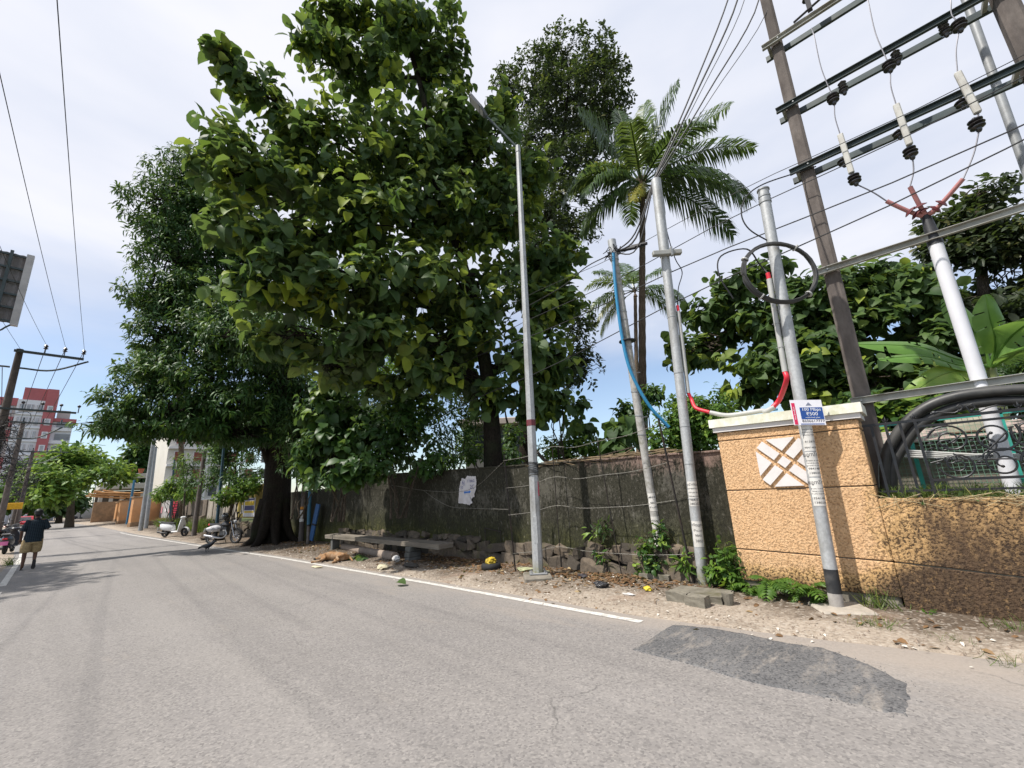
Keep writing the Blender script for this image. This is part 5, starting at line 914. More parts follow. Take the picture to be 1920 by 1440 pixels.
for a, ln, r0 in ((3.3, .95, .30), (2.6, .9, .26), (3.9, 1.15, .30), (4.5, 1.3, .26), (1.9, 1.1, .24), (5.2, 1.2, .22), (.6, 1.0, .24)):
    d = V3((math.cos(a), math.sin(a), 0)); c = curve_pts([mb_+d*.35+V3((0, 0, 1.7)), mb_+d*.62+V3((0, 0, .75)), mb_+d*(ln*.75)+V3((0, 0, .26)), mb_+d*(ln*1.05)+V3((0, 0, .03)), mb_+d*(ln*1.35)+V3((0, 0, -.08))], 5); m = MB(); m.tube(c, taper(len(c), r0, .07), 9); m.build('buttress_root', BARK_DARK, MT, True)
for k in range(6):
    x = AH(520+k*9, 800, 19.2); m = MB(); c = curve_pts([V3(x)+V3((0, 0, 3.5)), V3(x)+V3((.05, 0, 1.5)), V3(x)+V3((0, .05, -1.2))], 4); m.tube(c, .012, 4); m.build('aerial_root', BARK, MT)
# --- small-leaved tree rising behind
B = [blob(*q) for q in ((1075, 130, 85, 55, 20), (1010, 165, 70, 65, 20), (1135, 165, 48, 75, 20), (1080, 210, 90, 60, 20), (1010, 260, 60, 60, 20), (1125, 260, 60, 50, 20), (945, 155, 30, 28, 20), (1060, 310, 70, 45, 19.6), (1050, 380, 70, 45, 19), (1085, 440, 42, 40, 18.5), (1010, 420, 60, 60, 18.5), (1085, 610, 36, 60, 17), (1060, 690, 55, 45, 16.5), (1095, 690, 30, 55, 16.5), (1000, 520, 60, 80, 18))]
fol = foliage(B, 4300, 9, .19, 'oval', gap=-.16, gscale=.8, droop=.1, spread=.12, young=.10, up=.8, edge=2.6, seed=29)
tb = AH(985, 885, 17.0); tb[2] = .9; tr = path([(985, 890), (984, 800), (982, 720), (1000, 560), (1030, 400), (1055, 260), (1070, 120)], [17, 17, 17.2, 18, 19, 20, 20]); limbs = []
tr[0].z = .9
for st, pxs, r0 in ((18, [(1060, 480, 18.5), (1090, 420, 18.5)], .07), (22, [(1000, 300, 19.5), (960, 170, 20)], .08), (25, [(1110, 270, 20), (1140, 170, 20)], .08), (12, [(1050, 690, 16.8), (1085, 620, 17)], .08), (5, [(955, 800, 16.4), (945, 760, 16.2)], .09)):
    c = curve_pts([tr[st]]+[V3(AH(*q)) for q in pxs], 5); limbs.append((c, taper(len(c), r0, .02)))
tree('jackfruit_tree', tb, 'tall small-leaved olive tree rising behind the street lamp, left of the coconut palm', 'tree', GT, (tr, taper(len(tr), .27, .05)), limbs, B, fol, 'oval', LF_JACK, BARK_DARK, twig=22, twig_r=.014)
# --- palms
def frond(root, c, az, el, L, droop, tint=.3, nl=82, lw=.085, mat=LF_PALM, twist=0.0, ll=.85):
    d = V3((math.cos(az)*math.cos(el), math.sin(az)*math.cos(el), math.sin(el))); side = V3((-math.sin(az), math.cos(az), 0)); pts = []; p = V3(c); n = 16; cur = d.copy()
    for i in range(n+1):
        pts.append(p.copy()); cur = (cur+V3((0, 0, -droop*(.5+1.6*i/n)/n))).normalized(); p = p+cur*(L/n)
    m = MB(); m.tube(pts, taper(n+1, .055, .008), 5, True, .7); P = []; 
    for k in range(nl):
        t = .16+.83*(k+.5)/nl; i = t*n; a = int(i); q = pts[a].lerp(pts[min(a+1, n)], i-a); tg = (pts[min(a+1, n)]-pts[a]).normalized(); up = side.cross(tg)*-1; up = up if up.z > 0 else -up
        l = L*.24*ll*math.sin(math.pi*min(1, (t*.90+.10)))**.6+.12
        for sg in (-1, 1):
            sd = side*sg; dr = (sd*.85+tg*.62+up*.25+V3((0, 0, -.10-.35*random.random()))+V3(rng.normal(scale=.09, size=3))).normalized(); w = tg*lw*.5*random.uniform(.7, 1.2); e1 = q+dr*l*.55; e2 = q+dr*l*.92+V3((0, 0, -l*random.uniform(.25, .55)*(1.5 if el < .5 else .8)))
            o = len(m.v); m.add([q-w*.5, q+w*.5, e1+w, e1-w, e2], [(0, 1, 2, 3), (3, 2, 4)])
    o = m.build('frond', [mat], root, True)
    me = o.data; at = me.attributes.new('tint', 'FLOAT', 'POINT'); vals = np.clip(tint+rng.normal(scale=.10, size=len(me.vertices)), 0, 1); at.data.foreach_set('value', vals.astype(np.float32)); return o
def palm(name, crown, foot, label, r, specs, group=None, nuts=True, L=4.3):
    crown = V3(crown); foot = V3(foot); T = thing(name, foot, label, 'palm tree', group); mid = (crown+foot)/2+V3((.15, .1, 0)); c = curve_pts([foot, mid, crown-V3((0, 0, .35))], 22); m = MB(); rr_ = [r*1.3-(r*.5)*i/len(c)+(.012 if i % 2 else 0) for i in range(len(c))]; m.tube(c, rr_, 12); m.build('trunk', BARK_PALM, T, False)
    for az, el, dr, ti, ln in specs: frond(T, crown, az, el, L*ln, dr, ti)
    m = MB()
    for k in range(10): a = k*.63; m.tube([crown-V3((math.cos(a)*r*.8, math.sin(a)*r*.8, .55)), crown+V3((math.cos(a)*.20, math.sin(a)*.20, .25))], [.07, .03], 5)
    m.build('leaf_base', BARK_PALM, T, True, kind='stuff')
    if nuts:
        for k in range(7): a = k*.9; m = MB(); m.ball(crown+V3((math.cos(a)*.28, math.sin(a)*.28, -.42-.1*(k % 3))), (.10, .10, .13), 2); m.build('coconut', LF_NUT, T, True)
    return T
LF_NUT = simple('young_coconut', (.10, .11, .03), .5, .2)
R_AZ = math.atan2(RT[1], RT[0])                      # picture right, seen from above
pc = AH(1203, 345, 15.2); pf = AH(1196, 845, 15.0); pf[2] = 1.0
FR = [(R_AZ+.05, .36, 1.1, .2, 1.0), (R_AZ-.30, 1.22, .40, .40, 1.0), (R_AZ+.6, 1.38, .35, .55, 1.0), (R_AZ+1.9, 1.42, .3, .25, .95), (R_AZ+2.9, 1.20, .42, .35, 1.0), (R_AZ+3.3, .55, 1.9, .35, .85), (R_AZ+2.7, .05, 1.2, .25, .66), (R_AZ+.15, -.12, .9, .15, .92), (R_AZ-1.2, .5, 1.3, .3, .8), (R_AZ+1.4, .7, 1.1, .3, .85), (R_AZ+4.3, .75, 1.5, .60, .75), (R_AZ+.0, .86, .38, .55, 1.18), (R_AZ+3.1, .85, 2.2, .75, .75), (R_AZ+3.6, -.25, 1.0, .35, .55), (R_AZ-.5, .12, 1.5, .25, .85), (R_AZ-.1, .62, .8, .45, 1.02), (R_AZ+3.6, .15, 1.3, .4, .75), (R_AZ-2.2, -.6, .6, .9, .5)]
palm('coconut_palm', pc, pf, 'large coconut palm with a slim ringed trunk behind the mottled pole', .115, FR, 'coconut palms behind the walls', True, 4.7)
c2 = AH(1190, 545, 33); f2 = AH(1192, 860, 33); f2[2] = .9
palm('coconut_palm', c2, f2, 'small distant coconut palm partly hidden behind the large palm trunk', .15, [(R_AZ+a, e, d, t, 1.0) for a, e, d, t in ((0, .3, 1.3, .5), (.3, .9, .9, .4), (2.9, .2, 1.2, .55), (3.3, .6, 1.2, .7), (2.5, 1.0, .8, .4), (3.1, -.2, 1.2, .8), (.1, -.15, 1.3, .6), (1.6, 1.2, .7, .4), (4.4, .4, 1.2, .5), (2.8, -.45, 1, .75))], 'coconut palms behind the walls', False, 4.6)
c3 = AH(330, 662, 42); f3 = AH(352, 900, 42); f3[2] = .3
palm('coconut_palm', c3, f3, 'coconut palm whose frond tips show left of the dense dark crown', .15, [(R_AZ+a, e, d, t, 1.0) for a, e, d, t in ((2.9, .35, 1.3, .4), (3.3, .1, 1.1, .4), (2.6, .8, .9, .3), (3.1, .6, 1.2, .5), (0, .3, 1.3, .5), (1, .9, .9, .3))], 'coconut palms behind the walls', False, 4.3)
# --- right-hand trees behind the railing
B = [blob(*q) for q in ((1330, 585, 40, 32, 15.5), (1375, 540, 45, 30, 15.5), (1290, 655, 42, 30, 15), (1340, 650, 40, 35, 15), (1430, 510, 40, 22, 16), (1410, 620, 60, 50, 15.5), (1480, 600, 70, 60, 16), (1440, 690, 70, 38, 15), (1530, 680, 70, 60, 15.5), (1560, 560, 80, 55, 16.5), (1640, 530, 60, 40, 17), (1620, 620, 90, 65, 16.5), (1700, 560, 70, 55, 17), (1720, 650, 80, 60, 16.5), (1620, 720, 90, 45, 16), (1540, 740, 70, 32, 15.5), (1400, 730, 40, 25, 15), (1490, 545, 40, 25, 16), (1720, 735, 90, 40, 16))]
fol = foliage(B, 1250, 8, .33, 'round', gap=-.26, gscale=.6, droop=.45, spread=.16, young=.14, up=.6, edge=2.5, flat=1.0, seed=41)
tb = AH(1560, 800, 16.5); tb[2] = 1.1; tr = path([(1562, 800), (1560, 720), (1565, 640), (1570, 560), (1590, 510)], [16.5]*5); tr[0].z = 1.1; limbs = []
for st, pxs, r0 in ((6, [(1480, 650, 16), (1380, 620, 15.5), (1310, 640, 15.2)], .10), (9, [(1480, 600, 16), (1390, 545, 15.6)], .08), (10, [(1640, 620, 16.6), (1720, 580, 17)], .09), (5, [(1640, 700, 16.3), (1720, 680, 16.5)], .08), (12, [(1500, 560, 16.2), (1430, 515, 16)], .06)):
    c = curve_pts([tr[st]]+[V3(AH(*q)) for q in pxs], 5); limbs.append((c, taper(len(c), r0, .02)))
tree('portia_tree', tb, 'broad round-leaved tree spreading behind the pillar and concrete pole', 'tree', GT, (tr, taper(len(tr), .22, .07)), limbs, B, fol, 'round', LF_TEAK, BARK, parts=300, twig=16, twig_r=.013)
B = [blob(*q) for q in ((1835, 372, 50, 26, 19), (1800, 420, 55, 34, 19), (1870, 430, 50, 45, 19), (1745, 425, 28, 26, 18.5), (1800, 490, 80, 50, 19), (1880, 510, 60, 60, 19), (1740, 500, 42, 40, 19), (1860, 590, 90, 60, 18.5), (1960, 480, 60, 120, 19), (1800, 570, 70, 50, 18.5), (1890, 670, 100, 55, 18), (1780, 680, 70, 60, 18.5), (1960, 640, 60, 100, 18), (1890, 740, 90, 40, 17.5))]
fol = foliage(B, 1500, 9, .26, 'oval', gap=-.22, gscale=.6, droop=.2, spread=.15, young=.12, up=.7, edge=2.5, seed=53)
tb = AH(1850, 800, 18.8); tb[2] = 1.1; tr = path([(1852, 800), (1850, 680), (1845, 560), (1835, 440), (1832, 380)], [18.8]*5); tr[0].z = 1.1; limbs = []
for st, pxs, r0 in ((8, [(1780, 570, 19), (1740, 480, 19)], .09), (10, [(1890, 560, 19), (1940, 480, 19)], .09), (14, [(1800, 460, 19), (1750, 425, 18.6)], .06), (4, [(1910, 690, 18.4), (1960, 620, 18.2)], .08)):
    c = curve_pts([tr[st]]+[V3(AH(*q)) for q in pxs], 5); limbs.append((c, taper(len(c), r0, .02)))
tree('evergreen_tree', tb, 'tall dark evergreen at the right edge behind the white riser pole and banana plant', 'tree', GT, (tr, taper(len(tr), .24, .06)), limbs, B, fol, 'oval', LF_JACK, BARK, twig=18, twig_r=.014)
# --- banana plant
bb = AX(1872, 800, 10.6); bb[2] = 1.1; T = thing('banana_plant', bb, 'banana plant with broad pale green leaves behind the white riser pole', 'banana plant'); hub = V3(AX(1858, 690, 10.6))
m = MB(); m.tube(curve_pts([V3(bb), (V3(bb)+hub)/2, hub], 5), taper(11, .13, .06), 10); m.build('stem', simple('banana_stem', (.16, .19, .07), .5, .25, 5, stretch=(1, 1, .2)), T, True)
def banana(pxs, X, wid, upv, tint, tears=5):
    c = curve_pts([hub]+[V3(AX(a, b, x)) for (a, b), x in zip(pxs, X)], 7); n = len(c); m = MB(); m.tube(c, taper(n, .028, .006), 6); up0 = V3(upv); L = []; 
    k0 = 4
    for i in range(k0, n):
        t = (i-k0)/(n-1-k0); tg = (c[min(i+1, n-1)]-c[i-1]).normalized(); sd = tg.cross(up0).normalized(); up = sd.cross(tg); w = wid*(math.sin(math.pi*min(.985, t*.92+.06))**.55)
        L.append((c[i], sd, up, w))
    for sg in (-1, 1):
        vs = []
        for (p, sd, up, w) in L:
            for q in (0, .33, .68, 1.0): vs.append(p+sd*sg*w*q+up*(.16*w*q-.30*w*q*q)+up*.012*math.sin(len(vs)*1.7)*q+V3((0, 0, -.10*w*q*q)))
        fs = []
        for i in range(len(L)-1):
            tear = random.random() < tears/ len(L)
            for q in range(3):
                if tear and q > 0: continue
                a = i*4+q; fs.append((a, a+1, a+5, a+4))
            if tear:
                o = len(vs); p, sd, up, w = L[i]; vs += [vs[(i+1)*4+1].lerp(vs[i*4+1], .25), vs[(i+1)*4+2].lerp(vs[i*4+2], .35), vs[(i+1)*4+3].lerp(vs[i*4+3], .45)]; fs += [(i*4+1, i*4+2, o+1, o), (i*4+2, i*4+3, o+2, o+1)]
        m.add(vs, fs)
    o = m.build('leaf', LF_BANANA, T, True); at = o.data.attributes.new('tint', 'FLOAT', 'POINT'); at.data.foreach_set('value', np.clip(tint+rng.normal(scale=.05, size=len(o.data.vertices)), 0, 1).astype(np.float32))
tocam = tuple(-fw*1.0)
banana([(1790, 672), (1720, 650), (1605, 645)], (10.3, 9.9, 9.6), .21, (-.7, -.6, .55), .35); banana([(1800, 685), (1730, 668), (1648, 674)], (10.2, 9.8, 9.5), .17, (-.6, -.5, .7), .30)
banana([(1805, 694), (1760, 705), (1690, 748)], (10.2, 9.8, 9.6), .20, (-.7, -.6, .45), .75); banana([(1840, 640), (1800, 590), (1768, 560)], (10.5, 10.4, 10.3), .22, tocam, .5, 2); banana([(1866, 640), (1856, 595), (1848, 552)], (10.4, 10.2, 10.1), .27, tocam, .45, 3)
banana([(1880, 650), (1915, 615), (1965, 590)], (10.3, 10.0, 9.6), .26, (-.6, -.6, .5), .4, 4); banana([(1890, 672), (1930, 650), (1985, 640)], (10.2, 9.9, 9.7), .22, (-.3, -.3, .9), .5, 4)
m = MB(); m.tube([V3(bb)+V3((.1, -.35, 0)), V3(bb)+V3((.0, -.33, .9))], [.06, .03], 8); m.build('stem', simple('banana_stem', (.16, .19, .07)), T, True)
# --- shrubs behind the wall
def shrub(name, label, cat, blobs, n, per, size, kind, mat, group=None, gap=-.2, young=.2, droop=.3, spread=.14, zbase=1.0, stems=5, parts=0, up=.6, seed=None):
    B = [blob(*q) for q in blobs]; fol = foliage(B, n, per, size, kind, gap, .9, droop, spread, young, up, 2.4, seed if seed is not None else rng.random()*50)
    c = np.mean([b[0] for b in B], 0); base = np.array([c[0], c[1], zbase]); T = thing(name, base, label, cat, group); m = MB()
    for k in range(stems):
        b = B[k % len(B)][0]; m.tube(limb_pts(base+rng.normal(scale=.15, size=3)*np.array([1, 1, 0]), b, 0, .25, 5), [.035, .03, .026, .02, .015, .008], 5, False)
    m.build('stem', BARK, T, True); rest = leaf_parts(T, fol, kind, mat, parts) if parts else np.ones(len(fol['P']), bool)
    leaf_mesh('foliage', kind, fol['P'][rest], fol['D'][rest], fol['N'][rest], fol['S'][rest], fol['T'][rest], mat, T); return T
GS = 'shrubs showing above the walls'
shrub('shrub', 'dark broad-leaved shrub over the wall beside the blue pole', 'shrub', ((625, 770, 60, 60, 13.5), (620, 850, 60, 50, 13.2), (670, 810, 50, 60, 13.3), (655, 880, 55, 22, 12.6)), 420, 7, .27, 'round', LF_BUSH, GS, young=.04, droop=.7)
shrub('shrub', 'dark leafy shrub above the middle of the mossy wall', 'shrub', ((730, 800, 60, 60, 12.6), (720, 860, 60, 35, 12.4), (770, 770, 50, 60, 12.8), (800, 850, 40, 45, 12.2)), 430, 8, .20, 'oval', LF_BUSH, GS, young=.08, droop=.5)
shrub('shrub', 'shrub with lighter sprays beside the big-leaved trunk above the painted notice', 'shrub', ((850, 800, 40, 60, 12.8), (840, 860, 45, 28, 12.2), (880, 780, 30, 45, 13.2)), 250, 9, .15, 'lance', LF_BUSH, GS, young=.25, droop=.4)
shrub('shrub', 'sunlit yellow-green sapling behind the crown of the big-leaved tree', 'shrub', ((690, 700, 70, 60, 20), (760, 720, 60, 60, 20), (640, 660, 50, 60, 21), (730, 620, 50, 40, 22)), 620, 9, .17, 'oval', LF_BRIGHT, GS, young=.35)  # sunlight through these leaves is put into their brighter tint
shrub('shrub', 'dark fern-like clump spilling over the wall top beyond the bench', 'shrub', ((570, 850, 40, 50, 17.5), (545, 800, 40, 60, 19), (600, 900, 30, 18, 15.5)), 260, 9, .20, 'lance', LF_BUSH, GS, young=.03, droop=.5)
shrub('shrub', 'bright low shrub above the wall between the lamp and the mottled pole', 'shrub', ((1040, 845, 35, 22, 14), (1090, 835, 40, 28, 14), (1130, 845, 28, 22, 13.5)), 300, 8, .15, 'oval', LF_BRIGHT, GS, young=.45, droop=.2)
shrub('shrub', 'slender leafy sapling behind the wall just right of the lamp', 'shrub', ((1042, 760, 14, 60, 13), (1035, 700, 30, 30, 13), (1090, 780, 20, 45, 14)), 70, 6, .28, 'teak', LF_TEAK, GS, gap=-.6, droop=.7)
shrub('taro_plant', 'dark drooping heart-leaved plant beside the palm foot', 'plant', ((1168, 805, 24, 26, 11.5), (1158, 835, 22, 18, 11.3)), 26, 6, .42, 'round', LF_TEAK, None, gap=-.9, droop=.9, young=0)
shrub('shrub', 'bright feathery bush rising between the smooth pole and the pillar', 'shrub', ((1265, 800, 36, 55, 11.5), (1310, 800, 40, 55, 11.8), (1340, 770, 30, 45, 12), (1285, 740, 30, 32, 12), (1240, 830, 20, 28, 11)), 620, 12, .13, 'oval', LF_BRIGHT, GS, young=.25, droop=.3)
shrub('shrub', 'small dark shrub behind the mottled pole with hanging tips', 'shrub', ((1185, 770, 22, 34, 12.5), (1220, 745, 18, 24, 13)), 80, 8, .20, 'oval', LF_BUSH, GS, droop=.6)
shrub('shrub', 'green undergrowth behind the concrete pole under the steel channel', 'shrub', ((1680, 790, 60, 26, 12), (1740, 780, 60, 30, 12.4), (1620, 770, 40, 26, 12)), 300, 8, .22, 'round', LF_BUSH, GS, young=.3)
shrub('shrub', 'fine-leaved undergrowth at the right edge behind the banana plant', 'shrub', ((1890, 700, 70, 36, 13.5), (1950, 690, 40, 50, 13.5)), 400, 10, .12, 'lance', LF_BUSH, GS, young=.15)
# --- trees further back that close the gaps
def backtree(label, blobs, n, per, size, kind, mat, trunk, r=.2, gap=-.2, young=.1, name='broadleaf_tree', group='distant trees', zb=.5):
    B = [blob(*q) for q in blobs]; fol = foliage(B, n, per, size, kind, gap, .35, .3, size*.8, young, .6, 2.5, seed=rng.random()*60); d = trunk[2]; b0 = AH(trunk[0], trunk[1], d); b0[2] = zb; tops = B[0][0]
    tr = curve_pts([V3(b0), (V3(b0)*.5+V3(tops)*.5)+V3(rng.normal(scale=.3, size=3)), V3(tops)], 4); limbs = []
    for b in B[1:4]: c = curve_pts([tr[4], (tr[4]+V3(b[0]))/2+V3((0, 0, .3)), V3(b[0])], 3); limbs.append((c, taper(len(c), r*.5, .03)))
    return tree(name, b0, label, 'tree', group, (tr, taper(len(tr), r, r*.3)), limbs, B, fol, kind, mat, BARK, twig=5, twig_r=.02)
backtree('dark tree filling the gap behind the crown of the big-leaved tree', ((700, 640, 90, 60, 27), (620, 720, 70, 70, 27), (780, 730, 80, 70, 27), (600, 640, 60, 60, 28), (860, 740, 50, 60, 27), (690, 780, 120, 60, 26)), 900, 9, .30, 'oval', LF_BUSH, (700, 880, 27), .25, young=.03)
backtree('dark tree behind the black roadside trunk', ((560, 720, 60, 80, 30), (500, 800, 60, 70, 30), (440, 800, 60, 70, 31), (600, 820, 60, 60, 30)), 900, 9, .30, 'oval', LF_MANGO, (530, 900, 30), .25, young=.05)
backtree('yellowish-green spreading tree across the road bend, below the red-white tower', ((130, 870, 52, 22, 75), (100, 900, 45, 28, 72), (165, 890, 50, 26, 75), (150, 850, 40, 18, 78), (215, 890, 32, 22, 78), (90, 930, 40, 20, 70)), 900, 8, .62, 'oval', LF_BRIGHT, (135, 960, 73), .45, gap=-.15, young=.55, zb=0)
backtree('dark rounded tree left of the white apartment block', ((268, 850, 26, 28, 120), (285, 838, 22, 26, 120), (255, 875, 22, 26, 120)), 500, 7, 1.1, 'oval', LF_BUSH, (268, 950, 120), .6, gap=-.4, zb=0)
backtree('bluish dark tree at the far end of the road below the tower', ((60, 895, 30, 30, 130), (45, 930, 32, 30, 120), (85, 925, 32, 30, 120), (90, 885, 24, 22, 135), (20, 930, 24, 30, 110)), 700, 7, 1.2, 'oval', LF_MANGO, (65, 965, 122), .6, gap=-.5, zb=0)
backtree('shady tree over the far bend, behind the far pedestrian', ((105, 945, 34, 16, 110), (130, 938, 30, 20, 110), (95, 925, 30, 20, 115)), 400, 7, 1.0, 'oval', LF_BUSH, (112, 968, 110), .5, gap=-.5, zb=0)
backtree('leafy tree before the white apartment block, over the concrete wall', ((352, 880, 14, 26, 33), (338, 862, 10, 12, 34), (358, 905, 14, 16, 32)), 90, 8, .26, 'lance', LF_BUSH, (348, 950, 33), .08, gap=-.5, zb=.3)
backtree('bushy tree behind the plank wall left of the black trunk', ((440, 855, 40, 45, 27), (415, 830, 28, 34, 28), (400, 895, 24, 22, 28), (455, 890, 36, 26, 26), (470, 830, 36, 46, 28)), 460, 9, .24, 'lance', LF_MANGO, (425, 950, 27), .12, gap=-.4, young=.15, zb=.3)
shrub('shrub', 'bright shrub spilling over the plank wall beside the yellow wall', 'shrub', ((445, 925, 28, 12, 25), (465, 908, 22, 14, 25), (425, 935, 20, 10, 25.5)), 150, 8, .20, 'oval', LF_BRIGHT, GS, young=.3, zbase=.4)
shrub('shrub', 'bright banana-like bush behind the grey wall by the white scooter', 'shrub', ((305, 925, 18, 12, 42), (330, 915, 22, 20, 40), (352, 925, 18, 14, 38)), 200, 8, .34, 'lance', LF_BRIGHT, GS, young=.3, zbase=.4)
shrub('shrub', 'low shrub before the small house between the big-leaved trunk and the lamp', 'shrub', ((870, 830, 20, 30, 14.5), (955, 850, 24, 26, 15), (960, 820, 22, 22, 16), (890, 850, 26, 20, 14)), 150, 8, .18, 'oval', LF_BUSH, GS, gap=-.4, young=.15)
# ------------------------------------------------------------------ walls and poles further up the right side
GWX = 7.0
def zat(px, py, X): return float(AX(px, py, X)[2])
def yat(px, py, X): return float(AX(px, py, X)[1])
YELW = simple('ochre_limewash', (.30, .23, .055), .9, .25, 4, bump=.4, dirt=((.12, .10, .04), .7), stretch=(1, 1, .4)); GREYW = simple('stained_concrete', (.30, .265, .22), .9, .25, 4, bump=.4, dirt=((.10, .085, .07), .8), stretch=(1, 1, .3)); SHEETM = simple('grey_fibre_sheet', (.34, .33, .33), .8, .15, 5, dirt=((.2, .18, .16), .5)); ROCKB = simple('mossy_rubble', (.15, .12, .085), .95, .35, 5, bump=.9, dirt=((.05, .05, .025), .8))
def rubble(T, y0, y1, z1, x, n):
    for k in range(n):
        o = bpy.data.objects.new('stone', random.choice(svar)); COL.objects.link(o); o.parent = T; y = y0+(y1-y0)*(k+.5)/n
        o.location = Vector((x+random.uniform(-.05, .03), y, random.uniform(.15, max(.2, z1-.1))))-T.location; o.scale = (.18, .62*(y1-y0)/n+.08, z1*.38); o.rotation_euler = (random.uniform(-.4, .4), random.uniform(-.2, .2), random.uniform(-.2, .2))
y0, y1 = 22.4, yat(444, 960, GWX); T = thing('yellow_wall', (GWX, (y0+y1)/2, 0), 'ochre yellow stained wall carrying a poster, beside the black roadside trunk', 'wall'); b = MB(); b.bbox((GWX+.12, (y0+y1)/2, (zat(462, 922, GWX)+.6)/2), (.22, y1-y0, zat(462, 922, GWX)-.6+.0), .02); b.build('upper_wall', YELW, T)
T['label'] = 'ochre yellow stained wall carrying a poster, beside the black roadside trunk'
T.children[0].data.transform(Matrix.Translation((0, 0, .3))); b = MB(); b.bbox((GWX+.05, (y0+y1)/2, .33), (.3, y1-y0, .66), .03); b.build('rubble_base', ROCKB, T); rubble(T, y0, y1, .62, GWX-.1, 10)
c = AX(467, 951, GWX-.02); T = thing('poster', c, 'yellow and blue printed poster pasted on the ochre wall', 'poster'); k = abs(zat(467, 934, GWX)-zat(467, 969, GWX)); w = abs(yat(455, 951, GWX)-yat(477, 951, GWX))*.95; M = frame((GWX-.012, c[1], c[2]), (0, -1, 0), (0, 0, 1), (-1, 0, 0))
def rectp(x0, y0_, x1, y1_, d, z, mat, name): m = MB(); m.prism([(x0, y0_), (x1, y0_), (x1, y1_), (x0, y1_)], d, M @ Matrix.Translation((0, 0, z))); m.build(name, mat, T)
rectp(-w/2, -k/2, w/2, k/2, .004, 0, simple('poster_paper', (.55, .54, .56), .8, .1), 'sheet'); rectp(-w*.42, k*.36, w*.42, k*.46, .002, .004, simple('poster_navy', (.05, .05, .14), .8), 'heading_block'); rectp(-w*.42, k*.10, w*.42, k*.32, .002, .004, simple('poster_yellow', (.55, .38, .03), .8), 'yellow_panel'); rectp(-w*.42, -k*.16, w*.42, k*.08, .002, .004, MATS['poster_navy'], 'blue_panel'); rectp(-w*.42, -k*.30, w*.42, -k*.20, .002, .004, MATS['poster_yellow'], 'yellow_panel')
c = AX(453, 955, GWX-.02); b = MB(); b.box((GWX-.01, c[1], c[2]), (.006, .38, .42)); solo(b, 'paper_notice', PAPER, 'small white paper bill pasted on the ochre wall left of the poster', 'notice')
y0, y1 = y1+.1, yat(382, 965, GWX); T = thing('plank_wall', (GWX, (y0+y1)/2, 0), 'stained concrete panel wall on rubble behind the parked motorcycle', 'wall'); n = 5
for k in range(n): a = y0+(y1-y0)*k/n; b = MB(); b.bbox((GWX+.22, a+(y1-y0)/n/2, 1.32), (.10, (y1-y0)/n-.10, 1.36), .015); b.build('panel', GREYW, T); b = MB(); b.bbox((GWX+.2, a, 1.05), (.16, .14, 2.0), .015); b.build('post', GREYW, T)
b = MB(); b.bbox((GWX+.12, (y0+y1)/2, .30), (.3, y1-y0, .66), .03); b.build('rubble_base', ROCKB, T); rubble(T, y0, y1, .62, GWX-.03, 14)
y0, y1 = y1+.1, yat(338, 965, GWX); T = thing('dark_wall', (GWX, (y0+y1)/2, 0), 'dark weathered wall behind the white scooter', 'wall'); b = MB(); b.bbox((GWX+.2, (y0+y1)/2, 1.0), (.2, y1-y0, 2.05), .02); b.build('upper_wall', simple('dark_render', (.15, .12, .095), .95, .3, 3, bump=.5, dirt=((.06, .05, .035), .8)), T); rubble(T, y0, y1, .8, GWX, 10)
y0, y1 = y1+.1, yat(281, 960, GWX); T = thing('sheet_fence', (GWX, (y0+y1)/2, 0), 'grey sheet fence above a grassy bank, near the white scooter', 'fence'); n = 7; zt2 = zat(305, 938, GWX)
for k in range(n): a = y0+(y1-y0)*k/n; b = MB(); b.box((GWX+.4+.03*(k % 2), a+(y1-y0)/n/2, (zt2+.5)/2+.2), (.03, (y1-y0)/n-.02, zt2-.5)); b.build('sheet', SHEETM, T)
for k in range(5): b = MB(); b.box((GWX+.35, y0+(y1-y0)*(.2+.13*k), 1.45), (.01, .7, .35 if k % 2 else .6)); b.build('painted_patch', simple(('pink_paint', 'white_patch')[k % 2], ((.5, .22, .25), (.62, .60, .62))[k % 2], .8), T)
c = AX(328, 958, GWX-.35); T = thing('banner_sign', (c[0], c[1], 0), 'tall narrow black banner with red vertical lettering beside the white scooter', 'sign'); hz_ = abs(zat(328, 940, GWX-.35)-zat(328, 984, GWX-.35)); wz = abs(yat(322, 958, GWX-.35)-yat(334, 958, GWX-.35))
b = MB(); b.bbox((c[0], c[1], c[2]-.05), (.04, .75, hz_+.4), .01, rz(.6)); b.build('board', simple('banner_black', (.02, .018, .02), .6), T); t = MB(); Mb = frame((c[0]-.03, c[1]-.02, c[2]), (math.sin(.6)*1, -math.cos(.6), 0), (0, 0, 1), (-math.cos(.6), -math.sin(.6), 0))
for k in range(6): t.prism([(-.2, -.10), (.2, -.10), (.2, -.04), (-.08, -.04), (-.08, .02), (.2, .02), (.2, .10), (-.2, .10)], .004, Mb @ Matrix.Translation((0, hz_*(.36-.15*k), .0)))
t.build('red_letter_stroke', simple('banner_red', (.50, .04, .07), .6), T, kind='stuff')
for dy in (-.3, .3): b = MB(); b.tube([(c[0]+.05, c[1]+dy, 0), (c[0]+.05, c[1]+dy, c[2])], .03, 6); b.build('leg', RUST, T)
def ypole(name, pb, pt, r, mat, label, cat='pole', grp='poles along the right-hand verge'):
    a = G(*pb); t_ = AD(pt[0], pt[1], a); m = MB(); m.tube([a-(t_-a)*.01, t_], [r, r*.75], 10); return solo(m, name, mat, label, cat, grp, True, a)
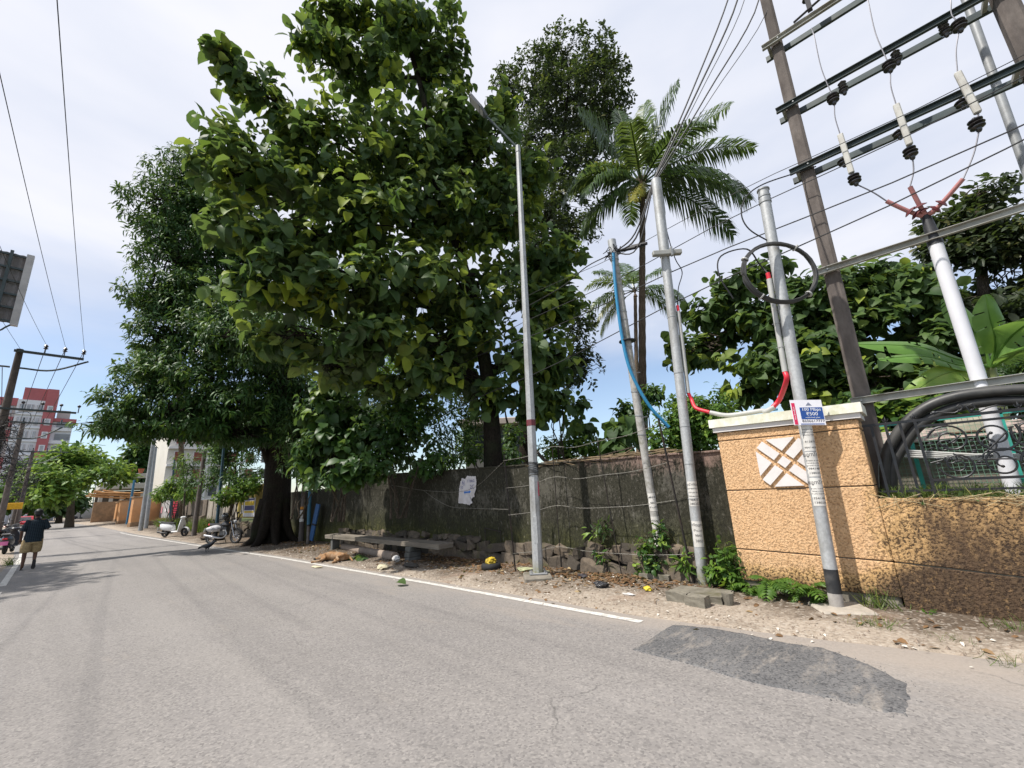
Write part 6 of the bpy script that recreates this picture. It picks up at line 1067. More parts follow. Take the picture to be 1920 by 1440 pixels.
ypole('concrete_pole', (363, 1006), (386, 830), .13, PCON, 'dark concrete pole leaning behind the rubbish heap beside the motorcycle'); ypole('blue_pole', (404, 1013), (420, 835), .075, simple('shaded_blue_paint', (.022, .06, .09), .6, .2, 5), 'slim shaded blue pole standing right behind the motorcycle'); ypole('blue_pole', (317, 990), (327, 862), .08, simple('shaded_blue_paint', (.022, .06, .09)), 'slim blue pole behind the white scooter by the black banner')  # blue darkened in the colour for the shade behind the motorcycle
ypole('concrete_pole', (263, 996), (300, 745), .15, STEEL, 'left pole of the tall grey pair on the grassy bank'); ypole('concrete_pole', (273, 992), (292, 838), .15, STEEL, 'right pole of the tall grey pair on the grassy bank')
for k, (a, b_, lab) in enumerate((((238, 984), (252, 900), 'slim blue-grey pole between the two big peach gate panels'), ((182, 975), (197, 868), 'slim pale pole before the ribbed peach wall at the bend'), ((170, 972), (180, 905), 'short pale pole just beyond the ribbed peach wall'), ((158, 972), (163, 915), 'blue pole at the far end of the ribbed peach wall'))): ypole('far_pole', a, b_, .14, FBL if k in (0, 3) else STEEL, lab)
# grassy bank, rubbish heap
# peach gate walls near the bend
PEACH = simple('faded_peach_paint', (.56, .29, .13), .85, .12, 1.5, dirt=((.40, .27, .17), .6)); PEACHD = simple('stained_peach', (.30, .19, .11), .9, .25, 2, dirt=((.12, .09, .06), .7))
def peach(y, x, lab, w=3.0, h=2.5, a=.75, mat=PEACH):
    T = thing('peach_pier', (x, y, 0), lab, 'pier', 'peach piers of the far compound wall'); R = rz(a); b = MB(); b.bbox((x, y, h/2), (w, .35, h), .03, R); b.build('pier', mat, T); b = MB(); b.bbox((x, y, h+.05), (w+.15, .5, .14), .03, R); b.build('coping', PEACHD, T); b = MB(); b.bbox((x, y, .2), (w+.05, .42, .5), .03, R); b.build('plinth', PEACHD, T)
labs = ['nearest broad peach gate panel beside the tall pole pair', 'second broad peach gate panel beyond the slim blue-grey pole', 'third peach pier, first of the ribbed stretch', 'fourth peach pier in the ribbed stretch', 'fifth peach pier in the ribbed stretch with a stained face', 'sixth peach pier in the ribbed stretch', 'farthest peach pier at the end of the ribbed stretch']
for k, (px, lab) in enumerate(zip((252, 228, 212, 203, 194, 185, 176), labs)): g_ = G(px, 988-.22*(252-px)); peach(g_[1], g_[0]+.9, lab, 3.2 if k < 2 else 2.0, 2.7, .5, PEACH if k != 4 else PEACHD)
T = thing('rear_wall', (6.8, 80, 0), 'dark stained compound wall behind the row of peach piers', 'wall'); b = MB(); a = G(262, 985); c = G(170, 972); d = c-a; d /= np.linalg.norm(d); mid = (a+c)/2+np.array([1.6, 0, 1.0]); b.bbox(mid, (.25, float(np.linalg.norm(c-a)), 2.2), .02, rz(math.atan2(d[1], d[0])-math.pi/2)); b.build('wall', PEACHD, T)
g_ = G(140, 974); b = MB(); b.bbox((g_[0]+1, g_[1], 1.3), (5, .4, 2.8), .04, rz(.25)); solo(b, 'white_wall', simple('grey_white_wall', (.42, .40, .36), .9, .15, .8, dirt=((.25, .23, .2), .6)), 'plain greyish white wall at the far bend', 'wall')
# low building with slab roof and red pots
Y = 96; x0, x1 = AY(186, 915, Y)[0], AY(300, 915, Y)[0]; z0 = AY(240, 918, Y)[2]; z1 = AY(240, 893, Y)[2]; T = thing('low_building', (x0, Y, 0), 'low unfinished building with pale slab roof and red pots behind the peach piers', 'building'); SLABM = simple('pale_slab', (.44, .42, .37), .9, .12, .8, dirt=((.27, .25, .21), .6))
b = MB(); b.bbox(((x0+x1)/2, Y+4, (z0+z1)/2-.5), (x1-x0, 9, .9), .05); b.build('roof_slab', SLABM, T); b = MB(); b.bbox(((x0+x1)/2, Y+.2, z1+.1), (x1-x0, .3, .8), .05); b.build('parapet', SLABM, T)
for k in range(6): xx = x0+(x1-x0)*(k+.3)/6; b = MB(); b.bbox((xx, Y+.4, z0/2-.3), (.5, .5, z0), .04); b.build('column', SLABM, T); b = MB(); b.lathe([(.25, 0), (.42, .7), (.45, .75)], 10, None, (xx+.6, Y+.2, z1+.5)); b.build('flower_pot', simple('terracotta', (.40, .13, .07), .8), T)
b = MB(); b.box(((x0+x1)/2, Y+6, z0/2), (x1-x0, .3, z0)); b.build('rear_wall', simple('dim_interior', (.10, .085, .07), .9), T)
T = thing('timber_stack', (x0, Y-4, 2.8), 'stack of orange-brown timber poles behind the peach piers', 'timber stack'); b = MB(); b.box((x0+1.5, Y-4.2, 1.5), (4, .6, 3)); b.build('trestle', PEACHD, T)
for k in range(9): xx = x0-1.5+.25*k; b = MB(); b.tube([(xx, Y-4, 4.0+.25*(k % 4)), (xx+4.5, Y-4.5, 3.4+.4*(k % 3))], .12, 5); b.build('pole', simple('fresh_timber', (.42, .22, .09), .8, .2, 2), T)
# white apartment block
Y = 70; xa = AY(307, 900, Y)[0]; Z = AY(310, 775, Y)[2]; ye = AX(281, 900, xa)[1]; xb = AY(420, 900, Y)[0]; CREAMW = simple('cream_facade', (.60, .57, .52), .85, .05, .6, dirt=((.48, .45, .40), .5)); WHITEW = simple('white_facade', (.66, .64, .64), .85, .04, .6, dirt=((.5, .48, .46), .4)); BRW = simple('red_brown_shutter', (.20, .055, .04), .6, .2, 3); GLASS = simple('dark_window', (.05, .055, .065), .15, .2, 3, spec=.7)
T = thing('apartment_block', (xa, Y, 0), 'white apartment block with red-brown shuttered windows behind the roadside tree', 'building'); b = MB(); b.box(((xa+xb)/2, (Y+ye)/2, Z/2), (xb-xa, ye-Y, Z)); b.build('wall', CREAMW, T); b = MB(); b.box(((xa+xb)/2, (Y+ye)/2, Z+.2), (xb-xa+.8, ye-Y+.8, .35)); b.build('roof_slab', WHITEW, T)
nf = 6; fh = Z/nf
for i in range(nf):
    b = MB(); b.box(((xa+xb)/2, Y-.25, i*fh+.1), (xb-xa, .5, .28)); b.build('floor_band', WHITEW, T)
    for j in range(6):
        xx = xa+1.2+j*2.05; f = MB(); f.box((xx, Y-.04, i*fh+fh*.55), (1.15, .12, fh*.62)); w_ = f.build('window', WHITEW, T); p = MB(); p.box((xx, Y-.13, i*fh+fh*.55), (.92, .06, fh*.54)); p.build('pane', BRW if j % 3 != 2 else GLASS, w_)
        if j % 2: b = MB(); b.box((xx+1.02, Y-.3, i*fh+fh*.5), (.22, .6, fh)); b.build('pilaster', WHITEW, T)
# red and white tower
Y = 150; TRED = simple('tower_red', (.40, .12, .13), .8, .08, .3); TPINK = simple('tower_pink_grey', (.50, .44, .43), .85, .05, .3); TWHT = simple('tower_white', (.66, .66, .70), .8, .04, .3)  # tower red lightened in the colour to stand in for distance haze
def tx(px, py=840): return float(AY(px, py, Y)[0])
# upright edges lean in the picture, so the pixel columns are read at mid height
T = thing('tower_block', (tx(60), Y, 0), 'tall red and white apartment tower far off behind the utility poles', 'building')
def tz(py, px=60): return float(AY(px, py, Y)[2])
X0, X1, X2, X3, X4 = tx(2, 800), tx(22, 800), tx(75, 800), tx(97, 800), tx(136, 800)
def tb_(xa, xb, z0, z1, mat, name, y=0., d=10): b = MB(); b.box(((xa+xb)/2, Y+y+d/2, (z0+z1)/2), (abs(xb-xa), d, z1-z0)); return b.build(name, mat, T)
zt0, zt1, zt2_ = tz(744, 10), tz(728, 75), tz(768, 125)
tb_(X0-8, X1, 0, zt0, TPINK, 'wall', .6); tb_(X1, X2, 0, zt1-3, TWHT, 'wall'); tb_(X2, X3, 0, zt1, TRED, 'wall', -.3); tb_(X3, X4, 0, zt2_-2.2, TWHT, 'wall', .9); tb_(X1+.6, X2, zt1-3.0, zt1, TRED, 'roof_parapet', .3, 8); tb_(X0-8, X1, zt0-1.8, zt0, TRED, 'roof_parapet', .35, 8); tb_(X3, X4+.5, zt2_-3.0, zt2_-2.2, TRED, 'roof_parapet', .5, 6); tb_(X3+.4, X4-.8, zt2_-2.2, zt2_, TPINK, 'roof_room', 2, 5)
FH = 3.15
for i in range(9):
    z = zt1-3-FH*(i+.62)
    if z < 1: break
    for j, (xx, ww) in enumerate(((X1+(X2-X1)*.36, (X2-X1)*.52), (X1+(X2-X1)*.82, (X2-X1)*.16))):
        b = MB(); b.box((xx, Y-.05, z), (ww, .3, 1.75)); w_ = b.build('window', TPINK, T); b = MB(); b.box((xx, Y-.22, z), (ww*.93, .1, 1.5)); b.build('pane', simple('curtained_glass', (.34, .34, .37), .25, .25, 1.2, spec=.6), w_)
        for q in range(3 if j == 0 else 1): b = MB(); b.box((xx-ww*.3+ww*.3*q, Y-.29, z), (.09, .06, 1.55)); b.build('mullion', TWHT, w_)
    b = MB(); b.box(((X2+X3)/2+.05, Y-.35, z), (1.0, .16, 1.6)); w_ = b.build('window', TWHT, T); b = MB(); b.box(((X2+X3)/2+.05, Y-.45, z), (.55, .08, 1.2)); b.build('pane', simple('curtained_glass', (.34, .34, .37)), w_)
    tb_(X1, X2, z-1.65, z-1.35, TWHT, 'floor_band', -.35, .5)
    b = MB(); b.box(((X0+X1)/2-1.5, Y+.5, z-.6), (3.4, .3, 1.7)); b.build('window', MATS['curtained_glass'], T)
    if i in (1, 2, 4): tb_(X1-2.6, X1-.1, z-1.5, z+.9, TRED, 'red_panel', .35, .4)
    if z < zt2_-3: b = MB(); b.box(((X3+X4)/2+.3, Y+.85, z-.2), (2.6, .2, 1.5)); b.build('window', simple('grey_glass', (.22, .23, .25), .3, .2, 1), T); tb_(X3, X4, z-1.9, z-1.1, TWHT, 'balcony', .3, .8)
# roof slab seen between the trunks
c0 = AH(885, 796, 30); c1 = AH(965, 790, 30); T = thing('small_house', (c0[0], c0[1], .9), 'small house with a pale concrete roof slab glimpsed between the dark trunks', 'building'); d = V3(c1-c0); d.z = 0; L = d.length*1.6; an = math.atan2(d.y, d.x); mid = (V3(c0)+V3(c1))/2; n_ = V3((-d.y, d.x, 0)).normalized()
b = MB(); b.bbox(mid+n_*2+V3((0, 0, .1)), (L, 4.5, .45), .04, rz(an)); b.build('roof_slab', simple('pinkish_slab', (.52, .44, .40), .9, .1, 1), T); b = MB(); b.box(V3((mid.x, mid.y, mid.z/2+.3))+n_*2.4, (L*.85, 3.6, mid.z-.7), rz(an)); b.build('wall', simple('dim_house_wall', (.17, .165, .155), .9, .1, 1), T)
for q in (-.25, .05, .3): b = MB(); b.box(V3((mid.x, mid.y, mid.z-1.3))+n_*.55+d.normalized()*L*q, (1.0, .12, 1.0), rz(an)); b.build('window', GLASS, T)
# ------------------------------------------------------------------ left side of the road
# utility pole with crossarm
Lp = np.array([-1.95, 26.8, 0.05]); ztop = float(AX(38, 655, -1.95)[2]); T = thing('utility_pole', Lp, 'dark concrete utility pole with a long crossarm and pin insulators at the left edge', 'utility pole'); b = MB(); b.tube([Lp, (-1.95, 26.8, ztop)], [.17, .11], 10); b.build('pole', PCON, T, True)
aR = AY(158, 670, 26.8); aL = AY(27, 657, 26.8); b = MB(); b.box(((aL[0]+aR[0])/2, 26.65, ztop-.12), (aR[0]-aL[0], .09, .10)); b.build('crossarm', DSTEEL, T)
pins = []
for px in (84, 121, 157):
    x = float(AY(px, 664, 26.8)[0]); b = MB(); b.tube([(x, 26.65, ztop-.1), (x, 26.65, ztop+.12)], .02, 5); b.lathe([(.03, .10), (.09, .14), (.04, .19), (.08, .24), (.03, .32)], 8, None, (x, 26.65, ztop)); b.build('insulator', PORC, T, True); pins.append((x, 26.65, ztop+.30))
z2_ = ztop-.85; b = MB(); b.tube(curve_pts([(-1.0-.95+.1, 26.65, z2_), (-.9, 26.65, z2_+.05), (.15, 26.65, ztop-.2)], 6), .04, 6); b.tube(curve_pts([(-2.1, 26.65, z2_), (-2.9, 26.65, z2_+.05), (-3.9, 26.65, ztop-.2)], 6), .04, 6); b.build('brace', DSTEEL, T, True)
b = MB(); b.box((-1.2, 26.65, ztop-2.6), (2.6, .08, .08)); b.build('lower_crossarm', DSTEEL, T)
for k in range(4): x = -1.5+.55*k; b = MB(); b.tube([(x, 26.65, ztop-2.6), (x, 26.65, ztop-2.35)], .02, 5); b.ball((x, 26.65, ztop-2.3), .07, 1); b.build('insulator', PORC, T, True)
m = MB()
for k in range(34):
    p = np.array([-1.95, 26.6, random.uniform(3.4, 5.4)]); m.tube(curve_pts([p+rng.normal(scale=(.35, .3, .35)) for _ in range(5)], 4), .012, 3)
m.build('cable_tangle', CABLE, T, True, kind='stuff')
GW = 'power lines over the left of the road'
for (px, py), p, lab in (((114, -6), pins[2], 'rightmost power line from the crossarm running overhead past the top edge'), ((-4, 75), pins[1], 'middle power line from the crossarm leaving at the upper left edge'), ((-4, 430), pins[0], 'third power line from the crossarm leaving at the left edge')):
    d_ = ray(px, py); q = CAM+d_*((ztop+.0-EYE)/d_[2]); d2 = (q-np.array(p)); far = np.array(p)+d2*1.6; n = 16; pts = [np.array(p)+(far-np.array(p))*i/n - np.array([0, 0, .55*4*(i/n)*(1-i/n)*.4]) for i in range(n+1)]
    m = MB(); m.tube(pts, .0065, 4); m.tube([p, np.array(p)+np.array([-1.2, 17, -.9])*.5, np.array(p)+np.array([-1.6, 24, -.6])], .012, 4); solo(m, 'power_line', CABLE, lab, 'cable', GW, True)
for k, (a, lab) in enumerate(((np.array([-1.95, 26.7, ztop-.0]), 'power line at the pole top passing behind the hoarding'), (np.array([-2.3, 26.7, ztop-.9]), 'lower line leaving the dark pole towards the left edge'), (np.array([-2.0, 26.7, ztop-2.3]), 'lowest line leaving the dark pole towards the left edge'))):
    m = MB(); e = a+np.array([-1.6-.5*k, -24, .1]); pts = [a+(e-a)*i/10-np.array([0, 0, .8*4*(i/10)*(1-i/10)*.3]) for i in range(11)]; m.tube(pts, .007, 4); e2 = np.array([-3.1, 47, 6.6-.3*k]); m.tube([a, (a+e2)/2-np.array([0, 0, .3]), e2], .012, 4); solo(m, 'power_line', CABLE, lab, 'cable', GW, True)
def pole2(Y, x, pxtop, label, arm=True):
    zt = float(AY(pxtop[0], pxtop[1], Y)[2]); T = thing('utility_pole', (x, Y, 0.05), label, 'utility pole'); b = MB(); b.tube([(x, Y, 0), (x, Y, zt)], [.18, .11], 8); b.build('pole', PCON, T, True)
    if arm:
        b = MB(); b.box((x+.6, Y-.1, zt-.1), (3.4, .1, .1)); b.build('crossarm', DSTEEL, T); b = MB(); b.tube(curve_pts([(x, Y-.1, zt-1.2), (x+.8, Y-.1, zt-1.1), (x+1.9, Y-.1, zt-.3)], 4), .05, 5); b.tube(curve_pts([(x, Y-.1, zt-1.2), (x-.8, Y-.1, zt-1.1), (x-1.6, Y-.1, zt-.5)], 4), .05, 5); b.build('brace', DSTEEL, T, True)
        for k in range(4): b = MB(); b.tube([(x-.9+.9*k, Y-.1, zt-.1), (x-.9+.9*k, Y-.1, zt+.25)], .05, 5); b.build('insulator', PORC, T)
    m = MB()
    for k in range(26): p = np.array([x, Y, random.uniform(zt*.45, zt*.75)]); m.tube(curve_pts([p+rng.normal(scale=(.5, .4, .5)) for _ in range(4)], 3), .018, 3)
    m.build('cable_tangle', CABLE, T, True, kind='stuff'); return T
pole2(44, AY(44, 790, 44)[0], (44, 790), 'second dark utility pole with bent braces, behind the first at the left'); pole2(60, AY(62, 845, 60)[0], (62, 845), 'third leaning-looking utility pole with cable bundles, left of the far trees'); pole2(78, AY(40, 905, 78)[0], (52, 870), 'fourth short pole beyond the parked cars', False)
# hoarding seen from behind
D = 24; c_t, c_b = AH(60, 480, D), AH(31, 612, D); T = thing('hoarding', (c_t[0]-3.2, c_t[1], 3.0), 'back of a raised roadside hoarding with corrugated sheet and steel purlins at the left edge', 'hoarding'); xr = float(c_t[0]); zh, zl_ = float(c_t[2]), float(c_b[2]); yh = float(c_t[1]); SHB = simple('grey_corrugated', (.24, .22, .22), .7, .15, 3, .2, dirt=((.14, .12, .11), .6)); HFR = simple('pale_frame', (.50, .47, .47), .6, .12, 4)
b = MB(); vs = []; nx = 60
for i in range(nx+1): x = xr-6.4*i/nx; yy = yh+.03*(1 if i % 2 else -1); vs += [(x, yy+.05, zl_+.1), (x, yy+.05, zh-.05)]
b.add(vs, [(2*i, 2*i+1, 2*i+3, 2*i+2) for i in range(nx)]); b.build('backing_sheet', SHB, T)
for k in range(6): z = zl_+.15+(zh-zl_-.3)*k/5; b = MB(); b.box((xr-3.2, yh-.04, z), (6.4, .06, .07)); b.build('purlin', DSTEEL, T)
for x in (xr-.02, xr-6.4): b = MB(); b.box((x, yh, (zh+zl_)/2), (.20, .16, zh-zl_)); b.build('end_frame', HFR, T)
for x in (xr-.5, xr-3.2, xr-6): b = MB(); b.box((x, yh-.10, (zh+zl_)/2), (.09, .07, zh-zl_)); b.build('upright', DSTEEL, T); 
for x in (xr-1.6, xr-5.4): b = MB(); b.tube([(x, yh+.1, 0), (x, yh+.1, zl_+.4)], .11, 8); b.build('leg', DSTEEL, T)
b = MB(); b.tube(curve_pts([(xr-.1, yh-.05, zl_), (xr-.6, yh-.2, zl_-.45), (xr-2.5, yh-.2, zl_-.5)], 4), .03, 5); b.build('stay', DSTEEL, T)
# shops on the left, mostly hidden by poles
T = thing('roadside_shop', (-6, 52, 0), 'low roadside shop with a red fascia behind the parked scooters at the left edge', 'shop'); b = MB(); b.box((-7.2, 54, 1.6), (5, 16, 3.2)); b.build('wall', simple('shop_wall', (.40, .33, .28), .9, .12, 1), T); b = MB(); b.bbox((-4.9, 54, 3.0), (1.6, 15, .12), .02); b.build('awning', TRED, T); b = MB(); b.box((-4.45, 50, 2.5), (.15, 6, .7)); b.build('fascia', simple('fascia_red', (.40, .05, .05), .6), T); b = MB(); b.box((-4.65, 54, 1.2), (.1, 3, 2.2)); b.build('shutter', SHEETM, T)
c = G(24, 995); T = thing('yellow_sign', (c[0]-.3, 58, 0), 'small yellow board fixed on a post at the left, above the parked cars', 'sign'); p = AY(25, 949, 58); b = MB(); b.bbox(p, (1.1, .05, .55), .02); b.build('board', simple('sign_yellow', (.70, .38, .02), .6), T); b = MB(); b.tube([(p[0], 58.05, 0), (p[0], 58.05, p[2])], .05, 6); b.build('post', STEEL, T)
# roadside tree on the left, just outside the picture: its shade lies across the road
bs = np.array([-6.6, 18.0, 0]); B = [((-6.0, 18.5, 8.2), (2.3, 2.3, 1.5)), ((-6.8, 16.6, 7.4), (2.0, 2.0, 1.3)), ((-5.6, 20.6, 7.0), (2.0, 2.2, 1.4)), ((-7.4, 19.5, 9.0), (2.2, 2.2, 1.4)), ((-5.0, 22.6, 6.6), (1.9, 2.4, 1.2))]
fol = foliage([(np.array(c), r) for c, r in B], 1500, 8, .26, 'oval', -.5, .8, .3, .15, .1, .6, 2.5, 77); tr = curve_pts([V3(bs), V3((-6.6, 18.1, 3)), V3((-6.3, 18.4, 6.5)), V3((-6, 18.5, 8.5))], 4)
tree('rain_tree', bs, 'spreading roadside tree left of the road whose shade falls across the asphalt', 'tree', None, (tr, taper(len(tr), .24, .06)), [(curve_pts([tr[6], V3(b[0])], 4), taper(5, .1, .03)) for b in B[1:]], [(np.array(c), r) for c, r in B], fol, 'oval', LF_BUSH, BARK)
# ------------------------------------------------------------------ skinned bodies
def skin_body(name, verts, edges, mat, parent, sub=1, root=0):
    me = bpy.data.meshes.new(name); me.from_pydata([v[:3] for v in verts], edges, []); o = bpy.data.objects.new(name, me); COL.objects.link(o)
    m = o.modifiers.new('s', 'SKIN'); sk = me.skin_vertices[0].data
    for i, v in enumerate(verts): r = v[3]; sk[i].radius = r if hasattr(r, '__len__') else (r, r)
    sk[root].use_root = True; s = o.modifiers.new('d', 'SUBSURF'); s.levels = s.render_levels = sub
    dg = bpy.context.evaluated_depsgraph_get(); nm = bpy.data.meshes.new_from_object(o.evaluated_get(dg)); bpy.data.objects.remove(o); bpy.data.meshes.remove(me)
    nm.materials.clear(); nm.materials.append(mat); nm.polygons.foreach_set('use_smooth', [True]*len(nm.polygons)); nm.name = name
    o = bpy.data.objects.new(name, nm); COL.objects.link(o); o.parent = parent; return o
SKIN = simple('brown_skin', (.115, .058, .038), .55, .12, 12, spec=.35); HAIR = simple('black_hair', (.012, .011, .012), .5, .3, 40)
def ring(c, rx, ry, n=18, a=0.0, fold=0.0, k=0):
    out = []
    for j in range(n):
        q = 2*math.pi*j/n; f = 1+fold*math.sin(q*5+k)*.5+fold*math.sin(q*8+k*1.7)*.5; x, y = rx*math.cos(q)*f, ry*math.sin(q)*f
        out.append((c[0]+x*math.cos(a)-y*math.sin(a), c[1]+x*math.sin(a)+y*math.cos(a), c[2]))
    return out
def person(loc, rzv, label, shirt, lower, walk=True, shorts=True):
    T = thing('person', (0, 0, 0), label, 'person')
    # right-handed figure looking along +y
    Lf = dict(hip=(-.10, 0, .90), knee=(-.115, .03, .50), ankle=(-.11, -.02, .09), toe=(-.12, .15, .03)); Rt = dict(hip=(.10, 0, .90), knee=(.11, .10, .50), ankle=(.105, -.24, .22), toe=(.11, -.26, .05))
    if not walk: Rt = dict(hip=(.10, 0, .90), knee=(.11, .03, .50), ankle=(.11, -.01, .09), toe=(.12, .15, .03))
    v = [(0, 0, .95, (.15, .11)), (0, .0, 1.15, (.135, .10)), (0, .01, 1.34, (.16, .105)), (0, .0, 1.45, (.08, .07)), (0, .02, 1.53, (.052, .056)), (0, .035, 1.60, (.075, .09)), (0, .03, 1.68, (.076, .094)), (0, .02, 1.735, (.05, .06))]; e = [(0, 1), (1, 2), (2, 3), (3, 4), (4, 5), (5, 6), (6, 7)]
    def add(p, r, frm): v.append((*p, r)); e.append((frm, len(v)-1)); return len(v)-1
    for S in (Lf, Rt): h = add(S['hip'], .088, 0); k = add(S['knee'], .056, h); m = add(tuple((np.array(S['knee'])*.6+np.array(S['ankle'])*.4)), .052, k); a = add(S['ankle'], .036, m); b = add(tuple(np.array(S['ankle'])*.45+np.array(S['toe'])*.55), (.036, .028), a); add(S['toe'], (.038, .018), b)
    hands = []
    for sx, elb, wr in ((-1, (-.27, -.03, 1.13), (-.25, .08, .90)), (1, (.28, -.02, 1.16), (.17, .20, 1.22) if walk else (.26, .06, .90))):
        s = add((sx*.175, 0, 1.42), .062, 2); el = add(elb, .043, s); w = add(wr, .030, el); d = np.array(wr)-np.array(elb); d = d/np.linalg.norm(d); p = np.array(wr)+d*.055; pm = add(tuple(p), (.034, .020), w); sd = np.cross(d, (0, 1, .2)); sd /= np.linalg.norm(sd)
        for q, ln in zip((-.027, -.009, .009, .027), (.062, .074, .070, .054)): f1 = add(tuple(p+sd*q+d*.04), .0095, pm); f2 = add(tuple(p+sd*q+d*(.04+ln*.5)+np.array([0, .008, -.006])), .0085, f1); add(tuple(p+sd*q+d*(.04+ln*.85)+np.array([0, .022, -.012])), .007, f2)
        t1 = add(tuple(p-d*.03+sd*.036*(-1)+np.array([0, .018, 0])), .011, pm); add(tuple(p+d*.018-sd*.050+np.array([0, .03, 0])), .009, t1)
    skin_body('body', v, e, SKIN, T, 2)
    b = MB(); b.ball((0, .118, 1.635), (.013, .020, .024), 2); 
    for sx in (-1, 1): b.ball((sx*.083, .02, 1.63), (.010, .022, .034), 2)
    b.build('nose_and_ears', SKIN, T, True, kind='stuff')
    for sx in (-1, 1): b = MB(); b.ball((sx*.032, .108, 1.66), (.013, .008, .009), 2); b.build('eye', simple('eye_white', (.5, .5, .5), .3), T, True)
    b = MB(); b.ball((0, .108, 1.585), (.026, .010, .006), 2); b.build('mouth', simple('lips', (.16, .06, .05), .5), T, True)
    b = MB(); b.ball((0, -.008, 1.685), (.098, .112, .098), 3, .05); b.ball((0, -.045, 1.63), (.088, .07, .08), 3, .05); b.build('hair', HAIR, T, True)
    s = MB(); s.loft([ring((0, .0, z), rx, ry, 20, 0, f, k) for k, (z, rx, ry, f) in enumerate(((.80, .215, .155, .05), (.90, .21, .152, .045), (1.05, .195, .14, .035), (1.20, .20, .142, .03), (1.34, .215, .14, .02), (1.42, .185, .115, .01), (1.465, .10, .085, .0)))], True)
    for sx, elb in ((-1, (-.27, -.03, 1.13)), (1, (.28, -.02, 1.16))): p0 = V3((sx*.14, 0, 1.43)); p1 = V3(elb); s.tube([p0, p0.lerp(p1, .35), p0.lerp(p1, .75), p0.lerp(p1, .97)], [.085, .082, .075, .078], 12)
    s.tube(curve_pts([(-.06, -.05, 1.475), (0, -.075, 1.50), (.06, -.05, 1.475), (.05, .05, 1.46), (-.05, .05, 1.46), (-.06, -.05, 1.475)], 4), .018, 6); s.build('shirt', shirt, T, True)
    t = MB(); t.loft([ring((0, 0, z), rx, ry, 20, 0, f, k) for k, (z, rx, ry, f) in enumerate(((.97, .17, .125, .02), (.88, .195, .145, .05), (.76, .20, .15, .05)))])
    for S in (Lf, Rt):
        h, k_, a_ = V3(S['hip']), V3(S['knee']), V3(S['ankle'])
        if shorts: rr = [(h+V3((0, 0, -.02)), .115), (h.lerp(k_, .35), .125), (h.lerp(k_, .7), .128), (h.lerp(k_, .98), .115), (h.lerp(k_, 1.0), .10)]
        else: rr = [(h, .11), (h.lerp(k_, .5), .095), (k_, .078), (k_.lerp(a_, .5), .07), (a_+V3((0, 0, .02)), .062)]
        t.tube([p for p, _ in rr], [r for _, r in rr], 16)
    t.build('shorts' if shorts else 'trousers', lower, T, True)
    for S in (Lf, Rt):
        a_, t_ = V3(S['ankle']), V3(S['toe']); d = (t_-a_); d = V3((0, d.y, d.z+.05)).normalized() if S is Lf or not walk else V3((0, -.25, -1)).normalized(); nn = V3((1, 0, 0)).cross(d); nn = nn if nn.z > 0 or S is Rt else -nn; heel = a_+V3((0, 0, -.075)) if S is Lf or not walk else a_+V3((0, -.05, .02)); M = frame(heel-d*.05, (1, 0, 0), d, V3((1, 0, 0)).cross(d)); b = MB(); b.prism([(x*.048, y*.27) for x, y in ((-.55, 0), (.55, 0), (.85, .2), (.8, .5), (1.0, .8), (.6, 1), (-.6, 1), (-1.0, .8), (-.8, .5), (-.85, .2))], .018, M @ Matrix.Translation((0, 0, -.016))); b.build('slipper', simple('black_rubber', (.018, .016, .016), .7), T)
    T.location = loc; T.rotation_euler = (0, 0, rzv); return T
def m_check():
    t = NT('navy_check_shirt'); o = t.n('ShaderNodeSeparateXYZ'); t.L(t.tc.outputs['Object'], o.inputs[0]); x = t.math('PINGPONG', t.math('MULTIPLY', o.outputs[0], 1.0), .022); z = t.math('PINGPONG', o.outputs[2], .022); c = t.mix(t.rng(x, .017, .019, 0, .5), (.010, .015, .024), (.05, .085, .10)); c = t.mix(t.rng(z, .017, .019, 0, .5), c, (.055, .09, .105)); return t.done(c, .85, spec=.2)
KHAKI = simple('khaki_print', (.34, .25, .13), .9, .35, 22)
pl = G(50, 1068); person((pl[0], pl[1], 0.0), .06, 'barefoot-looking man seen from behind walking up the road in navy check shirt and khaki shorts', m_check(), KHAKI)
bpy.data.objects['person']['label'] = 'man seen from behind walking up the road in navy check shirt and khaki shorts'
pf_ = G(103, 976.5); person((pf_[0], pf_[1], 0), 2.9, 'distant pedestrian in pale blue shirt and dark trousers at the far bend', simple('pale_blue_cloth', (.30, .34, .50), .9), simple('dark_cloth', (.03, .03, .035), .9), False, False)
